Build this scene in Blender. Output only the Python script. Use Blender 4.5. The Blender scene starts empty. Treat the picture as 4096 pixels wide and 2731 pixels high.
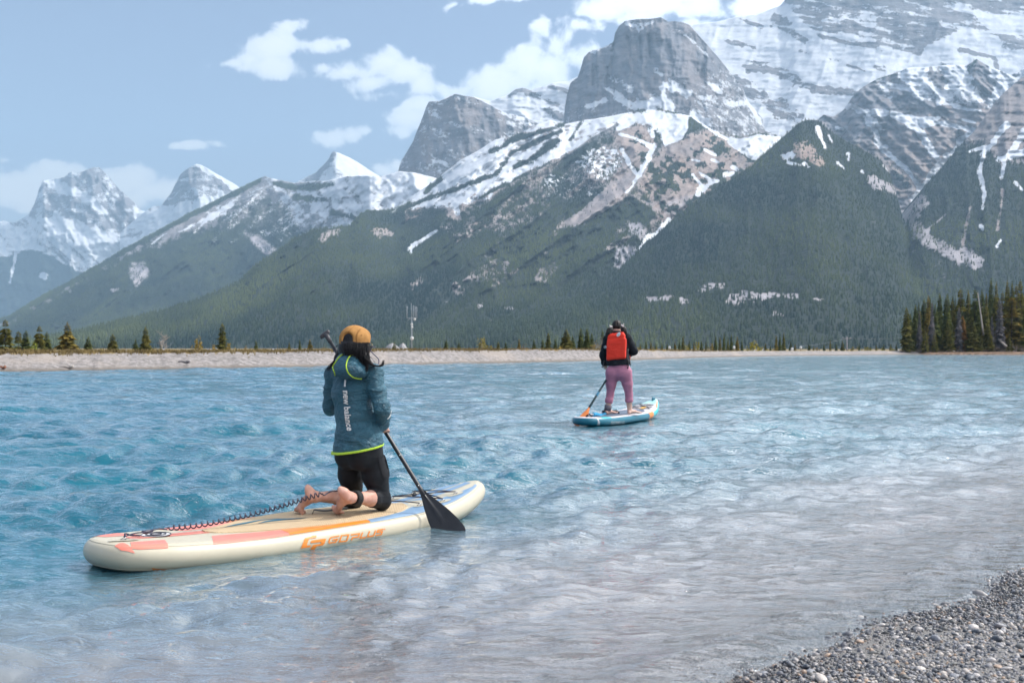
import bpy, bmesh, math, random
import numpy as np
from mathutils import Vector, Matrix, Euler
from mathutils.bvhtree import BVHTree
R = math.radians
SC = bpy.context.scene
COL = SC.collection
rng = np.random.default_rng(11)
random.seed(11)

# ------------------------------------------------------------------ camera
FPX, CXP, HOR, CAMH = 4551.0, 2048.0, 1390.0, 1.2     # focal length and horizon, in pixels of the 4096 wide photograph
cam = bpy.data.cameras.new('camera')
cam.sensor_width = 36.0
cam.lens = 36.0*FPX/4096.0
cam.shift_y = (HOR-2731/2)/4096.0
cam.clip_start = 0.1
cam.clip_end = 80000
cam.dof.use_dof = True
cam.dof.focus_distance = 7.6
cam.dof.aperture_fstop = 6.0
camo = bpy.data.objects.new('camera', cam)
camo.location = (0, 0, CAMH)
camo.rotation_euler = (R(90), 0, 0)
COL.objects.link(camo)
SC.camera = camo

# ------------------------------------------------------------------ sky, sun, exposure
SUN_AZ, SUN_EL = R(72), R(50)            # azimuth from the view direction towards the right
world = bpy.data.worlds.new('World')
SC.world = world
world.use_nodes = True
world.cycles.sampling_method = 'MANUAL'
world.cycles.sample_map_resolution = 512
sun = bpy.data.lights.new('sun', 'SUN')
sun.energy = 3.0
sun.angle = R(0.6)
sun.color = (1.0, 0.95, 0.88)
suno = bpy.data.objects.new('sun', sun)
sd = Vector((math.sin(SUN_AZ)*math.cos(SUN_EL), math.cos(SUN_AZ)*math.cos(SUN_EL), math.sin(SUN_EL)))
suno.rotation_euler = (-sd).to_track_quat('-Z', 'Y').to_euler()
suno.location = (20, -10, 40)
COL.objects.link(suno)
SC.view_settings.view_transform = 'Standard'
SC.view_settings.look = 'None'
SC.view_settings.exposure = 0.70
SC.view_settings.gamma = 1.0
SC.render.engine = 'CYCLES'
SC.cycles.use_denoising = True
SC.cycles.max_bounces = 7
SC.cycles.diffuse_bounces = 3
SC.cycles.glossy_bounces = 3
SC.cycles.transmission_bounces = 3
SC.cycles.transparent_max_bounces = 6
SC.cycles.volume_bounces = 0
SC.cycles.caustics_reflective = False
SC.cycles.caustics_refractive = False

class NT:
    """small helper for node trees"""
    def __init__(self, tree, clear=True):
        self.t = tree
        if clear:
            tree.nodes.clear()
    def n(self, kind, **kw):
        nd = self.t.nodes.new(kind)
        ins = kw.pop('ins', {})
        for k, v in kw.items():
            setattr(nd, k, v)
        for k, v in ins.items():
            self.set(nd, k, v)
        return nd
    def set(self, nd, k, v):
        s = nd.inputs[k]
        if isinstance(v, bpy.types.NodeSocket):
            self.t.links.new(v, s)
        else:
            s.default_value = v
    def math(self, op, a, b=None, c=None, clamp=False):
        nd = self.t.nodes.new('ShaderNodeMath')
        nd.operation = op
        nd.use_clamp = clamp
        for i, v in enumerate((a, b, c)):
            if v is not None:
                self.set(nd, i, v)
        return nd.outputs[0]
    def vmath(self, op, a, b=None, c=None):
        nd = self.t.nodes.new('ShaderNodeVectorMath')
        nd.operation = op
        for i, v in enumerate((a, b, c)):
            if v is not None:
                self.set(nd, i, v)
        return nd.outputs['Value'] if op in ('LENGTH', 'DOT_PRODUCT', 'DISTANCE') else nd.outputs[0]
    def rng(self, v, a, b, c=0.0, d=1.0, smooth=True):
        nd = self.t.nodes.new('ShaderNodeMapRange')
        nd.interpolation_type = 'SMOOTHSTEP' if smooth else 'LINEAR'
        nd.clamp = True
        self.set(nd, 0, v)
        for i, x in zip((1, 2, 3, 4), (a, b, c, d)):
            self.set(nd, i, x)
        return nd.outputs[0]
    def mix(self, f, a, b, blend='MIX'):
        nd = self.t.nodes.new('ShaderNodeMix')
        nd.data_type = 'RGBA'
        nd.blend_type = blend
        nd.clamp_factor = True
        self.set(nd, 0, f)
        for i, v in ((6, a), (7, b)):
            if not isinstance(v, bpy.types.NodeSocket) and len(v) == 3:
                v = (*v, 1)
            self.set(nd, i, v)
        return nd.outputs[2]
    def noise(self, vec, scale, detail=4, rough=0.55, dist=0.0):
        nd = self.n('ShaderNodeTexNoise')
        self.set(nd, 'Vector', vec)
        self.set(nd, 'Scale', scale)
        self.set(nd, 'Detail', detail)
        self.set(nd, 'Roughness', rough)
        self.set(nd, 'Distortion', dist)
        return nd.outputs[0]

def build_sky():
    T = NT(world.node_tree)
    sky = T.n('ShaderNodeTexSky', sky_type='NISHITA')
    sky.sun_disc = False
    sky.sun_elevation = SUN_EL
    sky.sun_rotation = SUN_AZ
    sky.altitude = 1300
    sky.air_density = 1.0
    sky.dust_density = 2.2
    sky.ozone_density = 1.0
    d = T.n('ShaderNodeTexCoord').outputs['Generated']
    sep = T.n('ShaderNodeSeparateXYZ', ins={0: d})
    x, y, z = sep.outputs
    yy = T.math('MAXIMUM', y, 0.04)
    u = T.math('DIVIDE', x, yy)
    v = T.math('DIVIDE', z, yy)
    uv = T.n('ShaderNodeCombineXYZ', ins={0: u, 1: v, 2: 0.0}).outputs[0]
    # cloud puffs: (x, y, half width, half height, weight) as directions, in photo pixels
    P = [(1170,105,75,45,1),(1110,185,150,55,1),(1230,185,130,40,.9),(1090,275,140,50,1),(1000,240,70,40,.8),(920,262,70,25,.7),(1330,178,70,18,.6),(1040,215,60,45,.8),
         (1545,235,100,60,1),(1640,290,110,60,1),(1400,275,150,40,.95),(1290,270,70,25,.75),(1500,320,130,35,.8),(1690,330,60,50,.9),
         (1960,330,190,75,1),(2180,280,190,80,1),(2300,240,120,70,1),(1830,350,110,50,.8),(2080,400,300,60,1),(1560,365,120,28,.5),
         (1390,535,105,45,1),(1320,550,80,38,.9),(1450,520,70,40,.9),
         (1640,470,90,50,.95),(1610,520,70,40,.8),(1700,420,80,50,.9),
         (90,760,210,75,1.7),(250,705,140,62,1.6),(490,720,180,68,1.7),(600,770,130,55,1.5),(300,790,420,55,1.5),(-150,780,250,70,1),
         (720,585,40,18,.7),(780,582,60,22,.75),(870,572,70,20,.7),
         (2160,110,35,70,.65),(2250,160,40,90,.7),(2290,110,70,30,.6),(2220,215,80,60,.75),(2400,90,50,60,.45),
         (2440,30,130,60,1),(2620,10,190,80,1),(2780,-10,120,70,1),(2560,60,140,40,1),(2750,90,90,40,.8),(3010,40,130,60,1),(3120,0,120,90,1),(2900,110,120,20,.6),
         (1810,25,50,25,.7),(1950,0,110,28,.75),(2060,-10,80,28,.7),(1530,680,80,30,.8),(1600,660,60,30,.7),(20,645,50,14,.4),(640,620,14,10,.4),(1000,510,60,12,.28),
         (2700,-900,900,330,1.5),(3900,-1100,900,400,1.5),(3300,-150,600,160,1.3),(3900,-420,700,200,1),(2600,-420,450,160,1.1),(1900,-560,260,80,.7),(4700,-150,700,300,1),(700,-700,260,70,.7),(-700,-350,300,90,.7)]
    warp = T.n('ShaderNodeTexNoise')
    T.set(warp, 'Vector', uv); T.set(warp, 'Scale', 14.0); T.set(warp, 'Detail', 3.0)
    wv = T.vmath('MULTIPLY', T.vmath('SUBTRACT', warp.outputs['Color'], (0.5, 0.5, 0.5)), (0.035, 0.022, 0.0))
    uvw = T.vmath('ADD', uv, wv)
    f = None
    for (px, py, rx, ry, w) in P:
        cx, cy, ax, ay = (px-CXP)/FPX, (HOR-py)/FPX, rx*1.35/FPX, ry*1.35/FPX
        q = T.vmath('MULTIPLY_ADD', uvw, (1/ax, 1/ay, 0), (-cx/ax, -cy/ay, 0))
        s = T.math('MULTIPLY_ADD', T.vmath('LENGTH', q), -w, w)
        f = s if f is None else T.math('SMOOTH_MAX', f, s, 0.18)
    front = T.rng(y, 0.05, 0.2)
    f = T.math('MULTIPLY', T.math('MAXIMUM', f, 0.0), front)
    # open sky outside the frame: scattered cumulus
    zz = T.math('ADD', T.math('MAXIMUM', z, 0.0), 0.16)
    pl = T.n('ShaderNodeCombineXYZ', ins={0: T.math('DIVIDE', x, zz), 1: T.math('DIVIDE', y, zz), 2: 0.0}).outputs[0]
    g = T.noise(pl, 1.15, 2, 0.5)
    outside = T.math('MAXIMUM', T.math('MAXIMUM', T.rng(v, 0.42, 0.7), T.rng(T.math('ABSOLUTE', u), 0.6, 0.9)), T.math('SUBTRACT', 1.0, front))
    right = T.rng(x, -0.5, 0.4, -0.11, 0.10)
    g = T.math('MULTIPLY', T.rng(T.math('ADD', g, right), 0.44, 0.62), outside)
    f = T.math('MAXIMUM', f, g)
    fb = T.noise(uv, 30.0, 8, 0.58, 0.3)
    fs = T.noise(d, 9.0, 7, 0.58)
    nz = T.math('ADD', T.math('MULTIPLY', fb, front), T.math('MULTIPLY', fs, T.math('SUBTRACT', 1.0, front)))
    dens = T.math('MULTIPLY_ADD', T.math('SUBTRACT', nz, 0.5), 2.3, T.math('MULTIPLY', f, 1.12))
    a = T.math('MULTIPLY', T.rng(dens, 0.18, 0.58), T.rng(f, 0.0, 0.12))
    a = T.math('MULTIPLY', a, 0.96)
    inner = T.rng(T.math('ADD', dens, T.math('MULTIPLY', T.math('SUBTRACT', fb, 0.5), 0.6)), 0.2, 1.1)
    ccol = T.mix(inner, (6.9, 7.3, 8.1), (8.6, 8.7, 8.9))
    hsv = T.n('ShaderNodeHueSaturation', ins={'Saturation': SKY_SAT, 'Value': SKY_VAL, 'Color': sky.outputs[0]})
    tint = T.mix(1.0, hsv.outputs[0], SKY_TINT, 'MULTIPLY')
    toward = T.rng(T.vmath('DOT_PRODUCT', d, tuple(sd)), 0.0, 1.0, 1.28, 3.1)     # clouds brighten towards the sun
    ccol = T.n('ShaderNodeVectorMath', operation='SCALE', ins={0: ccol, 'Scale': toward}).outputs[0]
    c = T.mix(a, tint, ccol)
    bg = T.n('ShaderNodeBackground', ins={0: c, 1: 0.066})
    T.t.links.new(bg.outputs[0], T.n('ShaderNodeOutputWorld').inputs[0])
SKY_SAT, SKY_VAL, SKY_TINT = 0.88, 1.46, (1.07, 0.965, 0.965)
build_sky()

# ------------------------------------------------------------------ generic helpers
def at(px, py, Y):
    """photo pixel at distance Y -> point in the world"""
    return np.array(((px-CXP)/FPX*Y, Y, CAMH+(HOR-py)/FPX*Y))
def tag(o, label=None, cat=None, group=None, kind=None):
    if label: o['label'] = label
    if cat: o['category'] = cat
    if group: o['group'] = group
    if kind: o['kind'] = kind
    return o
def empty(name, loc=(0, 0, 0), rz=0.0):
    o = bpy.data.objects.new(name, None)
    o.location = loc
    o.rotation_euler = (0, 0, rz)
    o.empty_display_size = 0.1
    COL.objects.link(o)
    return o
def link(name, me, mat=None, parent=None, smooth=True):
    if mat is not None and len(me.materials) == 0:
        me.materials.append(mat)
    if smooth:
        me.shade_smooth()
    o = bpy.data.objects.new(name, me)
    COL.objects.link(o)
    if parent is not None:
        o.parent = parent
    return o
def mesh_np(name, V, F):
    """mesh from numpy arrays; F is an (n,3) or (n,4) array or a list of such arrays"""
    V = np.asarray(V, dtype=np.float32)
    Fs = F if isinstance(F, list) else [F]
    Fs = [np.asarray(f, dtype=np.int32) for f in Fs if len(f)]
    me = bpy.data.meshes.new(name)
    me.vertices.add(len(V))
    me.vertices.foreach_set('co', V.ravel())
    loops = np.concatenate([f.ravel() for f in Fs])
    tot = np.concatenate([np.full(len(f), f.shape[1], dtype=np.int32) for f in Fs])
    st = np.concatenate([[0], np.cumsum(tot)[:-1]]).astype(np.int32)
    me.loops.add(len(loops))
    me.loops.foreach_set('vertex_index', loops)
    me.polygons.add(len(tot))
    me.polygons.foreach_set('loop_start', st)
    me.polygons.foreach_set('loop_total', tot)
    me.update(calc_edges=True)
    me.validate()
    return me
def grid_faces(nr, nc, flip=False, wrap=False):
    i = np.arange(nr-1)[:, None]*nc
    if wrap:
        j = np.arange(nc)[None, :]
        k = (j+1) % nc
    else:
        j = np.arange(nc-1)[None, :]
        k = j+1
    a, b, c, d = i+j, i+k, i+nc+k, i+nc+j
    f = np.stack((a, b, c, d) if not flip else (a, d, c, b), -1)
    return f.reshape(-1, 4)
def attr_color(me, name, C):
    C = np.asarray(C, dtype=np.float32)
    if C.shape[1] == 3:
        C = np.concatenate((C, np.ones((len(C), 1), np.float32)), 1)
    a = me.color_attributes.new(name, 'FLOAT_COLOR', 'POINT')
    a.data.foreach_set('color', C.ravel())
def _hash(ix, iy, seed):
    h = (ix.astype(np.int64)*374761393+iy.astype(np.int64)*668265263+seed*1442695041) & 0x7fffffff
    h = ((h ^ (h >> 13))*1274126177) & 0x7fffffff
    h = ((h ^ (h >> 15))*1103515245+12345) & 0x7fffffff
    return ((h ^ (h >> 16)) & 0xffff)/65535.0
def vnoise(x, y, seed=0):
    x = np.asarray(x, float); y = np.asarray(y, float)
    ix, iy = np.floor(x), np.floor(y)
    fx, fy = x-ix, y-iy
    fx = fx*fx*fx*(fx*(fx*6-15)+10); fy = fy*fy*fy*(fy*(fy*6-15)+10)
    a, b = _hash(ix, iy, seed), _hash(ix+1, iy, seed)
    c, d = _hash(ix, iy+1, seed), _hash(ix+1, iy+1, seed)
    return (a*(1-fx)+b*fx)*(1-fy)+(c*(1-fx)+d*fx)*fy
def fbm(x, y, octv=4, seed=0, gain=0.5):
    s, a, n = 0.0, 1.0, 0.0
    for k in range(octv):
        s = s+a*vnoise(x*2.03**k+17.3*k, y*2.03**k-9.1*k, seed+k)
        n += a; a *= gain
    return s/n
def ridged(x, y, octv=4, seed=0, gain=0.55):
    s, a, n = 0.0, 1.0, 0.0
    for k in range(octv):
        q = 1-np.abs(2*vnoise(x*2.07**k+3.1*k, y*2.07**k+5.7*k, seed+k)-1)
        s = s+a*q*q; n += a; a *= gain
    return s/n
def sstep(x, a, b):
    t = np.clip((x-a)/(b-a), 0, 1)
    return t*t*(3-2*t)
def dpoly(u, v, pts):
    """distance from (u,v) to a polyline, and how far along it (0-1)"""
    best = np.full(np.shape(u), 1e9); tt = np.zeros(np.shape(u))
    n = len(pts)-1
    for i in range(n):
        (ax, ay), (bx, by) = pts[i][:2], pts[i+1][:2]
        dx, dy = bx-ax, by-ay
        t = np.clip(((u-ax)*dx+(v-ay)*dy)/(dx*dx+dy*dy+1e-9), 0, 1)
        d = np.hypot(u-ax-t*dx, v-ay-t*dy)
        m = d < best
        best = np.where(m, d, best); tt = np.where(m, (i+t)/n, tt)
    return best, tt
def inpoly(u, v, pts, soft=15.0):
    """1 inside the polygon, soft edge"""
    c = np.zeros(np.shape(u), bool)
    n = len(pts)
    for i in range(n):
        (ax, ay), (bx, by) = pts[i], pts[(i+1) % n]
        if ay == by:
            continue
        cond = ((ay > v) != (by > v)) & (u < (bx-ax)*(v-ay)/(by-ay)+ax)
        c ^= cond
    d, _ = dpoly(u, v, list(pts)+[pts[0]])
    sd_ = np.where(c, d, -d)
    return sstep(sd_, -soft, soft)
def principled(name, color=(0.5, 0.5, 0.5), rough=0.6, spec=0.5, metal=0.0):
    m = bpy.data.materials.new(name)
    m.use_nodes = True
    T = NT(m.node_tree)
    b = T.n('ShaderNodeBsdfPrincipled')
    if not isinstance(color, bpy.types.NodeSocket):
        b.inputs['Base Color'].default_value = (*color, 1) if len(color) == 3 else color
    b.inputs['Roughness'].default_value = rough
    b.inputs['Specular IOR Level'].default_value = spec
    b.inputs['Metallic'].default_value = metal
    o = T.n('ShaderNodeOutputMaterial')
    T.t.links.new(b.outputs[0], o.inputs[0])
    return m, T, b
def simple(name, color, rough=0.6, spec=0.4, var=0.12, scale=20.0, bump=0.0, bscale=60.0, metal=0.0):
    """procedural material: a colour with noise variation and fine relief"""
    m, T, b = principled(name, color, rough, spec, metal)
    co = T.n('ShaderNodeTexCoord').outputs['Object']
    n = T.noise(co, scale, 5)
    f = T.rng(n, 0.25, 0.75, 1-var, 1+var, smooth=False)
    c = T.n('ShaderNodeVectorMath', operation='SCALE', ins={0: color[:3], 'Scale': f}).outputs[0]
    T.set(b, 'Base Color', c)
    if bump:
        n2 = T.noise(co, bscale, 4)
        bp = T.n('ShaderNodeBump', ins={'Strength': 1.0, 'Distance': bump, 'Height': n2})
        T.set(b, 'Normal', bp.outputs[0])
    return m
# ------------------------------------------------------------------ mountains
def mountain_material():
    m, T, b = principled('mountain_rock_snow_forest', rough=0.9, spec=0.15)
    cov = T.n('ShaderNodeAttribute', attribute_name='cover')
    sp = T.n('ShaderNodeSeparateColor', ins={0: cov.outputs['Color']})
    snow, forest, tan = sp.outputs
    pale = cov.outputs['Alpha']
    co = T.n('ShaderNodeTexCoord').outputs['Object']
    st = T.n('ShaderNodeMapping', ins={'Vector': co, 'Rotation': (R(6), R(8), 0), 'Scale': (0.009, 0.009, 0.036)}).outputs[0]
    strata = T.noise(st, 1.0, 6, 0.65)
    n1 = T.noise(co, 0.02, 7, 0.62)
    n2 = T.noise(co, 0.09, 5, 0.6)
    rock = T.mix(T.rng(strata, 0.3, 0.7), (0.16, 0.163, 0.188), (0.275, 0.277, 0.305))
    rock = T.mix(T.rng(n1, 0.35, 0.75, 0, 0.55), rock, (0.27, 0.245, 0.245))
    rock = T.mix(T.rng(n2, 0.55, 0.75, 0, 0.5), rock, (0.085, 0.09, 0.108))
    tanc = T.mix(T.rng(n1, 0.3, 0.7), (0.30, 0.225, 0.195), (0.38, 0.30, 0.26))
    rock = T.mix(tan, rock, tanc)
    rock = T.mix(pale, rock, T.mix(n2, (0.36, 0.34, 0.37), (0.46, 0.43, 0.45)))
    fl = T.mix(T.rng(n2, 0.3, 0.7), (0.014, 0.024, 0.024), (0.034, 0.044, 0.034))
    f2 = T.rng(T.math('MULTIPLY_ADD', T.math('SUBTRACT', n2, 0.5), 0.9, forest), 0.38, 0.62)
    c = T.mix(f2, rock, fl)
    ss = T.math('ADD', snow, T.math('MULTIPLY', T.math('SUBTRACT', n2, 0.5), 1.15))
    ss = T.math('ADD', ss, T.math('MULTIPLY', T.math('SUBTRACT', strata, 0.5), 0.75))
    ss = T.math('ADD', ss, T.math('MULTIPLY', T.math('SUBTRACT', n1, 0.5), 0.45))
    s2 = T.rng(ss, 0.41, 0.59)
    sn = T.mix(T.rng(n1, 0.3, 0.7), (0.63, 0.655, 0.71), (0.78, 0.79, 0.815))
    c = T.mix(s2, c, sn)
    T.set(b, 'Base Color', c)
    h = T.math('ADD', T.math('MULTIPLY', strata, 1.0), T.math('MULTIPLY', n2, 0.7))
    h = T.math('MULTIPLY', h, T.math('SUBTRACT', 1.0, T.math('MULTIPLY', s2, 0.75)))
    bp = T.n('ShaderNodeBump', ins={'Strength': 0.8, 'Distance': 9.0, 'Height': h})
    T.set(b, 'Normal', bp.outputs[0])
    return m
M_MOUNT = mountain_material()
RELIEF = 0.5
FOREST_PTS = []          # (points, heights) for the slope forests

def mountain(name, crest, base, Dc, Db, u0, u1, cover, relief, gain=1.0, du=6.0, dv=5.0, jag=3.0, prof=0.85, seed=1, maxrows=400, trees=0.0, label=None):
    cx = np.array([p[0] for p in crest], float); cy = np.array([p[1] for p in crest], float)
    u = np.arange(u0, u1+du, du)
    cr = np.interp(u, cx, cy)+(fbm(u/45.0, u*0+seed, 4, seed)-0.5)*jag*4
    bs = np.full_like(u, base) if np.isscalar(base) else np.interp(u, [p[0] for p in base], [p[1] for p in base])
    bs = np.maximum(bs, cr+30)
    nv = int(min(maxrows, (bs-cr).max()/dv))
    t = np.linspace(0, 1, nv)
    U = np.broadcast_to(u, (nv, len(u))).copy()
    V = cr[None]+(bs-cr)[None]*t[:, None]
    dc = np.full_like(u, Dc) if np.isscalar(Dc) else np.interp(u, [p[0] for p in Dc], [p[1] for p in Dc])
    db = np.full_like(u, Db) if np.isscalar(Db) else np.interp(u, [p[0] for p in Db], [p[1] for p in Db])
    # absolute drop in pixels drives the slope, so the face does not twist
    D = dc[None]+(db-dc)[None]*(t[:, None]**prof)
    rel = relief(U, V)*RELIEF*gain
    D = D-rel
    X = (U-CXP)/FPX*D; Z = CAMH+(HOR-V)/FPX*D
    # rear slope gives the mountain its thickness
    bx, by, bz = [], [], []
    for k, (dd, dz) in enumerate(((0.05, 0.10), (0.12, 0.35), (0.25, 1.05))):
        h = Z[0]
        d2 = D[0]*(1+dd)
        bx.append(X[0]); by.append(d2); bz.append(h*(1-dz))
    PX = np.concatenate((np.array(bx)[::-1], X)); PY = np.concatenate((np.array(by)[::-1], D)); PZ = np.concatenate((np.array(bz)[::-1], Z))
    C = np.stack(cover(U, V), -1)
    C = np.concatenate((np.repeat(C[:1], 3, 0), C))
    me = mesh_np(name, np.stack((PX, PY, PZ), -1).reshape(-1, 3), grid_faces(PX.shape[0], PX.shape[1], flip=True))
    attr_color(me, 'cover', np.clip(C, 0, 1).reshape(-1, 4))
    o = link(name, me, M_MOUNT)
    tag(o, label, None, None, 'structure')
    if trees > 0:
        # sample the forest by true ground area
        P = np.stack((X, D, Z), -1)
        e1 = P[:-1, 1:]-P[:-1, :-1]; e2 = P[1:, :-1]-P[:-1, :-1]
        ar = np.abs(e1[..., 0]*e2[..., 1]-e1[..., 1]*e2[..., 0])    # plan area
        fo = np.clip(C[3:][:-1, :-1, 1], 0, 1)*(1-sstep(C[3:][:-1, :-1, 0], 0.45, 0.7))
        lam = ar*fo*trees
        cnt = rng.poisson(np.clip(lam, 0, 40))
        ii, jj = np.nonzero(cnt)
        rep = cnt[ii, jj]
        ii = np.repeat(ii, rep); jj = np.repeat(jj, rep)
        a = rng.random(len(ii))[:, None]; b_ = rng.random(len(ii))[:, None]
        Q = P[ii, jj]+e1[ii, jj]*a+e2[ii, jj]*b_
        vis = (np.abs(Q[:, 0]) < Q[:, 1]*0.56)
        tone = 0.5+0.5*fo[ii, jj]
        FOREST_PTS.append((Q[vis], tone[vis]))
    return o

def blur_strokes(u, v, strokes, soft=6):
    m = np.zeros(np.shape(u))
    wob = (fbm(u/22, v/22, 3, 77)-0.5)
    wob2 = (fbm(u/13, v/11, 3, 78)-0.5)*13
    for pts, w0, w1 in strokes:
        d, t = dpoly(u, v, pts)
        w = w0+(w1-w0)*t
        m = np.maximum(m, sstep(w+wob*w*1.7+wob2*np.clip((w-4)/14, 0.15, 1)-d, -soft, soft))
    return m
def rot(u, v, deg):
    c, s = math.cos(R(deg)), math.sin(R(deg))
    return u*c+v*s, -u*s+v*c
Z0 = lambda u: np.zeros(np.shape(u))

# --- the two far snowy peaks on the left
A_crest = [(-900,980),(-300,900),(0,883),(19,881),(57,889),(115,857),(137,819),(156,755),(172,720),(217,717),(261,710),(281,691),(332,685),(376,667),(395,665),(421,691),(446,717),(472,749),(510,781),(539,812),(548,838),(574,841),(612,860),(700,900),(1000,1000)]
def A_cov(u, v):
    a, b = rot(u, v, 42)
    streak = fbm(a/150, b/14, 4, 3)
    iso = fbm(u/26, v/20, 5, 4)
    cliff = sstep(880+20*(fbm(u/60, v/60, 3, 5)-.5)+np.clip(u-300, 0, 400)*0.35-v, -20, 25)
    snow = np.where(cliff > .5, 0.40+0.85*(iso-0.5)+0.35*(streak-.5), 0.70+1.25*(streak-0.5)+0.5*(iso-.5))
    snow = snow+blur_strokes(u, v, [([(200,722),(330,790),(420,850)],22,10),([(230,880),(330,960),(440,1060)],26,18),([(60,930),(180,1020),(300,1080)],14,8),([(560,850),(570,930)],25,30),([(450,980),(420,1060)],40,20)])*0.45
    line = np.interp(u, [-900,0,60,130,200,300,340,700], [1010,1030,1010,990,1010,1075,1095,1000])
    fo = sstep(v-line+30*(iso-.5), -12, 18)
    snow = snow*(1-fo*0.93)+blur_strokes(u, v, [([(70,985),(55,1060),(40,1130)],9,3),([(175,1105),(180,1112)],14,12)])
    return snow, fo, Z0(u)+0.1, Z0(u)
def A_rel(u, v):
    a, b = rot(u, v, 55)
    return 420*(ridged(u/110, v/150, 5, 8)-.5)+160*(fbm(a/120, b/22, 3, 9)-.5)+60*(fbm(u/14, v/14, 3, 10)-.5)
mountain('mountain', A_crest, 1330, 9800, 8600, -420, 900, A_cov, A_rel, seed=3, jag=4, dv=5, label='far snowy mountain with a blocky summit at the left')
B_crest = [(480,930),(574,850),(612,825),(644,825),(657,806),(682,774),(702,736),(721,698),(753,672),(784,655),(810,663),(861,691),(918,723),(960,752),(1020,787),(1150,900)]
def B_cov(u, v):
    a, b = rot(u, v, -8)
    band = fbm(a/140, b/9, 4, 13)
    iso = fbm(u/24, v/20, 4, 14)
    snow = 0.34+0.6*(band-.5)+0.5*(iso-.5)
    snow = snow+blur_strokes(u, v, [([(790,656),(870,697),(960,755)],9,18),([(640,850),(760,830),(900,800)],22,30),([(560,870),(620,900),(700,900)],50,50)])*0.6
    return snow+sstep(v, 840, 880)*0.3, Z0(u), Z0(u)+.05, Z0(u)
B_rel = lambda u, v: 260*(ridged(u/90, v/130, 4, 18)-.5)-np.abs(u-800)*1.2+60*(fbm(u/15, v/9, 3, 19)-.5)
mountain('mountain', B_crest, 1100, 9000, 8300, 480, 1150, B_cov, B_rel, seed=5, jag=2, label='far grey pyramid peak with a snowy right shoulder')
C_crest = [(1100,790),(1193,726),(1263,691),(1300,655),(1314,640),(1326,612),(1336,606),(1358,612),(1400,632),(1460,668),(1520,708),(1600,760)]
def C_cov(u, v):
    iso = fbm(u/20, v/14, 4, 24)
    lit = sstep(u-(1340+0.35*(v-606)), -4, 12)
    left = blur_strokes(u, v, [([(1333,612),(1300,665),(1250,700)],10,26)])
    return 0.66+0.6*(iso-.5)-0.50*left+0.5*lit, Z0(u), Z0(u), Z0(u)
C_rel = lambda u, v: -np.abs(u-1342)*2.2+80*(ridged(u/60, v/60, 3, 25)-.5)
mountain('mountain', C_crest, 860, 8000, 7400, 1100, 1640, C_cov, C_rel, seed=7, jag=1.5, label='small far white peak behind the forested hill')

# --- forested hill with the snowy basin behind its ridge
D_crest = [(-700,1400),(-200,1345),(40,1262),(115,1214),(332,1093),(472,1010),(574,953),(765,848),(957,755),(1046,710),(1059,705),(1084,714),(1180,732),(1250,726),(1307,722),(1380,706),(1460,704),(1520,708),(1597,684),(1650,690),(1745,712),(1850,740),(2000,800)]
def D_cov(u, v):
    iso = fbm(u/22, v/18, 5, 34); big = fbm(u/120, v/90, 3, 35)
    a, b = rot(u, v, -42)
    st = fbm(a/130, b/16, 4, 36)
    ridge = np.interp(v, [700, 800, 900, 1000, 1200], [1052, 1130, 1190, 1260, 1400])
    right = sstep(u-ridge, -12, 12)
    snowR = 0.60+0.95*(iso-.5)+0.35*(big-.5)+sstep(u, 1250, 1500)*0.22-sstep(v, 880, 980)*0.5
    trees_top = blur_strokes(u, v, [([(1100,735),(1180,752),(1260,748),(1330,735)],12,10),([(1180,790),(1300,800)],12,8),([(1330,850),(1420,870)],10,8)])
    snowR = snowR-0.42*trees_top
    up = sstep(960-0.25*(1046-u)-v, -80, 60)
    snowL = 0.12+up*0.25+0.6*(st-.5)+0.45*(iso-.5)
    edge = np.interp(u, [p[0] for p in D_crest], [p[1] for p in D_crest])
    snowL = snowL+blur_strokes(u, v, [([(920,820),(830,880),(780,930)],12,6),([(880,850),(700,935)],8,5),([(560,985),(480,1070),(440,1110)],9,4),([(700,905),(600,980)],6,4)])*0.5
    snow = snowL*(1-right)+snowR*right
    pale = np.maximum(inpoly(u, v, [(976,930),(1040,945),(1112,1000),(1071,1030),(1010,975)], 16), inpoly(u, v, [(523,1045),(585,1040),(605,1100),(540,1155),(508,1095)], 14))
    pale = np.maximum(pale, blur_strokes(u, v, [([(445,1165),(475,1155)],8,6)]))
    pale = np.clip(pale*(0.55+0.9*(iso-.3)), 0, 1)
    fo = sstep(v-edge+60*(iso-.5)+90*(big-.5)-np.clip((u-500)*0.09, 0, 70), 8, 70)
    fo = np.clip(fo*(0.55+0.5*sstep(v, 850, 1080))+0.35*(iso-.5), 0, 1)*(1-right*sstep(960-v+(u-1200)*0.3, -40, 60)*0.9)
    fo = np.maximum(fo, trees_top*0.8)*(1-pale)
    fo = np.maximum(fo, sstep(26+22*(iso-.5)-(v-edge), 0, 10)*(u < 1046)*0.97)
    snow = np.minimum(snow, np.where(u < 1046, sstep(v-edge, 16, 40)*0.9, 1))
    snow = snow*(1-sstep(v, 960, 1040))*(1-pale)
    return snow, fo, 0.25*(1-right)*(0.5+iso-.3), pale
def D_rel(u, v):
    a, b = rot(u, v, -40)
    return 300*(ridged(a/330, b/120, 4, 38)-.5)+70*(fbm(u/30, v/30, 4, 39)-.5)+np.clip(1046-np.abs(u-1060-(v-705)*0.55), -400, 400)*0.0
mountain('mountain', D_crest, 1392, [(-700,4200),(300,5200),(1060,6200),(1300,5300),(1480,4650),(2000,4600)], [(-700,3400),(2000,3600)], -520, 1960, D_cov, D_rel, gain=1.7, seed=9, jag=1.6, trees=0.018, dv=5, label='forested hill with a snowy basin on its right side')

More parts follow.
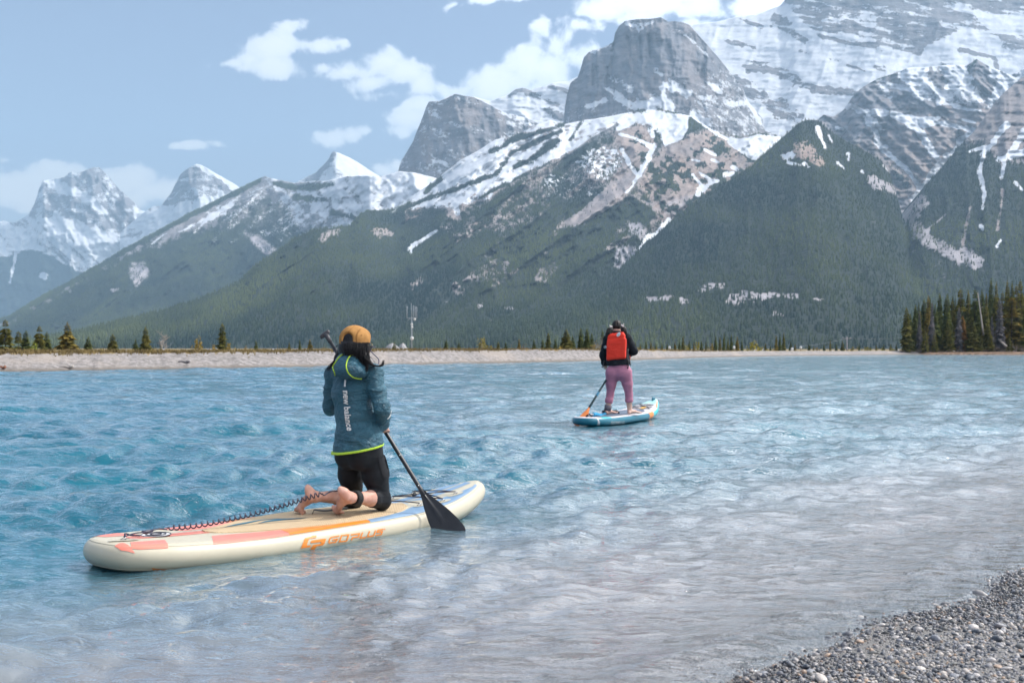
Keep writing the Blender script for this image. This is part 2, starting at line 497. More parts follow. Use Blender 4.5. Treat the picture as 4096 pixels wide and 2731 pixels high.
# --- cliffs in the middle
E2_crest = [(1800,430),(1876,385),(1960,405),(1989,393),(2031,381),(2061,357),(2090,351),(2120,360),(2174,345),(2215,330),(2275,324),(2330,300),(2450,290)]
def E2_cov(u, v):
    a, b = rot(u, v, 18)
    band = fbm(a/110, b/9, 4, 43); iso = fbm(u/20, v/16, 4, 44)
    rk = blur_strokes(u, v, [([(2040,375),(2090,360),(2150,385),(2230,420)],16,9),([(2190,345),(2280,370)],7,7),([(2180,440),(2260,470)],14,20)])
    return 0.85-0.5*rk+0.6*(band-.5)*(0.4+rk)+0.35*(iso-.5), Z0(u), Z0(u), Z0(u)
mountain('mountain', E2_crest, 640, 5700, 5200, 1790, 2460, E2_cov, lambda u, v: 160*(ridged(u/120, v/60, 4, 45)-.5), seed=11, jag=2, label='snow ridge between the two grey cliffs')
E_crest = [(1480,860),(1575,760),(1590,700),(1596,673),(1605,643),(1650,571),(1686,482),(1704,429),(1715,407),(1757,402),(1787,393),(1823,376),(1864,384),(1894,390),(1936,411),(1971,426),(2019,455),(2102,470),(2200,520),(2300,600)]
def E_cov(u, v):
    iso = fbm(u/18, v/14, 5, 54); a, b = rot(u, v, 20)
    st = fbm(a/70, b/10, 4, 55)
    snow = 0.30+0.55*(iso-.5)+0.6*(st-.5)
    snow = snow+sstep(u-1990, -20, 60)*0.22+blur_strokes(u, v, [([(1740,640),(1800,660)],12,8),([(1700,590),(1740,640)],8,6),([(1770,560),(1800,600)],6,6),([(1710,440),(1760,470)],8,8)])*0.3
    return snow, Z0(u), 0.25*sstep(fbm(u/50, v/90, 3, 56), .52, .62), Z0(u)
def E_rel(u, v):
    w = 24*(fbm(u/80, v/60, 3, 60)-.5)
    return 110*(ridged((u+w)/58, v/200, 4, 57)-.5)+120*(fbm(u/50, v/55, 4, 58)-.5)-np.abs(u-1860)*1.1+26*(fbm(u/60, v/8, 3, 59)-.5)
mountain('mountain', E_crest, 900, 5000, 4550, 1480, 2330, E_cov, E_rel, seed=13, jag=2.2, dv=4.5, du=5, prof=1.0, label='grey rock cliff standing left of the highest cliff')
G_crest = [(2560,190),(2700,112),(2795,98),(2848,92),(2949,65),(3032,56),(3086,36),(3121,24),(3139,0),(3180,-60),(3300,-150),(3500,-230),(3800,-260),(4200,-200),(4700,-100)]
def G_cov(u, v):
    iso = fbm(u/22, v/14, 5, 64); a, b = rot(u, v, 9)
    st = fbm(a/75, b/9, 5, 65); big = fbm(u/150, v/110, 3, 66)
    rk = inpoly(u, v, [(3110,-400),(3115,10),(3180,60),(3234,125),(3293,172),(3400,195),(3495,216),(3600,224),(3679,220),(3709,180),(3792,154),(3850,120),(3990,150),(4000,200),(4200,200),(4500,-400)], 22)
    rk = rk*(1-0.9*inpoly(u, v, [(3930,90),(4000,60),(4300,60),(4300,140),(4000,130)], 20))
    rk = np.maximum(rk, blur_strokes(u, v, [([(2990,262),(3080,275),(3157,303),(3210,338),(3293,362),(3430,368)],22,16),([(2920,166),(3020,190)],14,8),([(3200,205),(3290,232),(3360,245)],7,4),([(3110,80),(3170,130),(3220,165)],28,12),([(2960,75),(3050,110)],6,10),([(3500,265),(3540,275)],12,10),([(3840,200),(3980,230)],12,6),([(3760,250),(3800,270)],10,6),([(3980,240),(4010,330)],10,14),([(2950,330),(3060,400),(3180,470)],26,34),([(3390,260),(3460,285)],6,4)]))
    ledge = blur_strokes(u, v, [([(3204,101),(3252,127),(3371,148),(3501,162)],7,7),([(3250,200),(3480,205)],5,5),([(3600,100),(3680,90)],7,5),([(3820,30),(3990,75)],9,12),([(3520,190),(3640,215)],7,5)])
    face = blur_strokes(u, v, [([(3780,-80),(3745,60),(3720,170),(3690,215)],26,20)])
    snow = 1.55-1.23*rk+1.5*(st-.5)*(0.15+rk)+0.7*(iso-.5)*(0.18+rk)+0.3*(big-.5)+0.55*ledge-0.4*face
    return snow, Z0(u), 0.15*big, Z0(u)
def G_rel(u, v):
    return 90*(ridged(u/130+v/300, v/200, 4, 68)-.5)+32*(fbm(u/60, v/11, 4, 69)-.5)+130*(fbm(u/160, v/120, 3, 70)-.5)
mountain('mountain', G_crest, 760, 5800, 4700, 2560, 4640, G_cov, G_rel, seed=15, jag=2.6, dv=5, label='huge snowy mountain wall filling the upper right')
F_crest = [(2180,720),(2245,560),(2257,464),(2262,405),(2281,333),(2311,310),(2323,274),(2334,232),(2358,205),(2412,190),(2454,167),(2460,131),(2477,101),(2501,83),(2543,77),(2608,74),(2644,68),(2674,86),(2727,89),(2757,101),(2807,154),(2854,208),(2908,273),(2967,344),(2997,415),(3050,475),(3060,522),(3150,560),(3260,640)]
def F_cov(u, v):
    iso = fbm(u/20, v/15, 5, 74); a, b = rot(u, v, 25)
    st = fbm(a/60, b/9, 4, 75)
    snow = 0.12+0.55*(iso-.5)+0.4*(st-.5)
    ap = sstep(v-(330+40*(fbm(u/70, v/70, 3, 76)-.5))+np.clip(u-2650, -200, 300)*0.3, -60, 90)
    snow = snow+0.20*ap+0.14*sstep(u, 2720, 2850)
    snow = snow+blur_strokes(u, v, [([(2510,90),(2560,110),(2610,90)],14,12),([(2360,208),(2440,180)],10,8),([(2459,312),(2525,357)],15,12),([(2430,350),(2480,390)],12,14),([(2656,333),(2650,400),(2600,450)],10,16),([(2680,340),(2745,372)],20,16),([(2625,280),(2645,300)],9,7),([(2470,385),(2540,430)],16,12),([(2350,430),(2420,400)],9,8),([(2560,420),(2680,420)],20,20),([(2740,140),(2830,220)],7,5),([(2990,400),(3040,490)],6,8),([(2830,330),(2880,370)],5,8),([(2770,460),(2830,500)],10,8)])*0.5
    return snow, Z0(u), 0.22*sstep(fbm(u/60, v/110, 3, 78), .5, .62), Z0(u)
def F_rel(u, v):
    grooves = blur_strokes(u, v, [([(2516,150),(2520,230)],4,3),([(2561,150),(2563,240)],4,3),([(2595,140),(2600,230)],4,3),([(2372,260),(2370,340)],4,4),([(2385,270),(2390,350)],4,3),([(2430,270),(2425,350)],5,4),([(2455,180),(2440,340)],5,4)], 4)
    w = 26*(fbm(u/90, v/70, 3, 82)-.5)
    return 105*(ridged((u+w)/62, v/260, 4, 79)-.5)+120*(fbm(u/55, v/60, 4, 80)-.5)+22*(fbm(u/70, v/8, 3, 81)-.5)-np.abs(u-2640)*0.9-60*grooves
mountain('mountain', F_crest, 760, 4500, 4050, 2180, 3260, F_cov, F_rel, seed=17, jag=2.4, dv=4.5, du=5, prof=1.0, label='highest grey cliff with streaks of snow at the centre right')
H_crest = [(3090,600),(3133,552),(3216,500),(3270,478),(3293,460),(3335,469),(3377,439),(3412,386),(3448,353),(3495,326),(3560,300),(3640,272),(3720,268),(3800,262),(3870,262),(3905,237),(3960,270),(4040,300),(4200,230),(4500,150)]
def H_cov(u, v):
    iso = fbm(u/20, v/15, 5, 84); a, b = rot(u, v, 14)
    st = fbm(a/120, b/10, 4, 85)
    top = sstep(380-v+0.10*(u-3500)+50*(iso-.5), -40, 30)*sstep(u, 3440, 3560)
    subr = blur_strokes(u, v, [([(3560,300),(3620,380)],34,26),([(3740,300),(3770,340)],30,22),([(3905,245),(3930,330),(3960,360)],38,30)])
    snow = -0.06+0.35*(iso-.5)+0.45*(st-.5)+0.80*top-0.55*subr*top
    snow = snow+blur_strokes(u, v, [([(3394,427),(3466,445),(3489,493),(3501,528),(3513,576),(3560,623),(3626,677),(3673,740)],10,9),([(3430,440),(3500,450),(3540,460)],10,14),([(3480,480),(3520,510)],26,8),
        ([(3578,457),(3650,504),(3685,534),(3721,593),(3744,629),(3768,647)],14,12),([(3650,480),(3700,500),(3735,490)],14,16),([(3839,588),(3768,647),(3733,700),(3685,766),(3673,792)],12,22),
        ([(3578,457),(3680,478),(3756,472)],9,7),([(3762,493),(3830,506),(3899,522)],8,7),([(3822,427),(3870,440),(3925,443)],8,3),([(3900,522),(3840,560)],9,10),([(3756,412),(3800,350),(3850,300)],10,16),([(3560,340),(3640,360),(3690,400)],8,3),([(3550,590),(3545,585)],6,6),([(3980,400),(4020,370)],5,8),([(3345,510),(3375,520)],5,4),([(3850,480),(3900,490)],5,4),([(3975,380),(4010,340)],8,16)])*1.7
    fo = blur_strokes(u, v, [([(3785,385),(3840,320),(3905,240)],6,6),([(3560,300),(3480,332)],4,4)])*0.9
    fo = np.maximum(fo, 0.75*inpoly(u, v, [(3560,650),(3620,700),(3660,760),(3600,760),(3550,700)], 20)*iso*1.4)
    tan = 0.5*sstep(v-450-(3700-u)*0.3+60*(iso-.5), -60, 120)+0.3*sstep(iso, .5, .62)
    pale = sstep(v, 775, 830)*0.5
    return snow, fo, np.clip(tan, 0, .75), pale
def H_rel(u, v):
    a, b = rot(u, v, -38); c, d = rot(u, v, 42)
    valley = blur_strokes(u, v, [([(3501,528),(3673,745)],25,25),([(3839,588),(3685,780)],40,30)], 20)
    return 150*(ridged(c/150, d/50, 4, 88)-.5)+70*(fbm(u/90, v/9, 4, 89)-.5)+70*(fbm(u/24, v/24, 4, 90)-.5)-90*valley
mountain('mountain', H_crest, 1130, 4500, 3500, 3090, 4500, H_cov, H_rel, gain=1.4, seed=19, jag=2, dv=5, trees=0.01, label='banded grey slope with white snow gullies at the right')

# --- the long forested slope in the middle
M_crest = [(-100,1395),(300,1330),(446,1290),(638,1246),(816,1189),(957,1125),(1020,1061),(1110,1004),(1190,945),(1256,920),(1330,912),(1400,903),(1436,862),(1471,844),(1573,838),(1650,784),(1709,743),(1757,707),(1840,640),(1900,610),(1980,560),(2030,548),(2090,530),(2150,500),(2200,482),(2257,498),(2350,480),(2450,462),(2560,440),(2650,440),(2760,462),(2850,520),(2950,548),(3050,534),(3130,548),(3250,600),(3400,760)]
def M_cov(u, v):
    iso = fbm(u/18, v/14, 5, 94); a, b = rot(u, v, -38)
    st = fbm(a/170, b/15, 5, 95); big = fbm(u/130, v/100, 3, 96)
    treeline = np.interp(u, [1300,1500,1686,1800,1954,2132,2293,2483,2530,2560,2600], [880,880,830,840,795,690,605,500,500,560,600])
    above = sstep(treeline+26*(iso-.5)-v, -10, 14)*sstep(u, 1480, 1640)*(1-sstep(u, 2500, 2560))
    snow = above*(0.78+0.8*(st-.5)+0.6*(iso-.5))
    darkr = blur_strokes(u, v, [([(2519,484),(2400,540),(2293,613),(2150,678),(1995,752),(1900,800)],6,9),([(2245,524),(2140,570),(2043,613),(2020,650),(1983,696),(1850,745),(1700,800),(1596,838)],8,10),([(2250,500),(2150,530),(2060,560),(1960,610)],7,9),([(2330,480),(2280,560)],4,4),([(2090,540),(2030,570)],10,12),([(2230,560),(2130,640),(2060,665)],16,12),([(1760,720),(1700,770)],12,9)])
    snow = snow-0.55*darkr*above
    bowl = inpoly(u, v, [(2560,448),(2630,440),(2700,455),(2760,458),(2750,520),(2725,560),(2690,575),(2658,590),(2640,540),(2600,500)], 12)
    bowl2 = inpoly(u, v, [(2880,540),(2960,555),(3040,536),(3140,550),(3075,605),(3030,632),(2950,592)], 12)
    gul = blur_strokes(u, v, [([(2489,601),(2519,655),(2549,702)],9,5),([(2614,583),(2590,643),(2555,702),(2531,744),(2507,768)],10,4),([(2477,536),(2530,550),(2585,577),(2610,600)],4,8),([(2765,462),(2830,510),(2896,550),(2960,600),(3020,632)],5,9),([(2600,470),(2500,490),(2470,520)],26,6),([(2797,690),(2848,727),(2870,722)],6,6),([(2840,735),(2791,772)],10,12),([(2674,880),(2626,933),(2585,951)],10,7),([(2580,960),(2555,995)],5,3),([(1650,985),(1720,940),(1745,925)],7,5),([(1640,995),(1643,1015)],8,5),([(2770,640),(2800,645)],4,3),([(2850,640),(2875,650)],6,4),([(2930,670),(2950,680)],10,8),([(2820,600),(2860,620)],5,4),([(2600,520),(2610,545)],12,8),([(1820,815),(1830,850)],14,8),([(1860,560),(1760,690)],14,14),([(2770,700),(2810,745)],5,5),([(2900,700),(2930,690)],10,7)])
    snow = np.maximum(snow, np.maximum(bowl, bowl2)*(1.05+0.8*(iso-.5)))
    snow = np.maximum(snow, gul*(1.5+0.5*(iso-.5)))
    spk = inpoly(u, v, [(2370,585),(2430,580),(2480,600),(2495,650),(2440,720),(2405,735),(2340,690),(2290,650)], 18)
    spk2 = inpoly(u, v, [(2150,700),(2300,680),(2440,740),(2400,800),(2250,820),(2100,800)], 40)
    fine = fbm(u/9, v/8, 3, 97)
    snow = np.maximum(snow, spk*(0.52+1.3*(fine-.5)))
    snow = np.maximum(snow, spk2*(0.25+1.2*(fine-.5)+0.5*(big-.5)))
    rockr = inpoly(u, v, [(2560,740),(2600,640),(2660,580),(2740,545),(2830,520),(2960,590),(3040,640),(3000,690),(2905,740),(2800,810),(2700,890),(2640,880),(2600,800)], 16)
    rockr = np.maximum(rockr, inpoly(u, v, [(2440,530),(2560,500),(2640,560),(2600,640),(2550,700),(2500,640)], 14))
    scree = inpoly(u, v, [(2495,645),(2549,708),(2500,780),(2412,845),(2293,905),(2230,910),(2330,840),(2440,740)], 22)
    scree = np.maximum(scree, inpoly(u, v, [(1840,806),(1880,785),(1932,780),(1890,812),(1852,835)], 10))
    scree = np.maximum(scree, blur_strokes(u, v, [([(1800,855),(1820,865)],14,12),([(1510,930),(1560,935)],16,18),([(1290,945),(1340,925)],16,20)])*0.8)
    scree = np.maximum(scree, inpoly(u, v, [(2560,800),(2640,830),(2700,870),(2720,900),(2670,880)], 16)*0.9)
    tan = np.clip(rockr*(0.55+0.7*(big-.4))+inpoly(u, v, [(2690,640),(2720,630),(2790,720),(2795,760),(2740,720)], 12)*0.8+scree*0.8, 0, 1)
    pale = np.maximum(inpoly(u, v, [(2460,990),(2510,975),(2549,985),(2535,1050),(2500,1106),(2450,1065)], 14), inpoly(u, v, [(2501,880),(2560,890),(2590,925),(2565,965),(2515,925)], 12))
    pale = np.maximum(pale, inpoly(u, v, [(2670,800),(2720,790),(2780,780),(2690,870),(2640,850)], 14)*0.8)
    pale = np.maximum(pale, blur_strokes(u, v, [([(2500,1262),(2560,1258)],22,14),([(2600,1195),(2680,1192)],12,8),([(1480,1265),(1540,1270)],14,12),([(2020,1230),(2060,1235)],6,5),([(1915,1225),(1930,1215)],8,6),([(2670,1245),(2700,1245)],8,5)]))
    pale = np.clip(pale*(0.2+1.3*(fine-.1)), 0, 1)
    pale = np.maximum(pale, scree*0.35)
    fo = (1-above)*(1-rockr)*(1-sstep(scree, .2, .6)*0.85)*(1-pale)
    mid = sstep(v, 700, 800); low_ = sstep(v, 1020, 1200)
    bare = sstep(fbm(a/150, b/60, 4, 107)+0.10*sstep(980-v, -60, 250)*sstep(u, 1500, 1800)-0.12*low_, 0.53, 0.63)
    fo = fo*np.clip(0.72+0.25*mid+0.9*(iso-.5)+0.5*(big-.5), 0, 1)*(1-0.62*bare*np.clip(0.5+2*(iso-.4), 0, 1))
    fo = np.maximum(fo, darkr*0.8*above)
    fo = np.maximum(fo, rockr*sstep(fbm(u/26, v/22, 4, 98)+0.12*sstep(v, 600, 700), 0.56, 0.66)*0.9)
    edge = np.interp(u, [p[0] for p in M_crest], [p[1] for p in M_crest])
    fo = np.where(u < 1620, np.maximum(fo, 0.8), fo)*(1-0.6*sstep(scree, .3, .6))
    brown = 0.5*blur_strokes(u, v, [([(1450,880),(1640,880),(1760,860)],40,30)])
    return snow, fo, np.clip(tan+brown+0.55*bare, 0, 1), np.clip(pale+0.15*bare, 0, 1)
def M_rel(u, v):
    a, b = rot(u, v, -36)
    low = sstep(v, 1050, 1300)
    w = a+30*(fbm(u/200, v/200, 2, 103)-.5)
    return (260*(ridged(w/420, b/135, 4, 101)-.5)+50*(fbm(a/120, b/30, 4, 102)-.5)+45*(fbm(u/22, v/20, 4, 104)-.5))*(1-0.7*low)
mountain('mountain', M_crest, 1396, [(-100,1900),(600,2500),(1300,3200),(1600,4100),(2257,4200),(2650,4050),(3130,3700),(3400,3200)], [(-100,1500),(3400,1600)], -100, 3400, M_cov, M_rel, gain=1.9, seed=21, jag=1.6, trees=0.016, dv=4.5, label='long dark forested slope below the cliffs')
S3_crest = [(3560,1010),(3620,905),(3665,805),(3700,745),(3760,680),(3830,592),(3900,522),(3960,440),(4006,380),(4096,305),(4300,150),(4700,-50)]
def S3_cov(u, v):
    iso = fbm(u/18, v/14, 5, 114); big = fbm(u/110, v/90, 3, 115); a, b = rot(u, v, 12)
    st = fbm(a/110, b/10, 4, 116)
    line = np.interp(u, [3600,3800,3860,3930,4000,4050,4110,4300], [600,590,570,560,640,640,650,560])
    fo = sstep(v-line+46*(iso-.5), -12, 22)
    gul = blur_strokes(u, v, [([(4026,498),(3976,564),(3934,617),(3917,682),(3937,771),(3930,835)],13,4),([(4096,522),(4059,587),(4017,647),(4006,712)],14,5),([(4150,590),(4060,620),(4000,640)],16,10),([(3925,905),(3930,918)],7,6),([(3990,985),(4000,960)],6,4),([(3880,605),(3930,590)],4,7),([(4080,560),(4120,540)],16,10),([(4060,730),(4090,760)],6,5)])
    snow = (1-fo)*(0.02+0.45*(iso-.5)+0.5*(st-.5))+gul*1.6
    scar = blur_strokes(u, v, [([(3880,830),(3860,920),(3850,980)],5,6),([(4010,760),(4000,860),(3990,920)],6,5)])
    gully = blur_strokes(u, v, [([(3675,800),(3640,880),(3700,960),(3800,1010),(3900,1060)],34,26)])
    pale = np.clip(gully*(0.35+0.8*(iso-.2))+blur_strokes(u, v, [([(3700,930),(3780,860)],7,4),([(3850,1000),(3920,1040)],16,18)])*0.7, 0, .9)
    fo = fo*(1-pale)*(1-scar*.8)*(1-gul)*np.clip(0.85+0.5*(iso-.5)+.5*(big-.5), 0, 1)
    return snow, fo, np.clip(0.4+scar, 0, .8)*(1-fo), pale
def S3_rel(u, v):
    a, b = rot(u, v, 70)
    return 130*(ridged(u/150, v/400, 3, 118)-.5)+60*(fbm(u/80, v/12, 3, 119)-.5)*(v < 650)+50*(fbm(u/26, v/26, 4, 120)-.5)
mountain('mountain', S3_crest, 1396, [(3560,2700),(4096,3300),(4700,3300)], 1500, 3560, 4560, S3_cov, S3_rel, gain=1.5, seed=23, jag=1.6, trees=0.016, dv=4.5, label='steep forested slope with thin snow gullies at the right edge')
S2_crest = [(1300,1400),(1700,1345),(2050,1275),(2300,1195),(2440,1112),(2480,1072),(2600,963),(2695,874),(2810,784),(2905,727),(3007,664),(3045,625),(3074,602),(3151,534),(3175,510),(3204,487),(3228,478),(3270,481),(3311,516),(3383,564),(3448,599),(3525,641),(3562,700),(3590,790),(3612,880),(3681,943),(3764,982),(3840,1020),(3910,1071),(4000,1130),(4150,1190),(4500,1260)]
def S2_cov(u, v):
    iso = fbm(u/18, v/14, 5, 124); big = fbm(u/130, v/100, 3, 125)
    fine = fbm(u/9, v/8, 3, 126)
    tan = inpoly(u, v, [(3175,572),(3234,566),(3275,615),(3302,650),(3290,672),(3222,641),(3178,623)], 13)
    snow = blur_strokes(u, v, [([(3140,630),(3165,622)],14,14),([(3215,655),(3235,665)],8,8),([(3272,512),(3285,555),(3300,590)],10,5),([(3315,540),(3325,565)],6,4),([(3393,615),(3393,640)],6,4),([(3350,650),(3375,675)],7,5),([(3448,685),(3452,692)],7,6),([(3537,662),(3590,718)],6,7),([(3200,660),(3150,650)],4,6)])*(0.95+0.8*(fine-.5))
    pale = np.clip(blur_strokes(u, v, [([(3489,728),(3540,745),(3590,770)],22,18)])*0.7+blur_strokes(u, v, [([(2803,1160),(2850,1142),(2893,1141)],14,10),([(2937,1195),(2990,1175),(3060,1185),(3185,1182)],24,10),([(2590,1195),(2683,1192)],14,9),([(3100,1255),(3130,1260)],10,6),([(3260,1195),(3290,1200)],8,6),([(2720,1205),(2750,1200)],12,8)])*(0.1+1.5*(fine-.15)), 0, 1)
    dead = blur_strokes(u, v, [([(3360,850),(3480,880)],50,40),([(3600,1000),(3640,1020)],30,30)])*0.35*iso
    fo = (1-tan*(0.9-0.8*sstep(fine, .55, .65)))*(1-snow)*(1-pale)*np.clip(0.9+0.4*(iso-.5)+.4*(big-.5), 0, 1)*(1-dead)
    return snow, fo, np.clip(tan*1.0+0.4, 0, 1), np.clip(pale+dead, 0, 1)
def S2_rel(u, v):
    spur = np.abs(u-(3228+(v-478)*0.12))
    d, _ = dpoly(u, v, [(3290,560),(3420,720),(3500,850)])
    low = sstep(v, 1100, 1330)
    return (-0.45*spur+90*(ridged(u/260, v/500, 3, 128)-.5)+60*(fbm(u/70, v/60, 4, 129)-.5)-70*np.exp(-(d/45)**2))*(1-0.75*low)
mountain('mountain', S2_crest, 1397, [(1300,1300),(2400,2000),(3228,2900),(3600,2600),(4500,1700)], 1250, 1300, 4480, S2_cov, S2_rel, gain=1.5, seed=25, jag=1.6, trees=0.018, dv=4.5, label='dark forested cone in front of the highest cliff')
# ------------------------------------------------------------------ lake, shores
SH_A = np.array((0.85, 4.07)); SH_T = np.array((0.683, 0.730)); SH_N = np.array((0.730, -0.683))
def shore_s(x, y):
    """signed distance to the near waterline, positive on land"""
    base = (x-SH_A[0])*SH_N[0]+(y-SH_A[1])*SH_N[1]
    along = (x-SH_A[0])*SH_T[0]+(y-SH_A[1])*SH_T[1]
    return base+0.05*np.sin(along*2.1+0.6)+0.035*np.sin(along*4.7+1.9)
def bed_z(x, y):
    s = shore_s(x, y)
    return np.where(s > 0, 0.105*s, np.maximum(0.10*s, -0.9+0.02*s))
WL_X = np.array([-1500, 0, 600, 1000, 1540, 2400, 2620, 2850, 3100, 3600, 4096, 5500], float)
WL_Y = np.array([1530, 1488, 1478, 1472, 1461, 1444, 1437, 1428, 1423, 1418, 1417, 1416], float)
CR_Y = np.array([1414, 1408, 1408, 1406, 1401, 1397, 1400, 1404, 1403, 1402, 1402, 1402], float)
def far_Y(px):
    return CAMH*FPX/(np.interp(px, WL_X, WL_Y)-HOR)

# --- water
_b2 = at(2318, 1712, 17.0)
B2_S, B2_N = _b2[0]*math.sin(R(27.5))+_b2[1]*math.cos(R(27.5)), _b2[0]*math.cos(R(27.5))-_b2[1]*math.sin(R(27.5))
WATER_GLOSS = 2.1
def make_water():
    nc, nr = 460, 1080
    a = np.linspace(-0.66, 0.66, nc)
    Y = np.geomspace(2.2, 1.0, nr)*1.0
    Y = np.exp(np.linspace(math.log(2.2), math.log(285.0), nr))
    A, YY = np.meshgrid(a, Y)
    X = A*YY
    step = YY*0.0046
    H = np.zeros_like(X); DX = np.zeros_like(X); DY = np.zeros_like(X)
    r = np.random.default_rng(5)
    s = -shore_s(X, YY)
    off = sstep(s, 0.0, 4.5)
    amp_off = 0.10+0.90*off
    # the hulls damp the chop beside them
    for S_, N_, a_, L_ in ((3.02, -5.71, R(41), 3.2), (B2_S, B2_N, R(27.5), 3.35)):
        bs = X*math.sin(a_)+YY*math.cos(a_)-S_; bt = X*math.cos(a_)-YY*math.sin(a_)-N_
        dd = np.hypot(np.maximum(np.abs(bs-L_/2)-L_/2, 0), np.maximum(np.abs(bt)-0.38, 0))
        amp_off = amp_off*(0.22+0.78*sstep(dd, 0.0, 0.9))
    patch = 0.7+0.6*fbm(X/6+3, YY/9+1, 3, 7)
    for k in range(170):
        lam = math.exp(r.uniform(math.log(0.13), math.log(2.6)))
        th = R(r.normal(290, 24 if lam > 0.5 else 46))           # travel direction: from the far left towards the beach
        kx, ky = math.cos(th)*2*math.pi/lam, math.sin(th)*2*math.pi/lam
        st = r.uniform(0.6, 1.3)*(0.015 if lam > 0.8 else 0.024 if lam > 0.4 else 0.046)
        am = st*lam/(2*math.pi)*1.35
        fade = sstep(lam/step, 2.6, 6.0)
        ph = kx*X+ky*YY+r.uniform(0, 6.28)+0.8*np.sin(X*0.31+k)+0.8*np.sin(YY*0.23+2*k)
        w = am*fade*amp_off*patch
        H += w*np.sin(ph)
        DX -= w*math.cos(th)*np.cos(ph)*1.0
        DY -= w*math.sin(th)*np.cos(ph)*1.0
    H = H+0.35*H*np.clip(H/0.05, -1, 1.5)*0.5      # peakier crests
    # lapping swells running along the beach
    al = X*SH_T[0]+YY*SH_T[1]
    for s0, am, w in ((0.40, 0.022, 0.09), (1.25, 0.020, 0.13), (2.3, 0.018, 0.18), (3.4, 0.016, 0.24)):
        ss = s+0.55*(fbm(al/1.1+s0*7, s/3+s0, 3, 19)-.5)+0.10*np.sin(al*1.3+s0*5)
        H += am*np.exp(-((ss-s0)/w)**2)*np.clip(2.2*(fbm(al/0.8+s0*3, s0+0*al, 2, 9)-.30), 0, 1.4)
    bed = bed_z(X, YY)
    wz = H+0.004
    wz = np.where(s < 0.0, np.minimum(wz, bed-0.02), wz)
    P = np.stack((X+DX, YY+DY, wz), -1)
    me = mesh_np('lake_water', P.reshape(-1, 3), grid_faces(nr, nc))
    depth = np.clip(wz-bed, 0, 4)
    sh = np.exp(-depth/0.16)                      # how much of the bed shows through
    silt = 1-sstep(s+0.7*(fbm(X/1.3, YY/1.6, 3, 12)-.5), 0.3, 4.4)
    edge = sstep(0.10-np.abs(s-0.06)+0.10*(fbm(X/0.12, YY/0.12, 3, 13)-.5), 0, 0.10)
    C = np.stack((sh, silt, edge, sstep(YY, 4, 48)), -1)
    attr_color(me, 'water', C.reshape(-1, 4))
    m, T, b = principled('lake_water', rough=0.04, spec=0.5)
    b.inputs['IOR'].default_value = 1.40
    at_ = T.n('ShaderNodeAttribute', attribute_name='water')
    sp = T.n('ShaderNodeSeparateColor', ins={0: at_.outputs['Color']})
    shal, siltv, edg = sp.outputs
    far = at_.outputs['Alpha']
    co = T.n('ShaderNodeTexCoord').outputs['Object']
    n = T.noise(co, 0.6, 3)
    deep = T.mix(T.rng(n, 0.35, 0.65), (0.003, 0.098, 0.148), (0.007, 0.135, 0.19))
    siltc = T.mix(T.rng(T.noise(co, 1.7, 4), 0.35, 0.65), (0.39, 0.348, 0.343), (0.44, 0.395, 0.388))
    body = T.mix(siltv, deep, siltc)
    T.set(b, 'Base Color', body)
    # ripples smaller than the mesh: fine relief
    mp = T.n('ShaderNodeMapping', ins={'Vector': co, 'Rotation': (0, 0, R(-18)), 'Scale': (0.6, 1.35, 1.0)}).outputs[0]
    r1 = T.noise(mp, 11.0, 5, 0.62, 0.5)
    r2 = T.noise(mp, 2.6, 4, 0.6, 0.5)
    r3 = T.noise(mp, 0.8, 3, 0.6, 0.3)
    h = T.math('ADD', T.math('ADD', T.math('MULTIPLY', T.math('SUBTRACT', r1, T.math('MULTIPLY', T.math('ABSOLUTE', T.math('SUBTRACT', r1, 0.5)), 1.6)), 0.017), T.math('MULTIPLY', T.noise(mp, 26.0, 3, 0.6, 0.4), 0.0042)), T.math('MULTIPLY', T.math('MULTIPLY', r2, 0.11), T.math('ADD', 0.15, far)))
    h = T.math('ADD', h, T.math('MULTIPLY', T.math('MULTIPLY', r3, 0.34), far))
    h = T.math('MULTIPLY', h, T.math('SUBTRACT', 1.0, T.math('MULTIPLY', siltv, 0.15)))
    bp = T.n('ShaderNodeBump', ins={'Strength': 1.0, 'Distance': 1.0, 'Height': h})
    T.set(b, 'Normal', bp.outputs[0])
    # bed seen through the thin water; mirror of the sky on top
    tr = T.n('ShaderNodeBsdfTransparent', ins={0: (0.80, 0.84, 0.86, 1)})
    gl = T.n('ShaderNodeBsdfGlossy', ins={0: (1, 1, 1, 1), 'Roughness': 0.03, 'Normal': bp.outputs[0]})
    df = T.n('ShaderNodeBsdfDiffuse', ins={0: body, 'Normal': bp.outputs[0]})
    fr = T.n('ShaderNodeFresnel', ins={'IOR': 1.33, 'Normal': bp.outputs[0]})
    fac = T.math('MULTIPLY_ADD', fr.outputs[0], WATER_GLOSS, 0.02, clamp=True)
    under = T.n('ShaderNodeMixShader', ins={0: shal, 1: df.outputs[0], 2: tr.outputs[0]})
    fin = T.n('ShaderNodeMixShader', ins={0: fac, 1: under.outputs[0], 2: gl.outputs[0]})
    foam = T.n('ShaderNodeBsdfDiffuse', ins={0: (0.75, 0.76, 0.78, 1)})
    fm = T.math('MULTIPLY', edg, T.rng(T.noise(co, 55.0, 4, 0.7), 0.56, 0.68))
    fin2 = T.n('ShaderNodeMixShader', ins={0: T.math('MULTIPLY', fm, 0.55), 1: fin.outputs[0], 2: foam.outputs[0]})
    out = [q for q in T.t.nodes if q.type == 'OUTPUT_MATERIAL'][0]
    T.t.links.new(fin2.outputs[0], out.inputs[0])
    o = link('lake_water', me, m)
    tag(o, 'rippled teal lake water turning pale grey near the beach', None, None, 'structure')
    return o
WATER = make_water()

